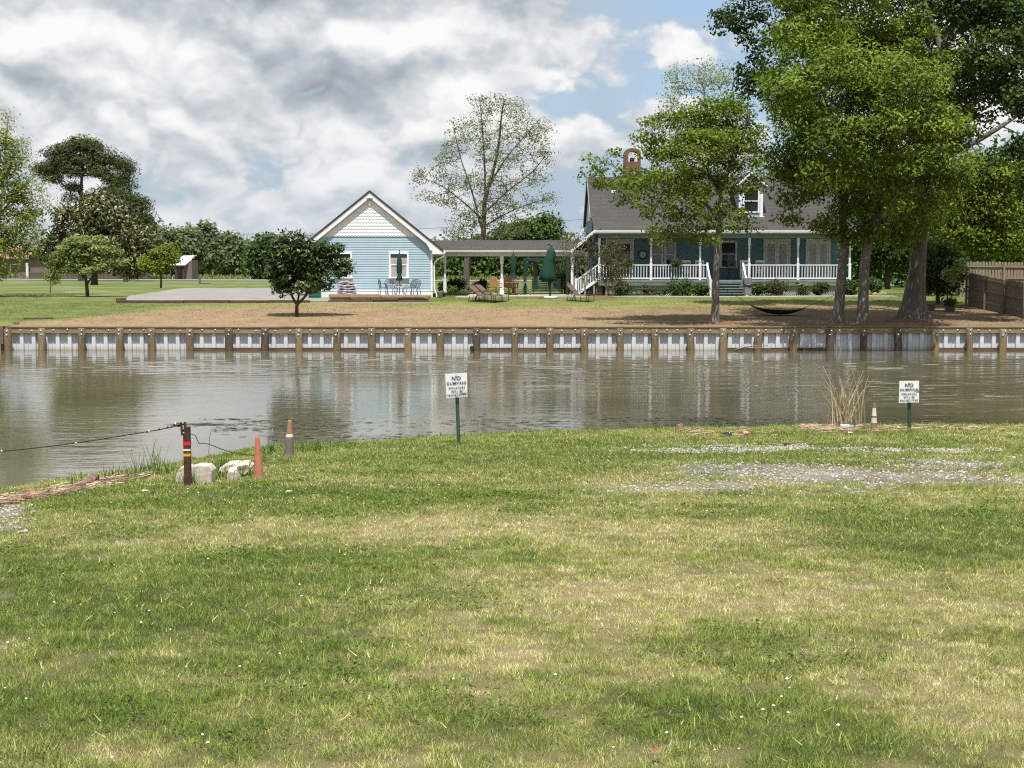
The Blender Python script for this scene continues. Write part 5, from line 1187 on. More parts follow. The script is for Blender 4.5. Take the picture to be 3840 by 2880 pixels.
tree('pine_tree', 'tall pine with open dark crown towering over the magnolia', 'tree', 205.0, (302, 1050), [[(302, 1050), (303, 850), (305, 700), (312, 600), (315, 540)]], [(10, 3.5)],
     [(310, 535, 50, 22), (260, 555, 45, 20), (360, 560, 45, 22), (210, 570, 40, 22), (230, 600, 60, 22), (330, 595, 70, 25), (400, 590, 30, 22), (185, 630, 45, 22), (270, 640, 60, 18), (370, 640, 60, 22), (450, 615, 38, 20), (470, 640, 25, 25), (430, 670, 50, 18), (200, 670, 35, 16), (460, 700, 40, 14), (410, 715, 40, 14), (260, 705, 30, 16), (270, 740, 25, 10), (475, 725, 20, 14), (160, 640, 30, 16), (330, 745, 24, 18)],
     300, .74, 60, .58, .11, 'pine', 'bark_dark', shell=.1, fol=dict(upb=.3, outb=.9, flat=.5), grw=dict(step=1.2, rise=-.05, tip=.045, maxb=.6), flare=.1)
tree('pine_tree', 'second darker pine half hidden behind the magnolia, lower than the tall pine', 'tree', 190.0, (470, 1055), [[(470, 1055), (472, 850), (475, 740)]], [(8, 3)],
     [(450, 740, 50, 25), (510, 760, 40, 20), (480, 800, 70, 35), (520, 840, 50, 30), (450, 860, 60, 30), (540, 770, 12, 8)], 170, .8, 40, .6, .12, 'pine', 'bark_dark', fol=dict(upb=.3, flat=.5), grw=dict(step=1.2, rise=-.05, tip=.04))
tree('edge_tree', 'large light green tree with bare pale twigs at the open end of the seawall', 'tree', 88.0, (-70, 1140), [[(-70, 1140), (-60, 1000), (-50, 800), (-40, 600)], [(-55, 900), (20, 780), (90, 700), (130, 660)], [(-50, 800), (30, 640), (60, 540)]], [(18, 6), (6, 2), (6, 2)],
     [(-20, 560, 80, 80), (40, 620, 60, 50), (-20, 720, 120, 80), (70, 720, 60, 50), (100, 790, 60, 40), (30, 830, 100, 60), (-40, 900, 90, 70), (60, 930, 70, 40), (20, 1000, 60, 40), (-60, 1000, 80, 70), (100, 960, 40, 25)], 360, .34, 30, .17, .10, 'yellow', 'twig', fol=dict(upb=.7, flat=.55), grw=dict(step=.45, rise=.2, tip=.010),
     extra=[('pale_leaves', [(60, 560, 60, 60), (120, 720, 60, 60), (90, 850, 70, 50), (150, 690, 30, 25), (30, 450, 40, 40), (100, 900, 60, 40)], 110, .3, 22, .13, .07, 'pale')])
tree('bare_tree', 'leafless grey tree whose fine twigs reach past the light green tree at the picture edge', 'tree', 92.0, (-20, 1130), [[(-20, 1130), (-10, 900), (10, 700), (20, 560), (30, 440)], [(0, 780), (80, 700), (140, 640)], [(5, 740), (50, 600), (85, 520)], [(-5, 850), (90, 790), (170, 760)]], [(9, 2), (3.5, 1.2), (3.5, 1.2), (3.5, 1.2)],
     [(30, 470, 40, 50), (80, 540, 40, 40), (110, 600, 30, 30), (130, 680, 40, 40), (160, 760, 40, 40), (60, 700, 70, 70), (110, 830, 70, 50), (50, 560, 60, 50)], 260, .2, 4, .10, .05, 'pale', 'twig', flare=.1, shell=.1, grw=dict(step=.35, rise=.15, tip=.009))
# ---- distant trees that can be told apart
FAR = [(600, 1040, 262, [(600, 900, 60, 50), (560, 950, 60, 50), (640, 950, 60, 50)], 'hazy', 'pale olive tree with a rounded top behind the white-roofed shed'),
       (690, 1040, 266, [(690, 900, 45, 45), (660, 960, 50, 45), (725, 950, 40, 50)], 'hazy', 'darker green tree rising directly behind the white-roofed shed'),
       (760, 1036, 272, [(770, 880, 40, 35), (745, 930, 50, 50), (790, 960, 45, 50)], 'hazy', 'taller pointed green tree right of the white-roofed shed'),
       (850, 1034, 280, [(850, 920, 50, 35), (830, 970, 55, 45), (885, 970, 45, 40)], 'hazy', 'haze-tinted green tree midway along the distant treeline'),
       (540, 1042, 250, [(540, 860, 35, 40), (520, 920, 50, 50), (565, 950, 40, 50)], 'hazy', 'thin-topped haze-tinted tree beside the second pine'),
       (935, 1030, 300, [(930, 985, 40, 30), (960, 1000, 40, 22)], 'hazy', 'low haze-tinted tree ending the distant treeline'),
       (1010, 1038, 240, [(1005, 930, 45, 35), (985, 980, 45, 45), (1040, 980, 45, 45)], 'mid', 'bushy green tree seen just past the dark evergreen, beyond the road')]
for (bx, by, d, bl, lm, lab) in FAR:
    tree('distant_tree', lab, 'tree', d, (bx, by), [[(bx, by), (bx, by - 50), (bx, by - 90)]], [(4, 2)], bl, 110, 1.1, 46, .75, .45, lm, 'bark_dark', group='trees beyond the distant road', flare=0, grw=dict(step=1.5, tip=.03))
tree('dead_tree', 'bare grey dead tree standing up out of the distant treeline', 'dead tree', 285.0, (915, 1035), [[(915, 1035), (915, 950), (914, 880)], [(915, 930), (925, 895), (932, 870)], [(915, 920), (905, 890), (898, 868)]], [(2.2, .8), (1.2, .6), (1.2, .6)],
     [(914, 890, 18, 25), (925, 900, 14, 20)], 26, .3, 0, .1, .1, 'pale', 'twig', flare=0, grw=dict(step=1., tip=.03))
def mass(name, lab, cat, line, n, spread, npr, L, W, lm, thick, kind='stuff'):
    """a far wood: clumps piled along a line of (x, y, height)"""
    ln = np.array(line, float); t = rng.random(n) * (len(ln) - 1); i = t.astype(int); f = (t - i)[:, None]
    p = ln[i] * (1 - f) + ln[i + 1] * f; x = p[:, 0] + rng.normal(0, .5, n); y = p[:, 1] + rng.uniform(0, thick, n)
    hh = p[:, 2] * (.45 + .95 * fbm(x, y, 4, .16)); z = H(x, y) + hh * rng.random(n) ** .75
    o = foliage(name, np.stack([x, y, z], 1), spread, npr, L, W, LM[lm], None, (0, 0, 0), (ln[:, 0].mean(), ln[:, 1].mean() + 30, 2)); return tag(o, lab, cat, kind=kind)
mass('far_woods', 'distant band of haze-tinted woodland closing the field beyond the road', 'woodland', [(-130, 330, 9), (-95, 320, 8.5), (-70, 305, 8.5), (-58, 320, 7.5), (-48, 345, 5.5), (-42, 350, 4.5), (-34, 340, 4.8), (-26, 330, 5.2), (-10, 300, 6.2), (10, 270, 7.5)], 900, 1.6, 34, 1.0, .6, 'hazy', 12)
mass('roadside_woods', 'dark roadside woodland seen through the open covered walkway', 'woodland', [(-12, 250, 5.0), (-4, 245, 6.0), (6, 240, 6.0), (16, 235, 7.0), (30, 225, 8.0), (46, 215, 9), (75, 205, 11)], 700, 1.2, 52, .75, .45, 'mid', 9)
mass('backyard_woods', 'tall dense woodland behind the house and the wooden fence', 'woodland', [(16, 150, 8), (22, 140, 9), (30, 132, 10), (37, 128, 11), (46, 122, 12)], 520, 1.0, 60, .5, .3, 'dark', 8)

# ---- bushes
def bush(X, Y, w, h, d, lm, lab, name='shrub', L=.13, W=.08, n=26, npr=60, group=None, cat='shrub', stems=True):
    c = onfar(X, d); rx, rz = w * d / FPX / 2, h * d / FPX; t = thing(name, lab, cat, tuple(c), group=group)
    q = rng.normal(0, 1, (n, 3)); q /= np.linalg.norm(q, axis=1)[:, None]; q *= (.35 + .6 * rng.random(n) ** .5)[:, None]
    p = np.array(c)[None] + q * np.array([rx * .85, rx * .7, rz * .42])[None] + np.array([0, 0, rz * .52])[None]
    foliage('foliage', p, min(rx, rz) * .30, npr, L, W, LM[lm], t, tuple(c), np.array(c) + np.array([0, 0, rz * .3]))
    k = MB()
    for i in range(6):
        e = p[i * (n // 6)]; k.tube([c + Vector((random.uniform(-.1, .1), random.uniform(-.1, .1), -.05)), Vector(((c.x + e[0]) / 2, (c.y + e[1]) / 2, c.z + rz * .3)), tuple(e)], [.02, .014, .006], 5)
    k.build('stems', M['bark_dark'], t); return t
for a in ((1712, 1092, 66, 66, 99.5, 'dark', 'dark rounded shrub beside the crooked trunk, toward the cottage'), (1792, 1092, 66, 62, 99.5, 'dark', 'dark rounded shrub on the far side of the crooked trunk'),
          (1672, 1096, 44, 55, 96, 'oldrose', 'loose bronze-green shrub at the cottage corner'), (1690, 1102, 60, 34, 94, 'mid', 'low lighter shrub at the foot of the cottage corner'),
          (2338, 1108, 76, 56, 91.5, 'oldrose', 'bronze-tinted clipped shrub between the brick pier and the plank bench'), (2555, 1108, 108, 60, 91.3, 'dark', 'widest clipped shrub below the porch rail, next to the front steps'), (2632, 1110, 52, 50, 91.2, 'dark', 'small dark shrub tucked against the front stair rail'),
          (2842, 1112, 56, 46, 91.3, 'dark', 'low shrub just past the gas grill'), (2912, 1112, 92, 54, 91.3, 'oldrose', 'bronze-green shrub under the double doors'), (3076, 1112, 62, 52, 91.3, 'dark', 'dark shrub below the last double doors against the lattice'),
          (3190, 1116, 66, 66, 90.5, 'dark', 'dense dark shrub at the open porch corner between the paired trunks'), (3285, 1100, 60, 70, 96, 'mid', 'thin twiggy shrub just beyond the porch corner'), (2120, 1104, 60, 90, 97, 'spring', 'bright shrub behind the covered walkway end'), (2105, 1100, 70, 120, 101, 'dark', 'tall dark shrub behind the hanging umbrella')):
    bush(*a)
def grass_border(X0, X1, d, lab):
    n = 1500; x = rng.uniform(wx(X0, d), wx(X1, d), n); y = d + rng.normal(0, .16, n); c = np.array([.035, .075, .02])[None] * rng.uniform(.6, 1.7, (n, 1))
    t = blades(x, y, H(x, y), rng.uniform(.12, .28, n), rng.uniform(.015, .03, n), rng.uniform(.2, .9, n), c); o = npmesh('border_grass', t[0], t[1], M['blade'], colr=t[2]); tag(o, lab, 'border grass', kind='stuff')
grass_border(2200, 2460, 90.2, 'dark border grass edging the porch bed'); grass_border(1660, 1760, 92.2, 'dark border grass beside the cottage corner')

# ================================================================ THINGS AROUND THE HOUSES
def closed_umbrella(name, label, X, d, Ytip, Yskirt, Ybase, wpx, mode='table', zbase=None):
    c = onfar(X, d); zb = wz(Ybase, d); zt = wz(Ytip, d); zs = wz(Yskirt, d); L = zt - zs; w = wpx * d / FPX / 2
    t = thing(name, label, 'umbrella', (c.x, d, zb))
    k = MB(); k.tube([(c.x, d, zb), (c.x, d, zt + .03)], .022, 8); k.ball((c.x, d, zt + .05), .035, 8, 6); k.build('pole', M['black_metal'], t)
    k = MB(); n = 18; prof = [(.02, 0), (.35, .09), (.55, .16), (.72, .34), (.85, .55), (.80, .72), (.55, .80), (.62, .83), (1.0, .95), (.85, 1.0)]
    vs = []
    for i, (r, f) in enumerate(prof):
        for j in range(n):
            a = 2 * math.pi * j / n; rr = w * r * (1 + (.16 if j % 2 else -.10) * min(1, f * 3)) * random.uniform(.95, 1.05)
            vs.append((c.x + rr * math.cos(a), d + rr * math.sin(a), zt - L * f + (random.uniform(-.03, .03) if i == len(prof) - 1 else 0)))
    k.add(vs, [(i * n + j, i * n + (j + 1) % n, (i + 1) * n + (j + 1) % n, (i + 1) * n + j) for i in range(len(prof) - 1) for j in range(n)], 0, True)
    k.build('canopy', M['green_cloth'], t)
    k = MB(); f = .80; k.lathe((c.x, d, zt - L * f), [(w * .62, -.03), (w * .66, 0), (w * .62, .03)], 14); k.build('tie_strap', M['swing_green'], t)
    return t
closed_umbrella('patio_umbrella', 'closed dark green umbrella standing through the iron table before the cottage window', 1498, 86.4, 943, 1051, 1104, 22)
closed_umbrella('patio_umbrella', 'closed dark green umbrella over the wicker dining set under the walkway', 1925, 91.5, 944, 1042, 1106, 23)
TZ = wz(1108, 86.2)
def iron_chair(label, X, d, rz, zb):
    c = (wx(X, d), d, zb); t = thing('iron_chair', label, 'chair', (0, 0, 0), group='iron chairs round the terrace table')
    r = .014
    k = MB(); k.lathe((0, 0, .42), [(.0, 0), (.22, 0), (.235, .012), (.22, .024), (0, .02)], 16); k.build('seat', M['iron'], t)
    for sx in (-1, 1):
        for sy in (-1, 1):
            k = MB(); k.tube([(sx * .17, sy * .17, .42), (sx * .20, sy * .21, .25), (sx * .22, sy * .24, .0)], r, 6); k.build('leg', M['iron'], t)
        k = MB(); k.tube([(sx * .22, .20, .66), (sx * .27, .0, .67), (sx * .25, -.17, .62), (sx * .22, -.19, .50), (sx * .19, -.17, .43)], r, 6); k.build('arm', M['iron'], t)
    k = MB(); hoop = [(.24 * math.cos(a) * (1.0 if math.sin(a) >= 0 else .85), .21 + .06 * math.sin(a), .66 + .26 * math.sin(a)) for a in np.linspace(-.75, math.pi + .75, 18)]
    k.tube(hoop, r * 1.1, 6); k.tube([(hoop[0][0], hoop[0][1], hoop[0][2]), (.16, .19, .43)], r, 6); k.tube([(hoop[-1][0], hoop[-1][1], hoop[-1][2]), (-.16, .19, .43)], r, 6)
    for q in (.10, .17): k.tube([(q * math.cos(a), .21 + .03 * math.sin(a), .66 + q * math.sin(a)) for a in np.linspace(0, 2 * math.pi, 14)], .008, 5)
    for a in np.linspace(0, math.pi, 7): k.tube([(.09 * math.cos(a), .21, .66 + .09 * math.sin(a)), (.24 * math.cos(a), .21 + .06 * math.sin(a), .66 + .26 * math.sin(a))], .007, 4)
    for x in (-.08, 0, .08): k.tube([(x, .19, .43), (x * 1.1, .2, .57)], .007, 4)
    k.build('backrest', M['iron'], t)
    t.location = c; t.rotation_euler = (0, 0, rz); return t
M['iron'] = mat('dark_wrought_iron', (.022, .024, .024), (.04, .042, .042), 10, .45, spec=.4)
iron_chair('scroll-backed iron chair at the cottage end of the terrace table, its back turned sideways', 1437, 86.6, R(80), TZ)
iron_chair('scroll-backed iron chair, round back to the water, at the bag pile end of the table', 1462, 85.5, R(170), TZ)
iron_chair('scroll-backed iron chair beyond the table, partly behind the chair nearest the downspout', 1543, 86.9, R(-40), TZ)
iron_chair('scroll-backed iron chair nearest the white downspout, back to the water', 1558, 85.8, R(205), TZ)
t = thing('patio_table', 'round pale-topped iron terrace table with an umbrella through its middle', 'table', (wx(1500, 86.4), 86.4, TZ))
k = MB(); cx = wx(1500, 86.4); k.lathe((cx, 86.4, wz(1074, 86.4)), [(.5, -.02), (.56, -.015), (.57, 0), (.02, .004)], 22); k.build('tabletop', mat('pale_stone_top', (.5, .47, .4), (.4, .38, .33), 8, .5), t)
for a in range(4):
    k = MB(); s, c_ = math.sin(a * math.pi / 2 + .7), math.cos(a * math.pi / 2 + .7)
    k.tube([(cx + .42 * c_, 86.4 + .42 * s, wz(1075, 86.4)), (cx + .2 * c_, 86.4 + .2 * s, TZ + .3), (cx + .38 * c_, 86.4 + .38 * s, TZ)], .016, 6); k.build('leg', M['iron'], t)
for X, lab in ((1489, 'small terracotta pot on the iron table, toward the bag pile'), (1502, 'small terracotta pot on the iron table, beside the umbrella pole')):
    d = 86.1; k = MB(); z = wz(1073.6, 86.4) + .006; c = (wx(X, d), d, z); k.lathe(c, [(.035, 0), (.06, .09), (.068, .09), (.07, .12), (.06, .12), (.055, .08)], 12); single(k, 'flower_pot', M['terracotta'], lab, 'pot', c, 'pots on the terrace table')
# bags of mulch stacked on the terrace
bagm = mat('printed_plastic_bag', (.62, .60, .62), (.35, .33, .42), 7, .35, spots=((.24, .15, .14), 5, .55), stretch=(1, 1, 2.5))
bagt = mat('brown_plastic_bag', (.38, .27, .22), (.26, .18, .15), 5, .35, spots=((.55, .52, .5), 6, .64))
zb = wz(1104, 85.6)
names = ['lowest plastic mulch bag in the pile on the terrace', 'plastic mulch bag second from the bottom of the terrace pile', 'middle plastic mulch bag in the terrace pile', 'plastic mulch bag just under the topmost brown one', 'topmost brown mulch bag of the pile on the terrace']
for i in range(5):
    X0, X1 = (1262, 1337) if i < 4 else (1266, 1330); x0, x1 = wx(X0, 85.6) + random.uniform(-.04, .04), wx(X1, 85.6) + random.uniform(-.04, .04)
    h = (wz(1058, 85.6) - zb) / 5; nu, nv = 13, 9; vs = []; top = []
    for s in (0, 1):
        for a in range(nv):
            for b_ in range(nu):
                u, v = b_ / (nu - 1) * 2 - 1, a / (nv - 1) * 2 - 1
                e = (1 - abs(u) ** 4) ** .5 * (1 - abs(v) ** 4) ** .5
                z = zb + h * (i + .5) + (1 if s else -1) * (h * .52 * e) + .03 * math.sin(u * 5 + i * 2) * math.cos(v * 3 + i) * (.4 + .6 * s) + (.07 * (1 - u * u) * (u < .3) if i == 4 else 0)
                vs.append(((x0 + x1) / 2 + u * (x1 - x0) / 2 * (1 + .015 * math.sin(v * 4 + i)), 85.75 + v * .33, z))
    f = [(s * nu * nv + a * nu + b_, s * nu * nv + a * nu + b_ + 1, s * nu * nv + (a + 1) * nu + b_ + 1, s * nu * nv + (a + 1) * nu + b_) for s in (0, 1) for a in range(nv - 1) for b_ in range(nu - 1)]
    k = MB(); k.add(vs, f, 0, True); single(k, 'mulch_bag', bagt if i == 4 else bagm, names[i], 'bag', ((x0 + x1) / 2, 85.75, zb + h * i), 'bags piled on the terrace')
# green bin at the cottage corner
d = 86.5; x0, x1 = wx(1156, d), wx(1199, d); zb, zt = wz(1122, d), wz(1082, d)
t = thing('storage_bin', 'dark green slatted storage bin at the cottage corner behind the round evergreen', 'bin', ((x0 + x1) / 2, d, zb))
k = MB(); k.box(x0, x1, d, d + .6, zb, zt)
for i in range(4): k.box(x0 + .02, x1 - .02, d - .012, d - .0005, zb + .03 + i * (zt - zb - .03) / 4, zb + (i + 1) * (zt - zb - .03) / 4)
k.build('body', M['bin_green'] if 'bin_green' in M else M.setdefault('bin_green', mat('green_plastic', (.015, .11, .06), (.02, .14, .08), 5, .5)), t)
k = MB(); k.box(x0 - .03, x1 + .03, d - .03, d + .63, zt + .002, zt + .05); k.build('lid', M['bin_green'], t, bevel=.01)

# wicker dining set, path lamp, planter
def wicker_chair(label, X, d, rz, m, lattice=False):
    t = thing('wicker_chair', label, 'chair', group='wicker chairs under the walkway'); k = MB()
    k.box(-.26, .26, -.26, .24, .40, .46); k.build('seat', M[m], t, bevel=.02)
    k = MB(); out = [(-.25, .45), (-.28, .75), (-.24, .98), (-.12, 1.05), (.12, 1.05), (.24, .98), (.28, .75), (.25, .45)]
    k.tube([(x, .25 + (z - .45) * .16, z) for x, z in out], .022, 6)
    if lattice:
        for s in (-1, 1):
            for q in np.linspace(-.75, .75, 9):
                pts = []
                for z in np.linspace(.47, 1.02, 6):
                    x = q + s * (z - .75); 
                    if abs(x) < .26 - max(0, z - .93) * 1.0: pts.append((x, .25 + (z - .45) * .16 + s * .006, z))
                if len(pts) > 1: k.tube(pts, .012, 5)
    else: k.prism([(x * .95, z) for x, z in out], 'y', .24, .27); k.v = [(p[0], p[1] + (p[2] - .45) * .16 if .2399 < p[1] < .2701 and p[2] > .3 else p[1], p[2]) for p in k.v]
    k.build('backrest', M[m], t)
    for s in (-1, 1):
        k = MB(); k.tube([(s * .27, .29, .74), (s * .30, .0, .68), (s * .29, -.22, .66), (s * .27, -.25, .5), (s * .25, -.24, .42)], .022, 6); k.build('arm', M[m], t)
    k = MB(); k.lathe((0, 0, 0), [(.28, .0), (.30, .05), (.06, .12), (.05, .36), (.2, .40)], 14); k.build('base', M[m], t)
    t.location = (wx(X, d), d, 2.27); t.rotation_euler = (0, 0, rz)
wicker_chair('tan wicker chair standing to the cottage side of the white walkway post', 1860, 92.0, R(150), 'tan_wicker')
wicker_chair('tan wicker chair half hidden behind the white walkway post and the dark lattice chair', 1908, 94.4, R(10), 'tan_wicker')
wicker_chair('dark bronze lattice-backed chair with its back to the water', 1924, 90.8, R(185), 'dark_wicker', True)
d = 93.0; t = thing('patio_table', 'tan dining table partly hidden behind the wicker chairs', 'table', (wx(1930, d), d, 2.27)); cx = wx(1930, d)
k = MB(); k.lathe((cx, d, 2.99), [(.58, -.03), (.6, 0), (.02, .004)], 22); k.build('tabletop', M['tan_wicker'], t); k = MB(); k.lathe((cx, d, 2.27), [(.3, 0), (.06, .1), (.06, .6), (.25, .69)], 12); k.build('base', M['tan_wicker'], t)
def path_lamp(label, X, d, Yt):
    c = onfar(X, d); k = MB(); zt = wz(Yt, d); k.tube([c, (c.x, c.y, zt - .06)], .015, 6); k.lathe((c.x, c.y, zt - .1), [(.14, 0), (.03, .09), (.0, .1)], 12); single(k, 'path_lamp', M['black_metal'], label, 'lamp', tuple(c))
path_lamp('small black mushroom-shaped path light beside the wicker chairs', 1831, 90.2, 1073)
k = MB(); c = onfar(1649, 87.6); k.lathe(tuple(c), [(.14, -.03), (.19, .34), (.21, .36), (.18, .36), (.16, .3)], 14); single(k, 'planter', mat('pale_grey_pot', (.42, .45, .47), (.34, .36, .38), 6, .6), 'grey round planter at the foot of the white downspout', 'planter', tuple(c))
foliage_p = bush(1652, 1101, 22, 60, 88.6, 'dark', 'tall thin dark plant growing beside the white downspout', 'potted_plant', .12, .05, 14, 30, cat='plant')

# loungers
def lounger(label, d, Xfoot, Xhead, YT, m='brown_wicker', rz=-.55):
    c = onfar((Xfoot + Xhead) / 2, d); xh, xf = wx(Xhead, d) - c.x, wx(Xfoot, d) - c.x; t = thing('sun_lounger', label, 'lounger', tuple(c), group='sun loungers on the grass'); z = .34
    zt = wz(YT, d) - c.z; xj = xh + (xf - xh) * .36
    def Pn(x, y, zz): return (c.x + x, c.y + y, c.z + zz)
    k = MB(); k.beam(Pn(xj, 0, z), Pn(xf, 0, z), .62, .03); k.build('seat', M[m], t)
    k = MB(); k.beam(Pn(xj, 0, z + .01), Pn(xh, 0, zt - .02), .60, .03); k.tube([Pn(xh, -.26, zt - .02), Pn(xh - .03, 0, zt + .03), Pn(xh, .26, zt - .02)], .03, 6); k.build('backrest', M[m], t)
    for s in (-.31, .31):
        k = MB(); k.tube([Pn(xh - .02, s, zt - .02), Pn(xj, s, z), Pn(xf, s, z)], .02, 6); k.tube([Pn(xh + .05, s, .02), Pn(xf - .04, s, .02)], .012, 5); k.build('side_rail', M['iron_brown'], t)
        for x in (xf - .04, xf - .52, xj + .05, xh + .12):
            k = MB(); k.tube([Pn(x, s, z - .02), Pn(x + (.0 if x > xj else -.1), s, -.03)], .018, 6); k.build('leg', M['iron_brown'], t)
        k = MB(); k.tube([Pn(xj - .28, s * 1.05, z + .16), Pn(xj + .02, s * 1.08, z + .24), Pn(xj + .36, s * 1.05, z + .22), Pn(xj + .42, s * 1.03, z + .02)], .02, 6); k.build('arm', M['iron_brown'], t)
    k = MB()
    for s in (-.2, .2): k.tube([Pn(xh + .22, s, z * .2), Pn((xh + xj) / 2, s, (z + zt) / 2)], .013, 5)
    k.build('back_brace', M['iron_brown'], t); t.rotation_euler = (0, 0, rz)
M['iron_brown'] = mat('dark_brown_metal', (.06, .035, .025), (.035, .022, .016), 10, .5)
lounger('brown lounger nearest the cottage, of the two set side by side', 84.9, 1880, 1756, 1070)
lounger('brown lounger of the side-by-side pair, farther from the cottage', 85.5, 1908, 1782, 1068)
lounger('single brown lounger standing alone before the side stair', 85.3, 2226, 2128, 1066)

# garden swing
d = 92.0; t = thing('swing_frame', 'dark green timber A-frame swing stand behind the hanging umbrella', 'swing frame', (wx(1970, d), d, 2.27)); zt = wz(971, d)
xa, xb = wx(1969, d), wx(2128, d)
for x in (xa, xb):
    k = MB(); k.box(x - .09, x + .09, d - .09, d + .09, 2.27, zt + .02); k.build('post', M['swing_green'], t, bevel=.01)
    k = MB(); k.beam((x, d, 3.05), (x + (-.26 if x == xa else .26), d - .75, 2.30), .12, .06, up=(1, 0, 0)); k.beam((x, d + .08, 3.05), (x, d + .9, 2.30), .12, .06, up=(1, 0, 0)); k.build('brace', M['swing_green'], t)
    if x == xa:
        k = MB(); k.beam((x + .02, d - .1, 3.05), (x + .30, d - .8, 2.30), .10, .06, up=(1, 0, 0)); k.build('brace', M['swing_green'], t)['label'] = 'paler weathered brace of the swing stand'
    k = MB(); s = 1 if x == xa else -1; k.beam((x + s * .06, d, zt - .55), (x + s * .45, d, zt - .12), .08, .1); k.build('corner_brace', M['swing_green'], t)
k = MB(); k.box(xa - .12, xb + .12, d - .1, d + .1, zt - .14, zt + .04); k.build('beam', M['swing_green'], t, bevel=.01)
t = thing('porch_swing', 'dark green slatted bench swing hanging from the timber stand, its back to the water', 'swing', (wx(2046, d), d, 2.6)); x0, x1 = wx(1994, d), wx(2102, d)
k = MB()
for i in range(7): k.box(x0, x1, d - .32 - .02 * i, d - .29 - .02 * i, wz(1092, d) + i * .105, wz(1092, d) + .08 + i * .105)
for x in (x0 + .1, (x0 + x1) / 2, x1 - .1): k.beam((x, d - .27, wz(1095, d)), (x, d - .42, wz(1048, d)), .06, .04, up=(1, 0, 0))
k.build('backrest', M['swing_green'], t)
k = MB()
for i in range(5): k.box(x0, x1, d - .26 + .115 * i, d - .17 + .115 * i, 2.68, 2.705)
k.build('seat', M['swing_green'], t)
for x in (x0 + .03, x1 - .03):
    k = MB(); k.beam((x, d - .34, 2.98), (x, d + .3, 2.95), .07, .03); k.beam((x, d + .28, 2.66), (x, d + .28, 2.95), .05, .05); k.build('arm', M['swing_green'], t)
    k = MB(); k.tube([(x, d - .3, 2.9), (x, d - .03, zt - .14)], .012, 5); k.tube([(x, d + .28, 2.9), (x, d + .03, zt - .14)], .012, 5); k.build('chain', M['iron'], t)

# cantilever umbrella
d = 87.2; c = onfar(2062, d); t = thing('cantilever_umbrella', 'large closed dark green hanging umbrella drooping beside its mast on a white round base', 'umbrella', tuple(c))
k = MB(); bx = wx(2063, d); k.lathe((bx, d, c.z), [(.42, -.03), (.43, .07), (.40, .12), (.0, .13)], 24); k.build('base', mat('white_plastic', (.66, .65, .68), (.55, .54, .56), 5, .5), t)
k = MB(); k.tube([(bx + .0, d, c.z + .1), (bx, d, wz(1050, d)), (bx - .12, d + .06, wz(960, d)), (bx - .17, d + .06, wz(918, d))], .05, 10); k.tube([(bx - .17, d + .06, wz(920, d)), (bx - .02, d, wz(915, d)), (bx + .1, d - .1, wz(926, d))], .04, 8); k.build('mast', M['iron_brown'], t)
k = MB(); n = 20; rings = [(2065, 924, 3), (2068, 935, 10), (2066, 955, 16), (2059, 975, 17), (2056, 1000, 21), (2053, 1030, 25), (2055, 1046, 27), (2058, 1052, 20)]; vs = []
for i, (X, Y, w) in enumerate(rings):
    for j in range(n):
        a = 2 * math.pi * j / n; r = w * d / FPX * (1 + ((.26 if j % 2 else -.22) + .14 * math.sin(j * 1.9 + 1)) * min(1, i / 3) + random.uniform(-.05, .05)); vs.append((wx(X, d) + r * math.cos(a), d - .25 + r * math.sin(a) * .8, wz(Y, d) - (random.uniform(0, .10) if i > 5 else 0)))
k.add(vs, [(i * n + j, i * n + (j + 1) % n, (i + 1) * n + (j + 1) % n, (i + 1) * n + j) for i in range(len(rings) - 1) for j in range(n)], 0, True)
for (pts, w) in (([(2064, 1040), (2060, 1062), (2061, 1080)], .13), ([(2072, 1040), (2078, 1062), (2081, 1078)], .10)):
    k.tube([(wx(q[0], d), d - .28, wz(q[1], d)) for q in pts], [w, w * .8, w * .3], 8)
k.build('canopy', M['green_cloth'], t)

# plank bench with plants before the lattice, grill, clock, rockers, hammock
d = 91.6; x0, x1 = wx(2386, d), wx(2457, d); zt = wz(1082, d); zb = Hf(x0, d); t = thing('plank_bench', 'dark brown plank bench standing in front of the white lattice', 'bench', ((x0 + x1) / 2, d, zb))
k = MB(); k.box(x0, x1, d - .16, d + .16, zt - .06, zt); k.build('seat', M['old_timber'], t, bevel=.008)
for x in (x0 + .03, x1 - .09):
    k = MB(); k.box(x, x + .06, d - .14, d + .14, zb - .03, zt - .061); k.build('leg', M['old_timber'], t)
bush(2425, 1112, 60, 38, 91.9, 'oldrose', 'straggly reddish plant behind the plank bench', 'garden_plant', .14, .05, 16, 30, cat='plant')
bush(2480, 1112, 60, 30, 91.7, 'oldrose', 'low browning plant in front of the lattice next to the plank bench', 'garden_plant', .14, .05, 14, 26, cat='plant')
d = 90.4; x0, x1 = wx(2788, d), wx(2820, d); zb = Hf(x0, d); t = thing('gas_grill', 'stainless gas grill with black hood parked beside the front steps', 'grill', ((x0 + x1) / 2, d, zb))
k = MB(); k.box(x0 + .05, x1 - .05, d - .22, d + .22, zb + .08, wz(1078, d)); k.build('cabinet', M['steel'], t, bevel=.01)
k = MB(); z0, z1 = wz(1077, d), wz(1042, d); k.prism([(d - .25, z0), (d + .25, z0), (d + .25, z0 + .25), (d + .12, z1), (d - .1, z1), (d - .25, z0 + .2)], 'x', x0 + .02, x1 - .02); k.build('hood', M['black_metal'], t, bevel=.015)
k = MB(); k.tube([(x0 + .1, d - .30, z0 + .16), (x1 - .1, d - .30, z0 + .16)], .015, 6); k.build('handle', M['steel'], t)
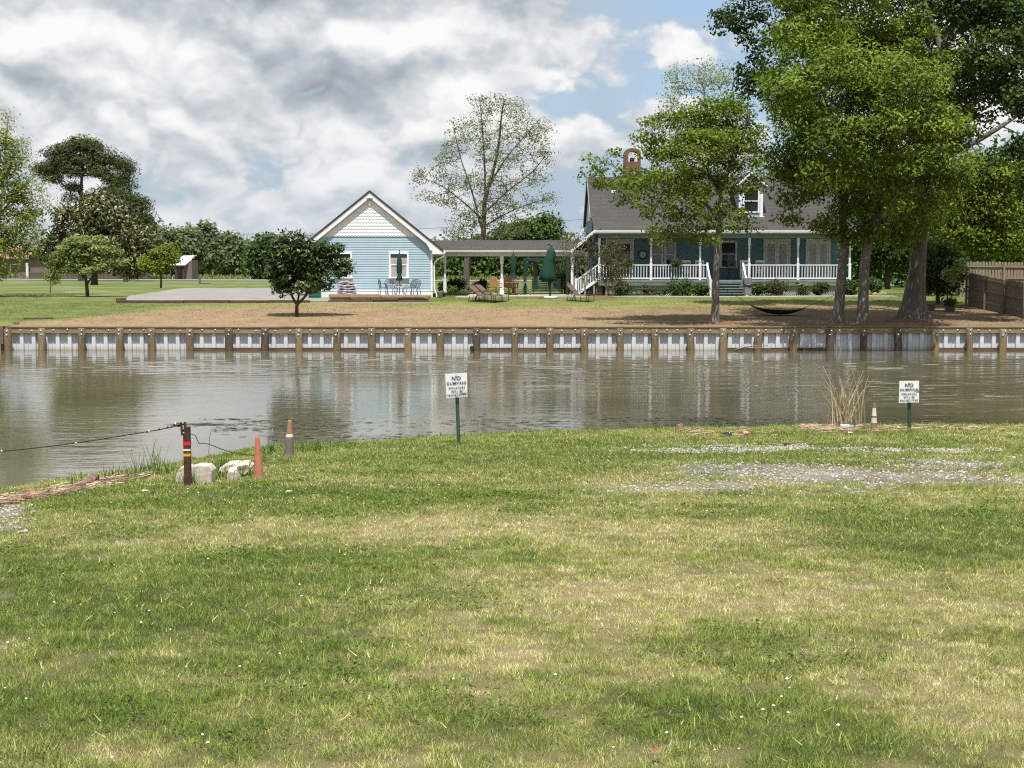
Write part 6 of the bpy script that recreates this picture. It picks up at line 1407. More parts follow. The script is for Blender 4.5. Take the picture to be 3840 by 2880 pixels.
for s in (-1, 1):
    k = MB(); xm = x0 if s < 0 else x1; k.box(min(xm, xm + s * .22) + .021 * (s > 0), max(xm, xm + s * .22) - .021 * (s < 0), d - .2, d + .2, z0 - .02, z0 + .02); k.build('side_shelf', M['steel'], t)
    k = MB(); k.lathe((0, 0, 0), [(.0, -.02), (.08, -.02), (.08, .02), (0, .02)], 12); k.v = [(xm - s * .1 + p[2], d - .1 + p[0], zb + .06 + p[1]) for p in k.v]; k.build('wheel', M['black_metal'], t)
d = 95.5; cx, cz = wx(2410, d), wz(955, d); t = thing('wall_clock', 'round dark-rimmed clock hanging on the porch wall', 'clock', (cx, d, cz))
k = MB(); n = 24; k.tube([(cx + .24 * math.cos(a), d, cz + .24 * math.sin(a)) for a in np.linspace(0, 2 * math.pi, n)], .035, 8); k.build('rim', M['iron_brown'], t)
k = MB(); k.prism([(cx + .23 * math.cos(2 * math.pi * i / n), cz + .23 * math.sin(2 * math.pi * i / n)) for i in range(n)], 'y', d + .005, d + .05); k.build('face', mat('pale_clock_face', (.45, .55, .60), (.40, .5, .55), 4, .4), t)
k = MB(); k.beam((cx, d - .005, cz), (cx + .13, d - .005, cz + .06), .012, .006); k.beam((cx, d - .004, cz), (cx - .05, d - .004, cz - .05), .015, .006); k.build('hands', M['black_metal'], t)
zf = wz(1050, HD)
def rocker(label, X, d, m, rz=0., grp='rocking chairs on the porch'):
    t = thing('rocking_chair', label, 'rocking chair', group=grp); k = MB()
    for i in range(7): k.box(-.24, .24, -.26 + .075 * i, -.20 + .075 * i, .42, .445)
    k.build('seat', M[m], t)
    k = MB(); k.beam((-.23, .24, .43), (-.25, .44, 1.15), .045, .05, up=(1, 0, 0)); k.beam((.23, .24, .43), (.25, .44, 1.15), .045, .05, up=(1, 0, 0)); k.beam((-.27, .43, 1.13), (.27, .43, 1.13), .04, .11); k.beam((-.23, .27, .55), (.23, .27, .55), .03, .05)
    for i in range(6): x = -.18 + i * .072; k.beam((x, .27, .55), (x, .42, 1.1), .04, .014, up=(1, 0, 0))
    k.build('backrest', M[m], t)
    for s in (-1, 1):
        k = MB(); k.beam((s * .27, -.30, .66), (s * .27, .32, .66), .085, .025); k.build('arm', M[m], t)
        k = MB(); k.box(s * .25 - .02, s * .25 + .02, -.26, -.22, .07, .66); k.box(s * .24 - .02, s * .24 + .02, .23, .27, .06, .45); k.build('leg', M[m], t)
        k = MB(); k.tube([(s * .25, y, .03 + .13 * (y / .5) ** 2) for y in np.linspace(-.45, .55, 9)], .025, 6); k.build('runner', M[m], t)
    t.location = (wx(X, d), d, zf + .002); t.rotation_euler = (0, 0, rz)
rocker('white slat-back rocking chair on the porch, nearer the wall clock', 2574, 94.4, 'white', R(170))
rocker('white slat-back rocking chair directly behind the third porch post', 2618, 94.5, 'white', R(185))
rocker('white slat-back rocking chair just past the dark rocker', 2792, 94.4, 'white', R(172))
rocker('white slat-back rocking chair just before the double doors', 2842, 94.4, 'white', R(188))
rocker('dark brown rocking chair at the top of the front steps', 2748, 94.2, 'iron_brown', R(160))
d = 94.2; t = thing('folding_table', 'small dark folding table with crossed legs at the top of the front steps', 'table', (wx(2712, d), d, zf)); cx = wx(2712, d)
k = MB(); k.box(cx - .24, cx + .24, d - .2, d + .2, zf + .68, zf + .71); k.build('tabletop', M['iron_brown'], t)
for s in (-1, 1):
    k = MB(); k.beam((cx - s * .22, d + s * .03, zf), (cx + s * .22, d + s * .03, zf + .68), .03, .04, up=(0, 1, 0)); k.build('leg', M['iron_brown'], t)
# flower boxes on the railing
for X0, X1, lab in ((2325, 2368, 'dark flower box of trailing plants on the porch rail nearest the side stair'), (2515, 2552, 'dark flower box of plants on the porch rail near the white rockers')):
    d = 92.9; t = thing('flower_box', lab, 'flower box', (wx((X0 + X1) / 2, d), d, wz(992, d))); k = MB(); k.box(wx(X0, d), wx(X1, d), d - .1, d + .1, wz(992, d) + .004, wz(992, d) + .14); k.build('box', M['old_timber'], t)
    p = np.stack([rng.uniform(wx(X0, d), wx(X1, d), 22), d + rng.normal(0, .08, 22), wz(996, d) + rng.uniform(0, .3, 22)], 1); foliage('leaves', p, .10, 24, .10, .06, LM['dark'], t, tuple(t.location))
# hammock between the slim maple and the leaning trunk
d = 77.5; A, B = P(2802, 1136, d), P(3026, 1150, d); t = thing('hammock', 'dark green mesh hammock sagging between the slim maple and the paired trunks', 'hammock', tuple(A))
k = MB(); nu, nv = 17, 7; vs = []
for i in range(nu):
    u = i / (nu - 1)
    for j in range(nv):
        v = j / (nv - 1) * 2 - 1; w = .45 * math.sin(math.pi * min(max(u, .04), .96)) ** .5
        sag = .48 * (4 * u * (1 - u)) ** .85; vs.append((A.x + (B.x - A.x) * u, d + v * w, A.z + (B.z - A.z) * u - sag + .22 * v * v * math.sin(math.pi * u)))
k.add(vs, [(i * nv + j, (i + 1) * nv + j, (i + 1) * nv + j + 1, i * nv + j + 1) for i in range(nu - 1) for j in range(nv - 1)], 0, True); k.build('bed', mat('dark_mesh_cloth', (.012, .028, .02), (.02, .035, .028), 40, .8), t)
q0 = Vector((wx(2684, 73.4), 73.6, 3.1)); q1 = Vector((wx(3150, 74.6), 74.8, 2.6))
k = MB(); k.tube([A, q0], .012, 5); k.build('rope', M['iron'], t); k = MB(); k.tube([B, q1], .012, 5); k.build('rope', M['iron'], t)
# mulch beds, rocks, planters, far right
def mound(name, c, rx, ry, h, m, lab, cat, kind=None, jit=.12):
    k = MB(); n = 18; rings = [(1, -.05), (.85, .5), (.5, .85), (.2, 1.0)]; vs = []
    for (r, z) in rings:
        for j in range(n):
            a = 2 * math.pi * j / n; q = r * random.uniform(1 - jit, 1 + jit); x, y = c[0] + q * rx * math.cos(a), c[1] + q * ry * math.sin(a); vs.append((x, y, Hf(x, y) - .03 + h * z * random.uniform(.8, 1.2)))
    k.add(vs, [(i * n + j, i * n + (j + 1) % n, (i + 1) * n + (j + 1) % n, (i + 1) * n + j) for i in range(3) for j in range(n)] + [tuple(3 * n + j for j in range(n))], 0, True)
    return tag(k.build(name, m, None, c), lab, cat, kind=kind)
c = onfar(2255, 88.4); mound('mulch_bed', tuple(c), 1.4, .8, .12, M['mulch'], 'red-brown mulch bed around the crape myrtle stems', 'mulch bed')
c = onfar(2682, 73.6); mound('mulch_bed', tuple(c), 1.5, .7, .10, M['mulch'], 'dark ring of leaf litter round the foot of the slim maple', 'mulch bed')
c = onfar(3440, 74.6); mound('mulch_bed', tuple(c), 2.2, .6, .12, M['mulch'], 'heap of bark litter below the broad buttressed trunk', 'mulch bed')
def rock(c, sx, sy, sz, m, lab, name='rock', jit=.18, rz=0., cat='rock', grp=None, sub=1):
    bm = bmesh.new(); bmesh.ops.create_icosphere(bm, subdivisions=2, radius=1)
    for v in bm.verts: v.co *= random.uniform(1 - jit, 1 + jit)
    me = bpy.data.meshes.new(name); bm.to_mesh(me); bm.free(); me.materials.append(m); o = bpy.data.objects.new(name, me); col.objects.link(o)
    o.scale = (sx, sy, sz); o.location = (c[0], c[1], c[2] + sz * .55); o.rotation_euler = (0, 0, rz); return tag(o, lab, cat, grp)
M['rockm'] = mat('tan_rock', (.30, .23, .16), (.18, .14, .10), 6, .95, bump=.6)
for X, s, lab in ((3282, .17, 'tan rock nearest the porch corner shrub'), (3300, .14, 'smaller tan rock between two larger ones beside the paired trunks'), (3312, .2, 'tan rock nearest the broad trunk')):
    rock(onfar(X, 91.2), s * 1.3, s, s * .8, M['rockm'], lab, grp='rocks by the porch corner')
d = 80.2; x0, x1 = wx(3462, d), wx(3508, d); zb = Hf(x0, d); t = thing('raised_bed', 'low brick raised bed beside the fence shrub', 'raised bed', ((x0 + x1) / 2, d, zb)); k = MB(); k.box(x0, x1, d, d + .7, zb - .05, zb + .26); k.build('wall', M['brick_brown'] if 'brick_brown' in M else M.setdefault('brick_brown', brick_mat('brown_brick', (.14, .08, .06), (.10, .06, .05), (.16, .13, .11))), t, bevel=.01)
k = MB(); k.box(x0 - .03, x1 + .03, d - .03, d + .73, zb + .262, zb + .32); k.build('coping', M['old_timber'], t)
d = 79.6; c = onfar(3565, d); t = thing('planter', 'squat brown square planter holding a dark plant before the fence', 'planter', tuple(c)); k = MB(); k.box(c.x - .22, c.x + .22, d - .2, d + .2, c.z - .03, c.z + .34); k.build('box', M['brick_brown'], t, bevel=.01)
p = np.array(c)[None] + rng.normal(0, .12, (18, 3)) + np.array([0, 0, .48]); foliage('plant', p, .12, 30, .12, .07, LM['dark'], t, tuple(c))
d = 91.0; c = onfar(3003, d); t = thing('broad_leaf_plant', 'broad-leaved plant with upright light green leaves before the porch lattice', 'plant', tuple(c)); V = []; T = []
k = MB()
for i in range(9):
    a = random.uniform(0, 6.28); L_ = random.uniform(.45, .8); e = Vector((c.x + .3 * math.cos(a), c.y + .3 * math.sin(a), c.z + L_)); k.tube([c, (c + e) / 2 + Vector((0, 0, .12)), e], .012, 5); w = Vector((-math.sin(a), math.cos(a), 0)) * .13; f = Vector((math.cos(a) * .28, math.sin(a) * .28, .12))
    k.add([e - f * .4, e + w, e + f, e - w], [(0, 1, 2, 3)], 0)
o = k.build('leaves', mat('broad_green_leaf', (.10, .20, .04), (.06, .14, .03), 4, .4), t)
bush(3012, 1112, 60, 40, 90.8, 'oldrose', 'browning straggly plant beside the broad-leaved plant', 'garden_plant', .16, .04, 14, 26, cat='plant')

# fence
def fence(label, A, B, h0, h1, m, face=-1, name='wooden_fence', w=.14, ghost=None):
    A, B = Vector(A), Vector(B); u = (B - A).normalized(); nrm = Vector((-u.y, u.x, 0)); L = (B - A).length; n = int(L / (w + .03)); t = thing(name, label, 'fence', tuple(A))
    k = MB()
    for i in range(n):
        f = (i + .5) / n; p = A + (B - A) * f; zb = Hf(p.x, p.y) - .03; h = h0 + (h1 - h0) * f + random.uniform(-.025, .025); a = p - u * w / 2; b_ = p + u * w / 2; q = nrm * .02
        vs = [(a.x, a.y, zb), (b_.x, b_.y, zb), (b_.x, b_.y, zb + h - .05), (b_.x - u.x * .035, b_.y - u.y * .035, zb + h), (a.x + u.x * .035, a.y + u.y * .035, zb + h), (a.x, a.y, zb + h - .05)]
        vs2 = [(v[0] + q.x, v[1] + q.y, v[2]) for v in vs]; k.add(vs + vs2, [(0, 1, 2, 3, 4, 5), (11, 10, 9, 8, 7, 6)] + [(i_, (i_ + 1) % 6, (i_ + 1) % 6 + 6, i_ + 6) for i_ in range(6)])
    k.build('boards', m, t)
    for f in (.22, .55, .86):
        k = MB(); z0, z1 = Hf(A.x, A.y) + h0 * f, Hf(B.x, B.y) + h1 * f; o = nrm * (-.025 * face * -1) ; k.beam((A.x - nrm.x * .03, A.y - nrm.y * .03, z0), (B.x - nrm.x * .03, B.y - nrm.y * .03, z1), .04, .09); k.build('rail', m, t)
    for i in range(int(L / 2.4) + 1):
        p = A + u * min(L, 2.4 * i); k = MB(); p2 = p - nrm * .09; zb = Hf(p2.x, p2.y); k.box(p2.x - .05, p2.x + .05, p2.y - .05, p2.y + .05, zb - .1, zb + h0 * .97); k.build('post', m, t)
    return t
fence('weathered board fence running toward the seawall at the picture edge', (wx(3632, 83), 83, 0), (25.6, 72.6, 0), 1.80, 1.80, M['fence'], w=.115)
fence('paler board fence with flat tops crossing behind the weathered fence', (wx(3600, 88), 88.0, 0), (33, 86.5, 0), 2.05, 2.05, M['fence_new'], name='board_fence')
fence('distant low fence seen under the shrub tree', (wx(3470, 100), 100, 0), (wx(3600, 100), 100, 0), 1.0, 1.0, M['fence'], name='low_fence')

# ---- across the distant road
d = 262.0; gz = Hf(0, d)
x0, x1 = wx(-260, d), wx(345, d); t = thing('farmhouse', 'low brown timber house with a faded red roof across the road, behind the trees', 'house', (x0, d, gz))
k = MB(); k.box(x0, x1, d, d + 9, gz - .3, wz(966, d)); k.build('wall', M['brown_siding'], t)
k = MB(); k.prism([(d - .8, wz(968, d)), (d + 4.5, wz(920, d + 4.5)), (d + 9.8, wz(968, d)), (d + 9.8, wz(972, d)), (d - .8, wz(972, d))], 'x', x0 - .5, wx(115, d)); k.build('roof', M['red_roof'], t)
k = MB(); k.box(wx(115, d) + .02, x1 + .4, d - .6, d + 9, wz(966, d) + .002, wz(960, d)); k.build('flat_roof', M['bark_dark'], t)
window_unit(t, wx(38, d), wx(72, d), wz(1012, d), wz(990, d), d, .3, False)
k = MB(); k.box(wx(240, d), wx(432, d), d - 2.2, d - 2.15, wz(1026, d), wz(1023, d)); k.box(wx(240, d), wx(432, d), d - 2.2, d - 2.15, wz(1008, d), wz(1005.5, d))
for i in range(48): x = wx(240, d) + (wx(432, d) - wx(240, d)) * i / 47; k.box(x - .03, x + .03, d - 2.19, d - 2.16, wz(1023, d), wz(1008, d))
k.build('porch_rail', M['white_old'], t)
k = MB(); k.box(wx(98, d - 1), wx(107, d - 1), d - 1.2, d - .8, gz, wz(987, d)); single(k, 'utility_box', M['white_old'], 'tall narrow white utility cabinet against the brown house', 'cabinet', (wx(102, d), d - 1, gz), bevel=.02)
fence('low grey picket fence along the far side of the road before the brown house', (wx(110, 256), 256, 0), (wx(560, 248), 248, 0), 1.15, 1.15, M['fence'], name='picket_fence', w=.2)
d = 238.0; x0, x1 = wx(640, d), wx(719, d); gz = Hf(0, d); t = thing('shed', 'small brown shed with a pale curved tin roof beside the distant road', 'shed', ((x0 + x1) / 2, d, gz))
k = MB(); xm = wx(702, d); k.box(xm - .6, x1, d, d + 5, gz - .2, wz(985, d)); k.prism([(xm - .6, wz(985, d)), (x1, wz(985, d)), (x1, wz(975, d)), (xm - .6, wz(990, d))], 'y', d + .3, d + 5); k.build('wall', M['brown_siding'], t)
k = MB(); pts = [(wx(640, d), wz(993, d)), (wx(655, d), wz(988, d)), (wx(700, d), wz(992, d)), (wx(711, d), wz(978, d)), (wx(720, d), wz(962, d)), (wx(712, d), wz(957, d)), (wx(665, d), wz(956, d)), (wx(650, d), wz(972, d))]
yA, yB = d - .8, d + 5.6
k.add([(wx(640, d), yA, wz(994, d)), (wx(697, d), yA, wz(994, d)), (wx(712, d), yA + 1, wz(978, d)), (wx(718, d), yA + 3, wz(960, d)), (wx(712, d), yB, wz(957, d)), (wx(660, d), yB, wz(957, d)), (wx(650, d), yA + 3, wz(972, d))], [(0, 1, 2, 6), (6, 2, 3, 5), (5, 3, 4)])
k.add([(p[0], p[1], p[2] - .12) for p in k.v[:7]], [(6, 2, 1, 0), (5, 3, 2, 6), (4, 3, 5)])
k.build('roof', M['tin_roof'], t)
for X in (642, 664, 690):
    k = MB(); x = wx(X, d); k.box(x - .1, x + .1, d - .6, d - .4, gz - .1, wz(994, d)); k.build('post', M['bark_dark'], t)
k = MB(); k.box(wx(648, d), wx(676, d), d + 1.5, d + 1.6, gz, wz(1005, d)); k.build('board_screen', M['fence'], t)
c = onfar(748, 165.0); k = MB(); k.box(c.x - .1, c.x + .1, c.y - .1, c.y + .1, c.z - .1, wz(1040, 165)); k.box(c.x, c.x + 1.1, c.y - .05, c.y + .05, c.z - .05, c.z + .12); single(k, 'marker_post', M['fence'], 'short grey marker post beside the distant road', 'post', tuple(c))
# power line with two poles out of the picture
t = thing('power_line', 'thin overhead power line crossing the whole sky low behind the houses', 'power line', (-90, 238, Hf(-90, 238)))
pts = [P(X, Y, d_) for X, Y, d_ in ((-420, 868, 246), (0, 873, 238), (560, 880, 226), (1000, 880, 218), (1300, 872, 212), (1580, 858, 206), (1900, 841, 198), (2180, 823, 192), (2900, 770, 178))]
k = MB(); k.tube(smooth_path([tuple(p) for p in pts], 4.0), .022, 5); k.build('wire', M['iron'], t)
for q in (pts[0], pts[-1]):
    k = MB(); k.tube([(q.x, q.y, Hf(q.x, q.y) - .5), (q.x, q.y, q.z + .6)], [.16, .11], 10); k.beam((q.x, q.y - .9, q.z), (q.x, q.y + .9, q.z), .1, .12); k.build('pole', M['bark_grey'], t)

# ================================================================ NEAR BANK
def text_mesh(body, size, extra=.012, sx=1.0):
    cu = bpy.data.curves.new('lettering', 'FONT'); cu.body = body; cu.size = size; cu.align_x = 'CENTER'; cu.offset = extra * size; cu.space_character = 1.12; cu.extrude = .001; cu.resolution_u = 3
    o = bpy.data.objects.new('lettering', cu); col.objects.link(o); bpy.context.view_layer.update()
    me = bpy.data.meshes.new_from_object(o.evaluated_get(bpy.context.evaluated_depsgraph_get())); bpy.data.objects.remove(o)
    v = [(p.co.x * sx, p.co.y, p.co.z) for p in me.vertices]; f = [tuple(p.vertices) for p in me.polygons]; bpy.data.meshes.remove(me); return v, f
M['sign_white'] = mat('white_sign_sheet', (.80, .80, .80), (.74, .74, .75), 4, .35)
M['letter'] = mat('black_lettering', (.012, .012, .014), (.02, .02, .022), 10, .5)
def dumping_sign(label, base, corners, postpx, bend, lean):
    """corners: TL, TR, BL, BR in the picture"""
    g = gnd(*base); d = g.y; t = thing('warning_sign', label, 'sign', tuple(g), group='no dumping signs on the near bank')
    TL, TR, BL, BR = [np.array(P(*c, d - .05)) for c in corners]
    def S(u, v, o=0.0):   # u 0..1 across, v 0..1 down
        p = (TL * (1 - u) + TR * u) * (1 - v) + (BL * (1 - u) + BR * u) * v
        y = -.0
        for (u0, v0, su, sv, a) in bend: y += a * math.exp(-((u - u0) / su) ** 2 - ((v - v0) / sv) ** 2)
        return (p[0], p[1] + y - o, p[2])
    k = MB(); n, m = 30, 36; vs = []
    for s in (0, 1):
        for j in range(m + 1):
            for i in range(n + 1): vs.append(S(i / n, j / m, -.003 * s))
    q = (n + 1) * (m + 1); f = []
    for s in (0, 1):
        for j in range(m):
            for i in range(n): b_ = s * q + j * (n + 1) + i; f.append((b_, b_ + 1, b_ + n + 2, b_ + n + 1))
    k.add(vs, f, 0, True); k.build('plate', M['sign_white'], t)
    W = np.linalg.norm(TR - TL); Hh = np.linalg.norm(BL - TL)
    k = MB()
    for body, v, hgt, wfrac in (('NO', .265, .150, .42), ('DUMPING', .455, .108, .90), ('VIOLATORS', .635, .082, .78), ('WILL BE', .780, .080, .55), ('PROSECUTED', .930, .080, .90)):
        vv, ff = text_mesh(body, hgt * Hh / .70, .012); xs = [p[0] for p in vv]; w = max(xs) - min(xs); sc = wfrac * W / w; cx = (max(xs) + min(xs)) / 2
        k.add([S(.5 + (p[0] - cx) * sc / W, v - p[1] / Hh, .009 + p[2]) for p in vv], ff)
    k.build('lettering', M['letter'], t)
    k = MB(); u = Vector(((TL[0] + TR[0]) / 2, d, TL[2] - .03)); top = P(postpx[0], postpx[1], d); bot = g + Vector((0, 0, -.3)); w = .032
    k.beam(bot, top, .018, .012, up=(0, 1, 0)); dx = Vector((w, 0, 0))
    for s in (-1, 1): k.beam(bot + dx * s * .7 + Vector((0, .018, 0)), top + dx * s * .7 + Vector((0, .018, 0)), .022, .03, up=(0, 1, 0))
    k.build('post', M['green_metal'], t)
    for vv in (.09, .93): k = MB(); p = S(.5, vv, .006); k.ball(p, .012, 8, 6); k.build('bolt', M['steel'], t)
dumping_sign('upright white no dumping sign on a leaning green post near the middle of the bank', (1722, 1663), [(1669.5, 1402.5), (1751, 1398), (1675, 1493), (1753, 1488)], (1711, 1405), [(.85, .97, .25, .12, .02)], .03)
dumping_sign('dented white no dumping sign on a green post just past the striped cone', (3411, 1617), [(3373, 1428.5), (3446.5, 1427.5), (3370.5, 1511), (3446, 1509)], (3410, 1432), [(1.0, .54, .16, .05, .035)], 0)

def cone(label, base, top, wbase, d_off, colr, bands, lean=(0, 0), rough=None, grp=None, tipw=.28, cut=None):
    g = gnd(*base); h = P(base[0], top, g.y).z - g.z; w = wbase * g.y / FPX / 2; t = thing('traffic_cone', label, 'traffic cone', tuple(g), group='weathered cones on the near bank')
    c = g; n = 18
    def ring(f, r): return [(c.x + lean[0] * f * h + r * math.cos(2 * math.pi * j / n), c.y + lean[1] * f * h + r * math.sin(2 * math.pi * j / n), c.z + f * h) for j in range(n)]
    k = MB(); prof = [(1.0, -.03), (1.0, .015), (.96, .03)] + [(.93 - (.93 - tipw) * f, f) for f in np.linspace(.05, .97, 13)] + [(tipw * .95, .985), (tipw * .7, 1.0)]
    vs = []
    for r, f in prof: vs += ring(f, w * r * random.uniform(.985, 1.015))
    m = len(prof); fs = [(i * n + j, i * n + (j + 1) % n, (i + 1) * n + (j + 1) % n, (i + 1) * n + j) for i in range(m - 1) for j in range(n)]
    k.add(vs, fs, 0, True); k.build('cone_body', colr, t)
    for (f0, f1, mm) in bands:
        k = MB(); vs = []
        for f in np.linspace(f0, f1, 4): vs += ring(f, w * (.93 - (.93 - tipw) * f) * 1.03 + .002)
        k.add(vs, [(i * n + j, i * n + (j + 1) % n, (i + 1) * n + (j + 1) % n, (i + 1) * n + j) for i in range(3) for j in range(n)], 0, True); k.build('reflective_band', mm, t)
    return t
def grimy(name, c1, c2, dirt, z0, z1, amt):
    m, b, pr, out = newmat(name); tc = b.n.new('ShaderNodeTexCoord'); x, y, z = b.sep(tc.outputs['Object'])
    n = b.noise(tc.outputs['Object'], 9, 5, .6); n2 = b.noise(tc.outputs['Object'], 3.5, 3, .5)
    c = b.mix(b.sstep(n, .4, .62), c1, c2); f = b.sstep(b.math('ADD', z, b.math('MULTIPLY', b.math('SUBTRACT', n2, .5), .5)), z1, z0)
    c = b.mix(b.math('MULTIPLY', f, amt), c, dirt); c = b.mix(b.math('MULTIPLY', b.sstep(n2, .58, .66), .6), c, dirt)
    b.l.new(c, pr.inputs['Base Color']); pr.inputs['Roughness'].default_value = .6; return m
white_band = mat('dull_white_band', (.70, .66, .58), (.58, .53, .45), 8, .5)
cone('faded orange traffic cone with a grey scuff, standing at the grassy water edge', (970, 1797), 1634, 42, 0, grimy('faded_orange_plastic', (.52, .155, .085), (.42, .15, .10), (.24, .15, .13), .05, .30, .35), [], (-.02, 0), tipw=.34)
cone('muddy orange traffic cone with one white band, on the point of the bank', (1084, 1712), 1574, 45, 0, grimy('muddy_orange_plastic', (.36, .16, .085), (.28, .15, .09), (.13, .105, .085), .22, .42, .95), [(.53, .62, white_band)], (.03, .02), tipw=.32)
cone('brown weathered cone with two white bands between the reeds and the sign', (3277, 1618), 1510, 29, 0, mat('weathered_brown_plastic', (.28, .16, .11), (.20, .125, .09), 6, .7), [(.54, .82, white_band), (.30, .48, mat('yellowed_band', (.66, .58, .44), (.55, .48, .36), 8, .5))], (0, 0), tipw=.30)

# rusty post, bracket, cable
g = gnd(706, 1822); d = g.y; t = thing('steel_post', 'rusty square steel post banded with red, white and yellow tape', 'post', tuple(g)); top = P(700, 1600, d)
def along(f): return g + (top - g) * f
k = MB(); k.beam(g + Vector((0, 0, -.3)), top, .085, .085, up=(0, 1, 0)); k.build('pole', M['rust'], t)
L = top.z - g.z
for (Y0, Y1, c1) in ((1655, 1669, (.62, .03, .045)), (1683, 1690, (.75, .73, .70)), (1700, 1710, (.70, .40, .015))):
    f0, f1 = (P(700, Y1, d).z - g.z) / L, (P(700, Y0, d).z - g.z) / L; k = MB(); k.beam(along(f0), along(f1), .092, .092, up=(0, 1, 0)); k.build('tape_band', mat('tape_%d' % Y0, c1, tuple(q * .85 for q in c1), 30, .4), t)
br = thing('pulley_bracket', 'rusty drilled steel bracket bolted high on the banded post', 'bracket', tuple(P(690, 1606, d)))
k = MB(); k.beam(P(691, 1632, d - .02), P(686.5, 1583, d - .02), .075, .04, up=(0, 1, 0)); k.box(P(690, 1620, d).x, P(699, 1620, d).x, d - .04, d + .03, P(690, 1625, d).z, P(690, 1605, d).z); k.build('plate', M['rust'], br)
k = MB()
for Y in (1588, 1600, 1608, 1624): p = P(685 + (Y - 1583) * .09, Y, d - .045); k.ball(p, .014, 8, 6, 0, (1, .4, 1))
k.build('bolt', M['steel'], br)
c = thing('cable', 'dark steel cable with wire and tape knots running from the bracket over the water', 'cable', tuple(P(684, 1590, d)))
cp = [P(684, 1590, d), P(640, 1603, d - .1), P(550, 1619, d - .3), P(420, 1640, d - .6), P(280, 1662, d - 1.0), P(120, 1681, d - 1.5), P(0, 1692, d - 1.9), P(-300, 1705, d - 2.6)]
k = MB(); k.tube(smooth_path([tuple(p) for p in cp], .15), .0075, 6); k.build('wire_rope', M['iron'], c)
k = MB(); k.tube([P(688, 1589, d - .03), P(672, 1586, d - .05), P(655, 1590, d - .06), P(640, 1601, d - .08), P(600, 1611, d - .2), P(560, 1617, d - .3)], .008, 5); k.tube([P(684, 1594, d - .03), P(668, 1596, d), P(652, 1593, d)], .018, 6); k.build('loop', M['iron'], c)
ym = mat('yellow_tape', (.72, .62, .25), (.6, .5, .2), 20, .5)
for X, Y, m_, r in ((655, 1590, ym, .035), (631, 1602, M['steel'], .022), (627, 1602, M['rust'], .028), (594, 1610, M['rust'], .024), (556, 1618, ym, .025), (548, 1620, M['rust'], .026), (282, 1662, ym, .022), (3, 1692, ym, .03)):
    p = P(X, Y, d - .1 - (684 - X) / 684 * 1.8); q = P(X + 6, Y - 1, d - .1 - (684 - X) / 684 * 1.8); k = MB(); k.tube([p, (Vector(p) + Vector(q)) / 2, q], [r * .35, r * .62, r * .35], 8); k.build('cable_clip', m_, c)
k = MB(); pts = [P(711, 1627, d), P(726, 1630, d), P(735, 1637, d), P(742, 1655, d), P(749, 1664, d), P(765, 1662, d + .1), P(790, 1668, d + .3), P(830, 1684, d + .7), P(880, 1699, d + 1.2), P(940, 1707, d + 1.9), gnd(1000, 1716)]
k.tube(smooth_path([tuple(p) for p in pts], .05), .006, 5); single(k, 'loose_wire', M['iron'], 'thin loose wire trailing from the banded post to the grassy point', 'wire', tuple(pts[0]))

# broken concrete
def slab(label, top_px, d, base_drop, m='conc_block', d2=None, tops=None, jit=.012, name='concrete_block', thick=.5, tilt=.0):
    """front outline in the picture at distance d, given real depth, rough edges"""
    p0 = [P(x, y, d) for x, y in top_px]; k = MB(); n = len(p0)
    f = [(p.x, d + random.uniform(-jit, jit), p.z) for p in p0]; b_ = [(p.x + random.uniform(-.03, .03) + tilt, d + thick + random.uniform(-.04, .04), p.z + (tops or 0)) for p in p0]
    k.add(f + b_, [tuple(range(n)), tuple(reversed(range(n, 2 * n)))] + [(i, (i + 1) % n, (i + 1) % n + n, i + n) for i in range(n)])
    cx = sum(p.x for p in p0) / n; o = k.build(name, M[m], None, (cx, d, min(p.z for p in p0)), bevel=.012); return tag(o, label, 'concrete block', 'broken concrete blocks at the water edge')
dg = gnd(750, 1815).y + .12
slab('largest upright broken concrete block beside the banded post', [(712, 1750), (745, 1746), (785, 1747), (794, 1765), (792, 1818), (735, 1818), (722, 1790)], dg, 0, thick=.32)
slab('crumbled reddish concrete block partly hidden behind the banded post', [(660, 1812), (658, 1785), (668, 1764), (678, 1752), (705, 1748), (715, 1752), (718, 1812)], dg + .1, 0, thick=.3)
dg2 = gnd(870, 1800).y
slab('small angular white concrete piece nearest the faded cone', [(850, 1782), (858, 1768), (878, 1766), (886, 1772), (890, 1806), (852, 1803)], dg2, 0, thick=.16, tops=.04)
slab('long flat pale concrete slab, upper one of the tilted pair', [(818, 1768), (835, 1752), (855, 1741), (890, 1738), (896, 1742), (868, 1758), (838, 1778)], dg2 + .9, 0, thick=.25, tops=.02)
slab('wedge of pale concrete lying in the grass, lower one of the tilted pair', [(868, 1760), (892, 1746), (928, 1741), (937, 1756), (934, 1768), (915, 1784), (893, 1772), (872, 1774)], dg2 + .45, 0, thick=.3, tops=.03)
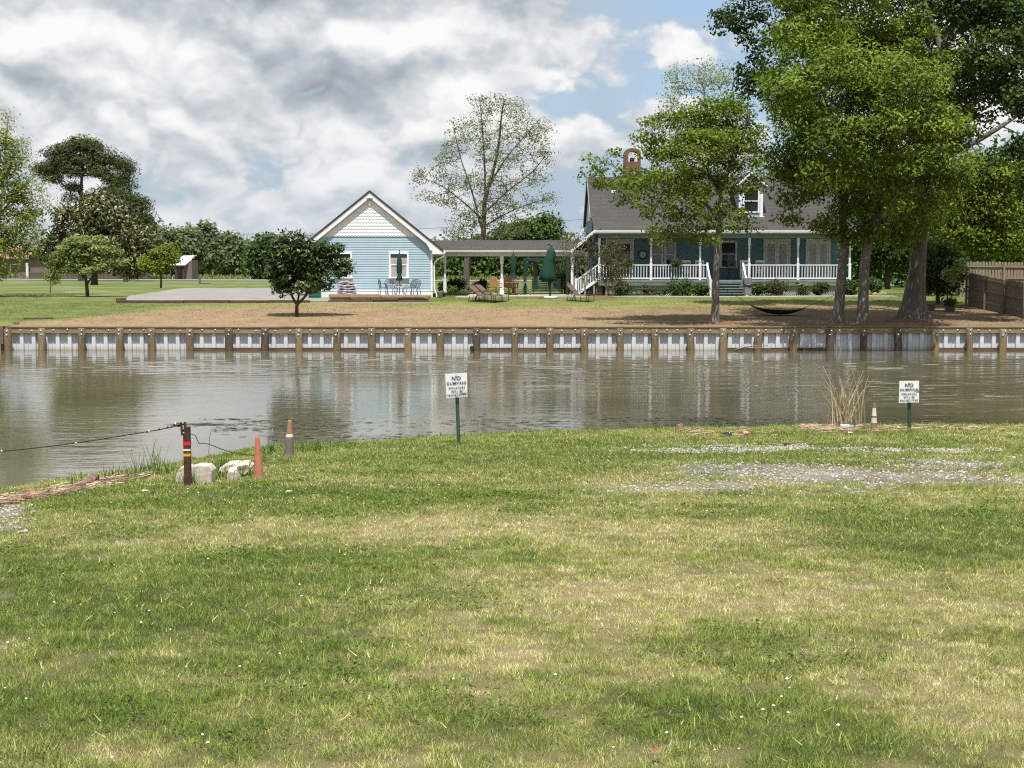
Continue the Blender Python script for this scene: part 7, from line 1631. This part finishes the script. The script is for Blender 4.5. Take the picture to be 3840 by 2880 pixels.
# driftwood log and wrack
g = gnd(320, 1838); A = gnd(268, 1846); B = gnd(362, 1826); k = MB(); k.tube([A + Vector((0, 0, .07)), (A + B) / 2 + Vector((0, 0, .06)), B + Vector((-.05, 0, .12)), B + Vector((.03, 0, .12))], [.03, .055, .065, .055], 10); single(k, 'driftwood_log', mat('driftwood', (.22, .15, .10), (.09, .06, .042), 5, .9, bump=.6, stretch=(.6, 3, 3)), 'short brown driftwood log lying on the muddy shore', 'log', tuple(A))
def wrack(lab, n, boxes, cols, L, name='driftwood_litter', wid=(.008, .02)):
    k = MB(); V, Q, C = [], [], []; base = 0
    for (X0, X1, Y0, Y1, fr) in boxes:
        for _ in range(int(n * fr)):
            X = random.uniform(X0, X1); f = (X - X0) / (X1 - X0); p = gnd(X, Y0 + (Y1 - Y0) * f + random.gauss(0, 6)); a = random.gauss(0.15, .5) + (0 if random.random() < .8 else 1.2); l = random.uniform(*L); w = random.uniform(*wid)
            e = Vector((math.cos(a) * l, math.sin(a) * l * .8, random.uniform(-.02, .05))); s = Vector((-math.sin(a), math.cos(a), 0)) * w; z = Vector((0, 0, random.uniform(.02, .10)))
            u = Vector((0, 0, w)); q = p + z
            vs = [q - s, q + s, q + u, q + e - s * .7, q + e + s * .7, q + e + u * .7]; V += [tuple(v) for v in vs]; Q += [(base, base + 3, base + 5, base + 2), (base + 1, base + 2, base + 5, base + 4), (base, base + 1, base + 4, base + 3)]
            c_ = Vector(random.choice(cols)) * random.uniform(.7, 1.3); C += [(c_.x, c_.y, c_.z, 1)] * 6; base += 6
    o = npmesh(name, np.array(V), np.array(Q), M['litter'], colr=np.array(C)); return tag(o, lab, 'debris', kind='stuff')
ml, b_, pr, out = newmat('dry_reed_litter'); at = b_.n.new('ShaderNodeAttribute'); at.attribute_name = 'shade'; b_.l.new(at.outputs['Color'], pr.inputs['Base Color']); pr.inputs['Roughness'].default_value = .9; M['litter'] = ml
RC = [(.26, .165, .10), (.15, .09, .06), (.34, .24, .15), (.09, .055, .04), (.42, .33, .21)]
wrack('washed-up reed litter heaped along the shore at the log', 700, [(-60, 150, 1898, 1868, .5), (150, 420, 1868, 1812, .4), (430, 560, 1808, 1790, .1)], RC, (.06, .32), wid=(.004, .011))
wrack('brown reed litter and sticks along the shore below the dry reed clump', 420, [(2975, 3200, 1612, 1618, .5), (3200, 3480, 1614, 1612, .25), (2560, 2640, 1630, 1632, .1), (2700, 2900, 1632, 1636, .1), (3500, 3800, 1617, 1617, .12)], RC, (.08, .42), wid=(.004, .010))
# dry reed clump
g = gnd(3170, 1606); t = thing('reed_clump', 'tall clump of dry straw-coloured reeds at the water edge', 'reeds', tuple(g))
def reeds(name, n, hgt, cols, spread, curve, w):
    V, Q, C = [], [], []; base = 0
    for i in range(n):
        x, y = g.x + random.gauss(0, spread), g.y + random.gauss(0, spread * .6); h = random.uniform(*hgt); a = random.uniform(0, 6.28) if random.random() < .6 else random.choice((3.1, 2.9, .3)); cv = random.uniform(*curve); ww = random.uniform(*w); k_ = 9
        for j in range(k_):
            f = j / (k_ - 1); bend = cv * f ** 2.2 * h; zz = h * (f - .30 * cv * f ** 3); px, py = x + math.cos(a) * bend, y + math.sin(a) * bend * .6; wd = ww * (1 - f * .85)
            V += [(px - wd, py + wd * .3, Hf(x, y) + zz), (px + wd, py - wd * .3, Hf(x, y) + zz)]; 
            if j: Q.append((base + 2 * j - 2, base + 2 * j - 1, base + 2 * j + 1, base + 2 * j))
        c_ = Vector(random.choice(cols)) * random.uniform(.75, 1.25); C += [(c_.x, c_.y, c_.z, 1)] * (2 * k_); base += 2 * k_
    npmesh(name, np.array(V), np.array(Q), M['blade'], t, tuple(g), colr=np.array(C))
reeds('dry_stems', 90, (.5, 1.42), [(.55, .45, .30), (.44, .345, .22), (.66, .57, .42), (.31, .225, .14)], .14, (.05, .62), (.006, .016))
reeds('green_stems', 14, (.35, .8), [(.09, .15, .04), (.13, .17, .06)], .20, (.05, .5), (.006, .012))
k = MB(); A = P(3085, 1372, g.y + .3); B = Vector((g.x - .15, g.y, g.z + .1)); k.tube([B, (A + B) / 2 + Vector((.08, 0, .1)), A], [.012, .008, .004], 5); k.build('leaning_stalk', M['twig'], t)
# stake, bottles, cans, ball, weeds
k = MB(); g2 = gnd(2556, 1625); k.beam(g2 + Vector((.02, 0, -.1)), P(2549, 1590, g2.y), .10, .06, up=(0, 1, 0)); single(k, 'wood_stake', M['plank'], 'stub of a broken wooden stake standing in the shallows', 'stake', tuple(g2))
def bottle(lab, X, Y, m, L, r, rz, name='plastic_bottle', cat='bottle'):
    c = gnd(X, Y); k = MB(); u = Vector((math.cos(rz), math.sin(rz), 0)); p = c + Vector((0, 0, r + .04)); k.tube([p, p + u * .01, p + u * L * .62, p + u * L * .82, p + u * L * .86, p + u * L], [r * .8, r, r, r * .4, r * .38, r * .38], 12); single(k, name, m, lab, cat, tuple(c))
bottle('crushed clear blue plastic bottle in the reed litter', 3150, 1616, mat('blue_clear_plastic', (.45, .55, .72), (.30, .40, .62), 14, .15, spec=.8), .30, .05, .2)
bottle('red drink can lying in the grass at the waterline', 2784, 1640, mat('red_can', (.55, .06, .07), (.6, .35, .35), 9, .3), .16, .04, .1, 'drink_can', 'can')
bottle('dark bottle lying beside the red can', 2745, 1641, M['glass_dark'], .2, .035, 2.9, 'glass_bottle')
g3 = gnd(122, 1874); k = MB(); k.ball(g3 + Vector((0, 0, .06)), .075, 14, 10, 0, (1, 1, .9)); single(k, 'rubber_ball', mat('faded_red_rubber', (.55, .17, .12), (.45, .14, .10), 8, .6), 'faded red ball in the reed litter by the shore', 'ball', tuple(g3))
for X, Y, s, lab in ((545, 1296 + 560, .014, 'pale flat scrap lying in the grass below the banded post'), (1085, 1858, .012, 'white paper scrap lying in the grass below the faded cone'), (3190, 1632, .018, 'pale yellow leaf scrap by the reed clump'), (3375, 1612, .02, 'broken pale board scrap by the dented sign')):
    g4 = gnd(X, Y); k = MB(); k.add([g4 + Vector((x * s * 3, y * s * 2, .05 + z * s)) for x, y, z in ((-1, -1, .3), (1, -.8, .9), (1.2, .8, .5), (-.8, 1, 1.0))] + [g4 + Vector((x * s * 3, y * s * 2, .045 + z * s)) for x, y, z in ((-1, -1, .3), (1, -.8, .9), (1.2, .8, .5), (-.8, 1, 1.0))], [(0, 1, 2, 3), (7, 6, 5, 4)] + [(i, (i + 1) % 4, (i + 1) % 4 + 4, i + 4) for i in range(4)]); single(k, 'litter_scrap', M['white_old'], lab, 'litter', tuple(g4))
rock(gnd(2738 / 2212 * 3840 * 0 + 2951, 1672), .05, .05, .04, M['bark_dark'], 'dark fist-sized stone on the gravel strip', jit=.1)
def weeds(lab, pts, n, hgt, cols, spread=.08):
    V, Q, C = [], [], []; base = 0
    for X, Y in pts:
        p = gnd(X, Y); x = p.x + rng.normal(0, spread, n); y = p.y + rng.normal(0, spread, n); c_ = np.array(cols)[rng.integers(0, len(cols), n)] * rng.uniform(.7, 1.3, (n, 1))
        v, q, cc = blades(x, y, H(x, y), rng.uniform(*hgt, n), rng.uniform(.010, .022, n), rng.uniform(.05, .6, n), c_); V.append(v); Q.append(q + base); C.append(cc); base += len(v)
    o = npmesh('shore_weeds', np.concatenate(V), np.concatenate(Q), M['blade'], colr=np.concatenate(C)); return tag(o, lab, 'weeds', kind='stuff')
GC = [(.10, .18, .035), (.16, .24, .05), (.07, .13, .03)]
weeds('upright green weeds and rushes along the near waterline', [(410, 1810), (440, 1806), (520, 1798), (545, 1790), (560, 1790), (592, 1778), (620, 1780), (640, 1775), (480, 1800), (820, 1765), (840, 1750), (1015, 1700), (1120, 1698), (1150, 1695), (1190, 1692), (3600, 1615), (3240, 1612), (3180, 1612), (700, 1815), (735, 1812), (795, 1800), (830, 1790), (900, 1790), (280, 1830)], 26, (.08, .30), GC)
weeds('a few tall rush blades rising out of the shallow water', [(545, 1785), (592, 1772), (515, 1790), (575, 1785)], 7, (.3, .62), GC, .05)
n = 5200; X = rng.uniform(640, 1300, n); ys = np.array([0.0] * n)
sx = rng.uniform(-9.5, 12.5, n); sy = shore(sx) - np.abs(rng.normal(0, .28, n)); c_ = np.array(GC)[rng.integers(0, 3, n)] * rng.uniform(.8, 1.5, (n, 1)); kk = fbm(sx, sy, 3, .8) > .42; sx, sy, c_ = sx[kk], sy[kk], c_[kk]; n = len(sx)
t_ = blades(sx, sy, H(sx, sy), rng.uniform(.06, .16, n), rng.uniform(.02, .045, n), rng.uniform(.2, .9, n), c_); tag(npmesh('bank_growth', t_[0], t_[1], M['blade'], colr=t_[2]), 'broad-leaved green growth edging the near bank', 'bank growth', kind='stuff')
k = MB(); p = gnd(903, 1770); 
def twig(lab, pts, d, r):
    q = [P(x, y, d) for x, y in pts]; k = MB(); k.tube(q, [r, r * .8] + [r * .6] * (len(q) - 2), 5); single(k, 'dead_stalk', M['twig'], lab, 'stalk', tuple(q[0]))
d_ = gnd(775, 1745).y
twig('thin dry stalk forking up behind the big concrete block', [(778, 1746), (784, 1725), (790, 1715), (782, 1700), (784, 1680), (786, 1640), (796, 1600)], d_, .011)
d_ = gnd(1015, 1700).y
twig('thin weed stalk with pale seed head between the two orange cones', [(1016, 1700), (1018, 1660), (1021, 1630), (1022, 1606)], d_, .008)
# floating scum and sticks; some specks stand in for dark tree reflections
V, Q, C = [], [], []; base = 0
for (X, Y, sx_, sy_, n) in ((780, 1592, 130, 4, 90), (860, 1573, 60, 2, 30), (960, 1582, 60, 5, 40), (900, 1610, 120, 8, 60), (2800, 1590, 420, 16, 420), (2500, 1572, 300, 8, 160), (3600, 1590, 260, 12, 220), (1200, 1600, 180, 16, 120), (1900, 1590, 300, 20, 160), (1350, 1640, 300, 14, 120), (3350, 1570, 150, 10, 90)):
    for _ in range(n):
        x, y = onwater(X + random.gauss(0, sx_ * .6), Y + random.gauss(0, sy_ * .7)); 
        if shore(x) - y > -.2: continue
        w, h = random.uniform(.02, .16), random.uniform(.015, .06); a = random.gauss(0, .3); ca, sa = math.cos(a), math.sin(a)
        V += [(x + u * ca * w - v * sa * h, y + u * sa * w + v * ca * h, .006 + random.uniform(0, .008)) for u, v in ((-1, 0), (-.3, -1), (1, -.2), (.4, 1))]; Q.append((base, base + 1, base + 2, base + 3)); base += 4
        c_ = random.uniform(.5, 1.4); C += [(.035 * c_, .036 * c_, .022 * c_, 1)] * 4
tag(npmesh('scum_and_reflection_specks', np.array(V), np.array(Q), M['litter'], colr=np.array(C)), 'dark specks of floating weed, some standing in for tree reflections, on the calm water near the bank', 'floating weed', kind='stuff')
# fallen branch caught against the seawall
k = MB(); k.tube([P(2755, 1314, 71.2), P(2790, 1302, 71.1), P(2830, 1296, 71.0), P(2880, 1296, 71.1)], [.05, .035, .025, .01], 6); k.tube([P(2790, 1310, 71.1), P(2840, 1303, 71.1), P(2890, 1308, 71.2)], [.03, .02, .01], 5); single(k, 'fallen_branch', M['twig'], 'bleached fallen branch caught against the foot of the seawall', 'branch', tuple(P(2790, 1314, 71.2)))
k = MB(); g5 = gnd(2460, 2863); a = []
for i in range(10): th = 2 * math.pi * i / 10; r = .035 if i % 2 else .014; a.append(g5 + Vector((r * math.cos(th), r * math.sin(th), .055 + .012 * math.cos(th))))
k.add(a, [tuple(range(10))]); single(k, 'fallen_leaf', mat('russet_leaf', (.30, .10, .05), (.22, .075, .04), 30, .7), 'russet star-shaped fallen leaf lying in the nearest grass', 'leaf', tuple(g5))
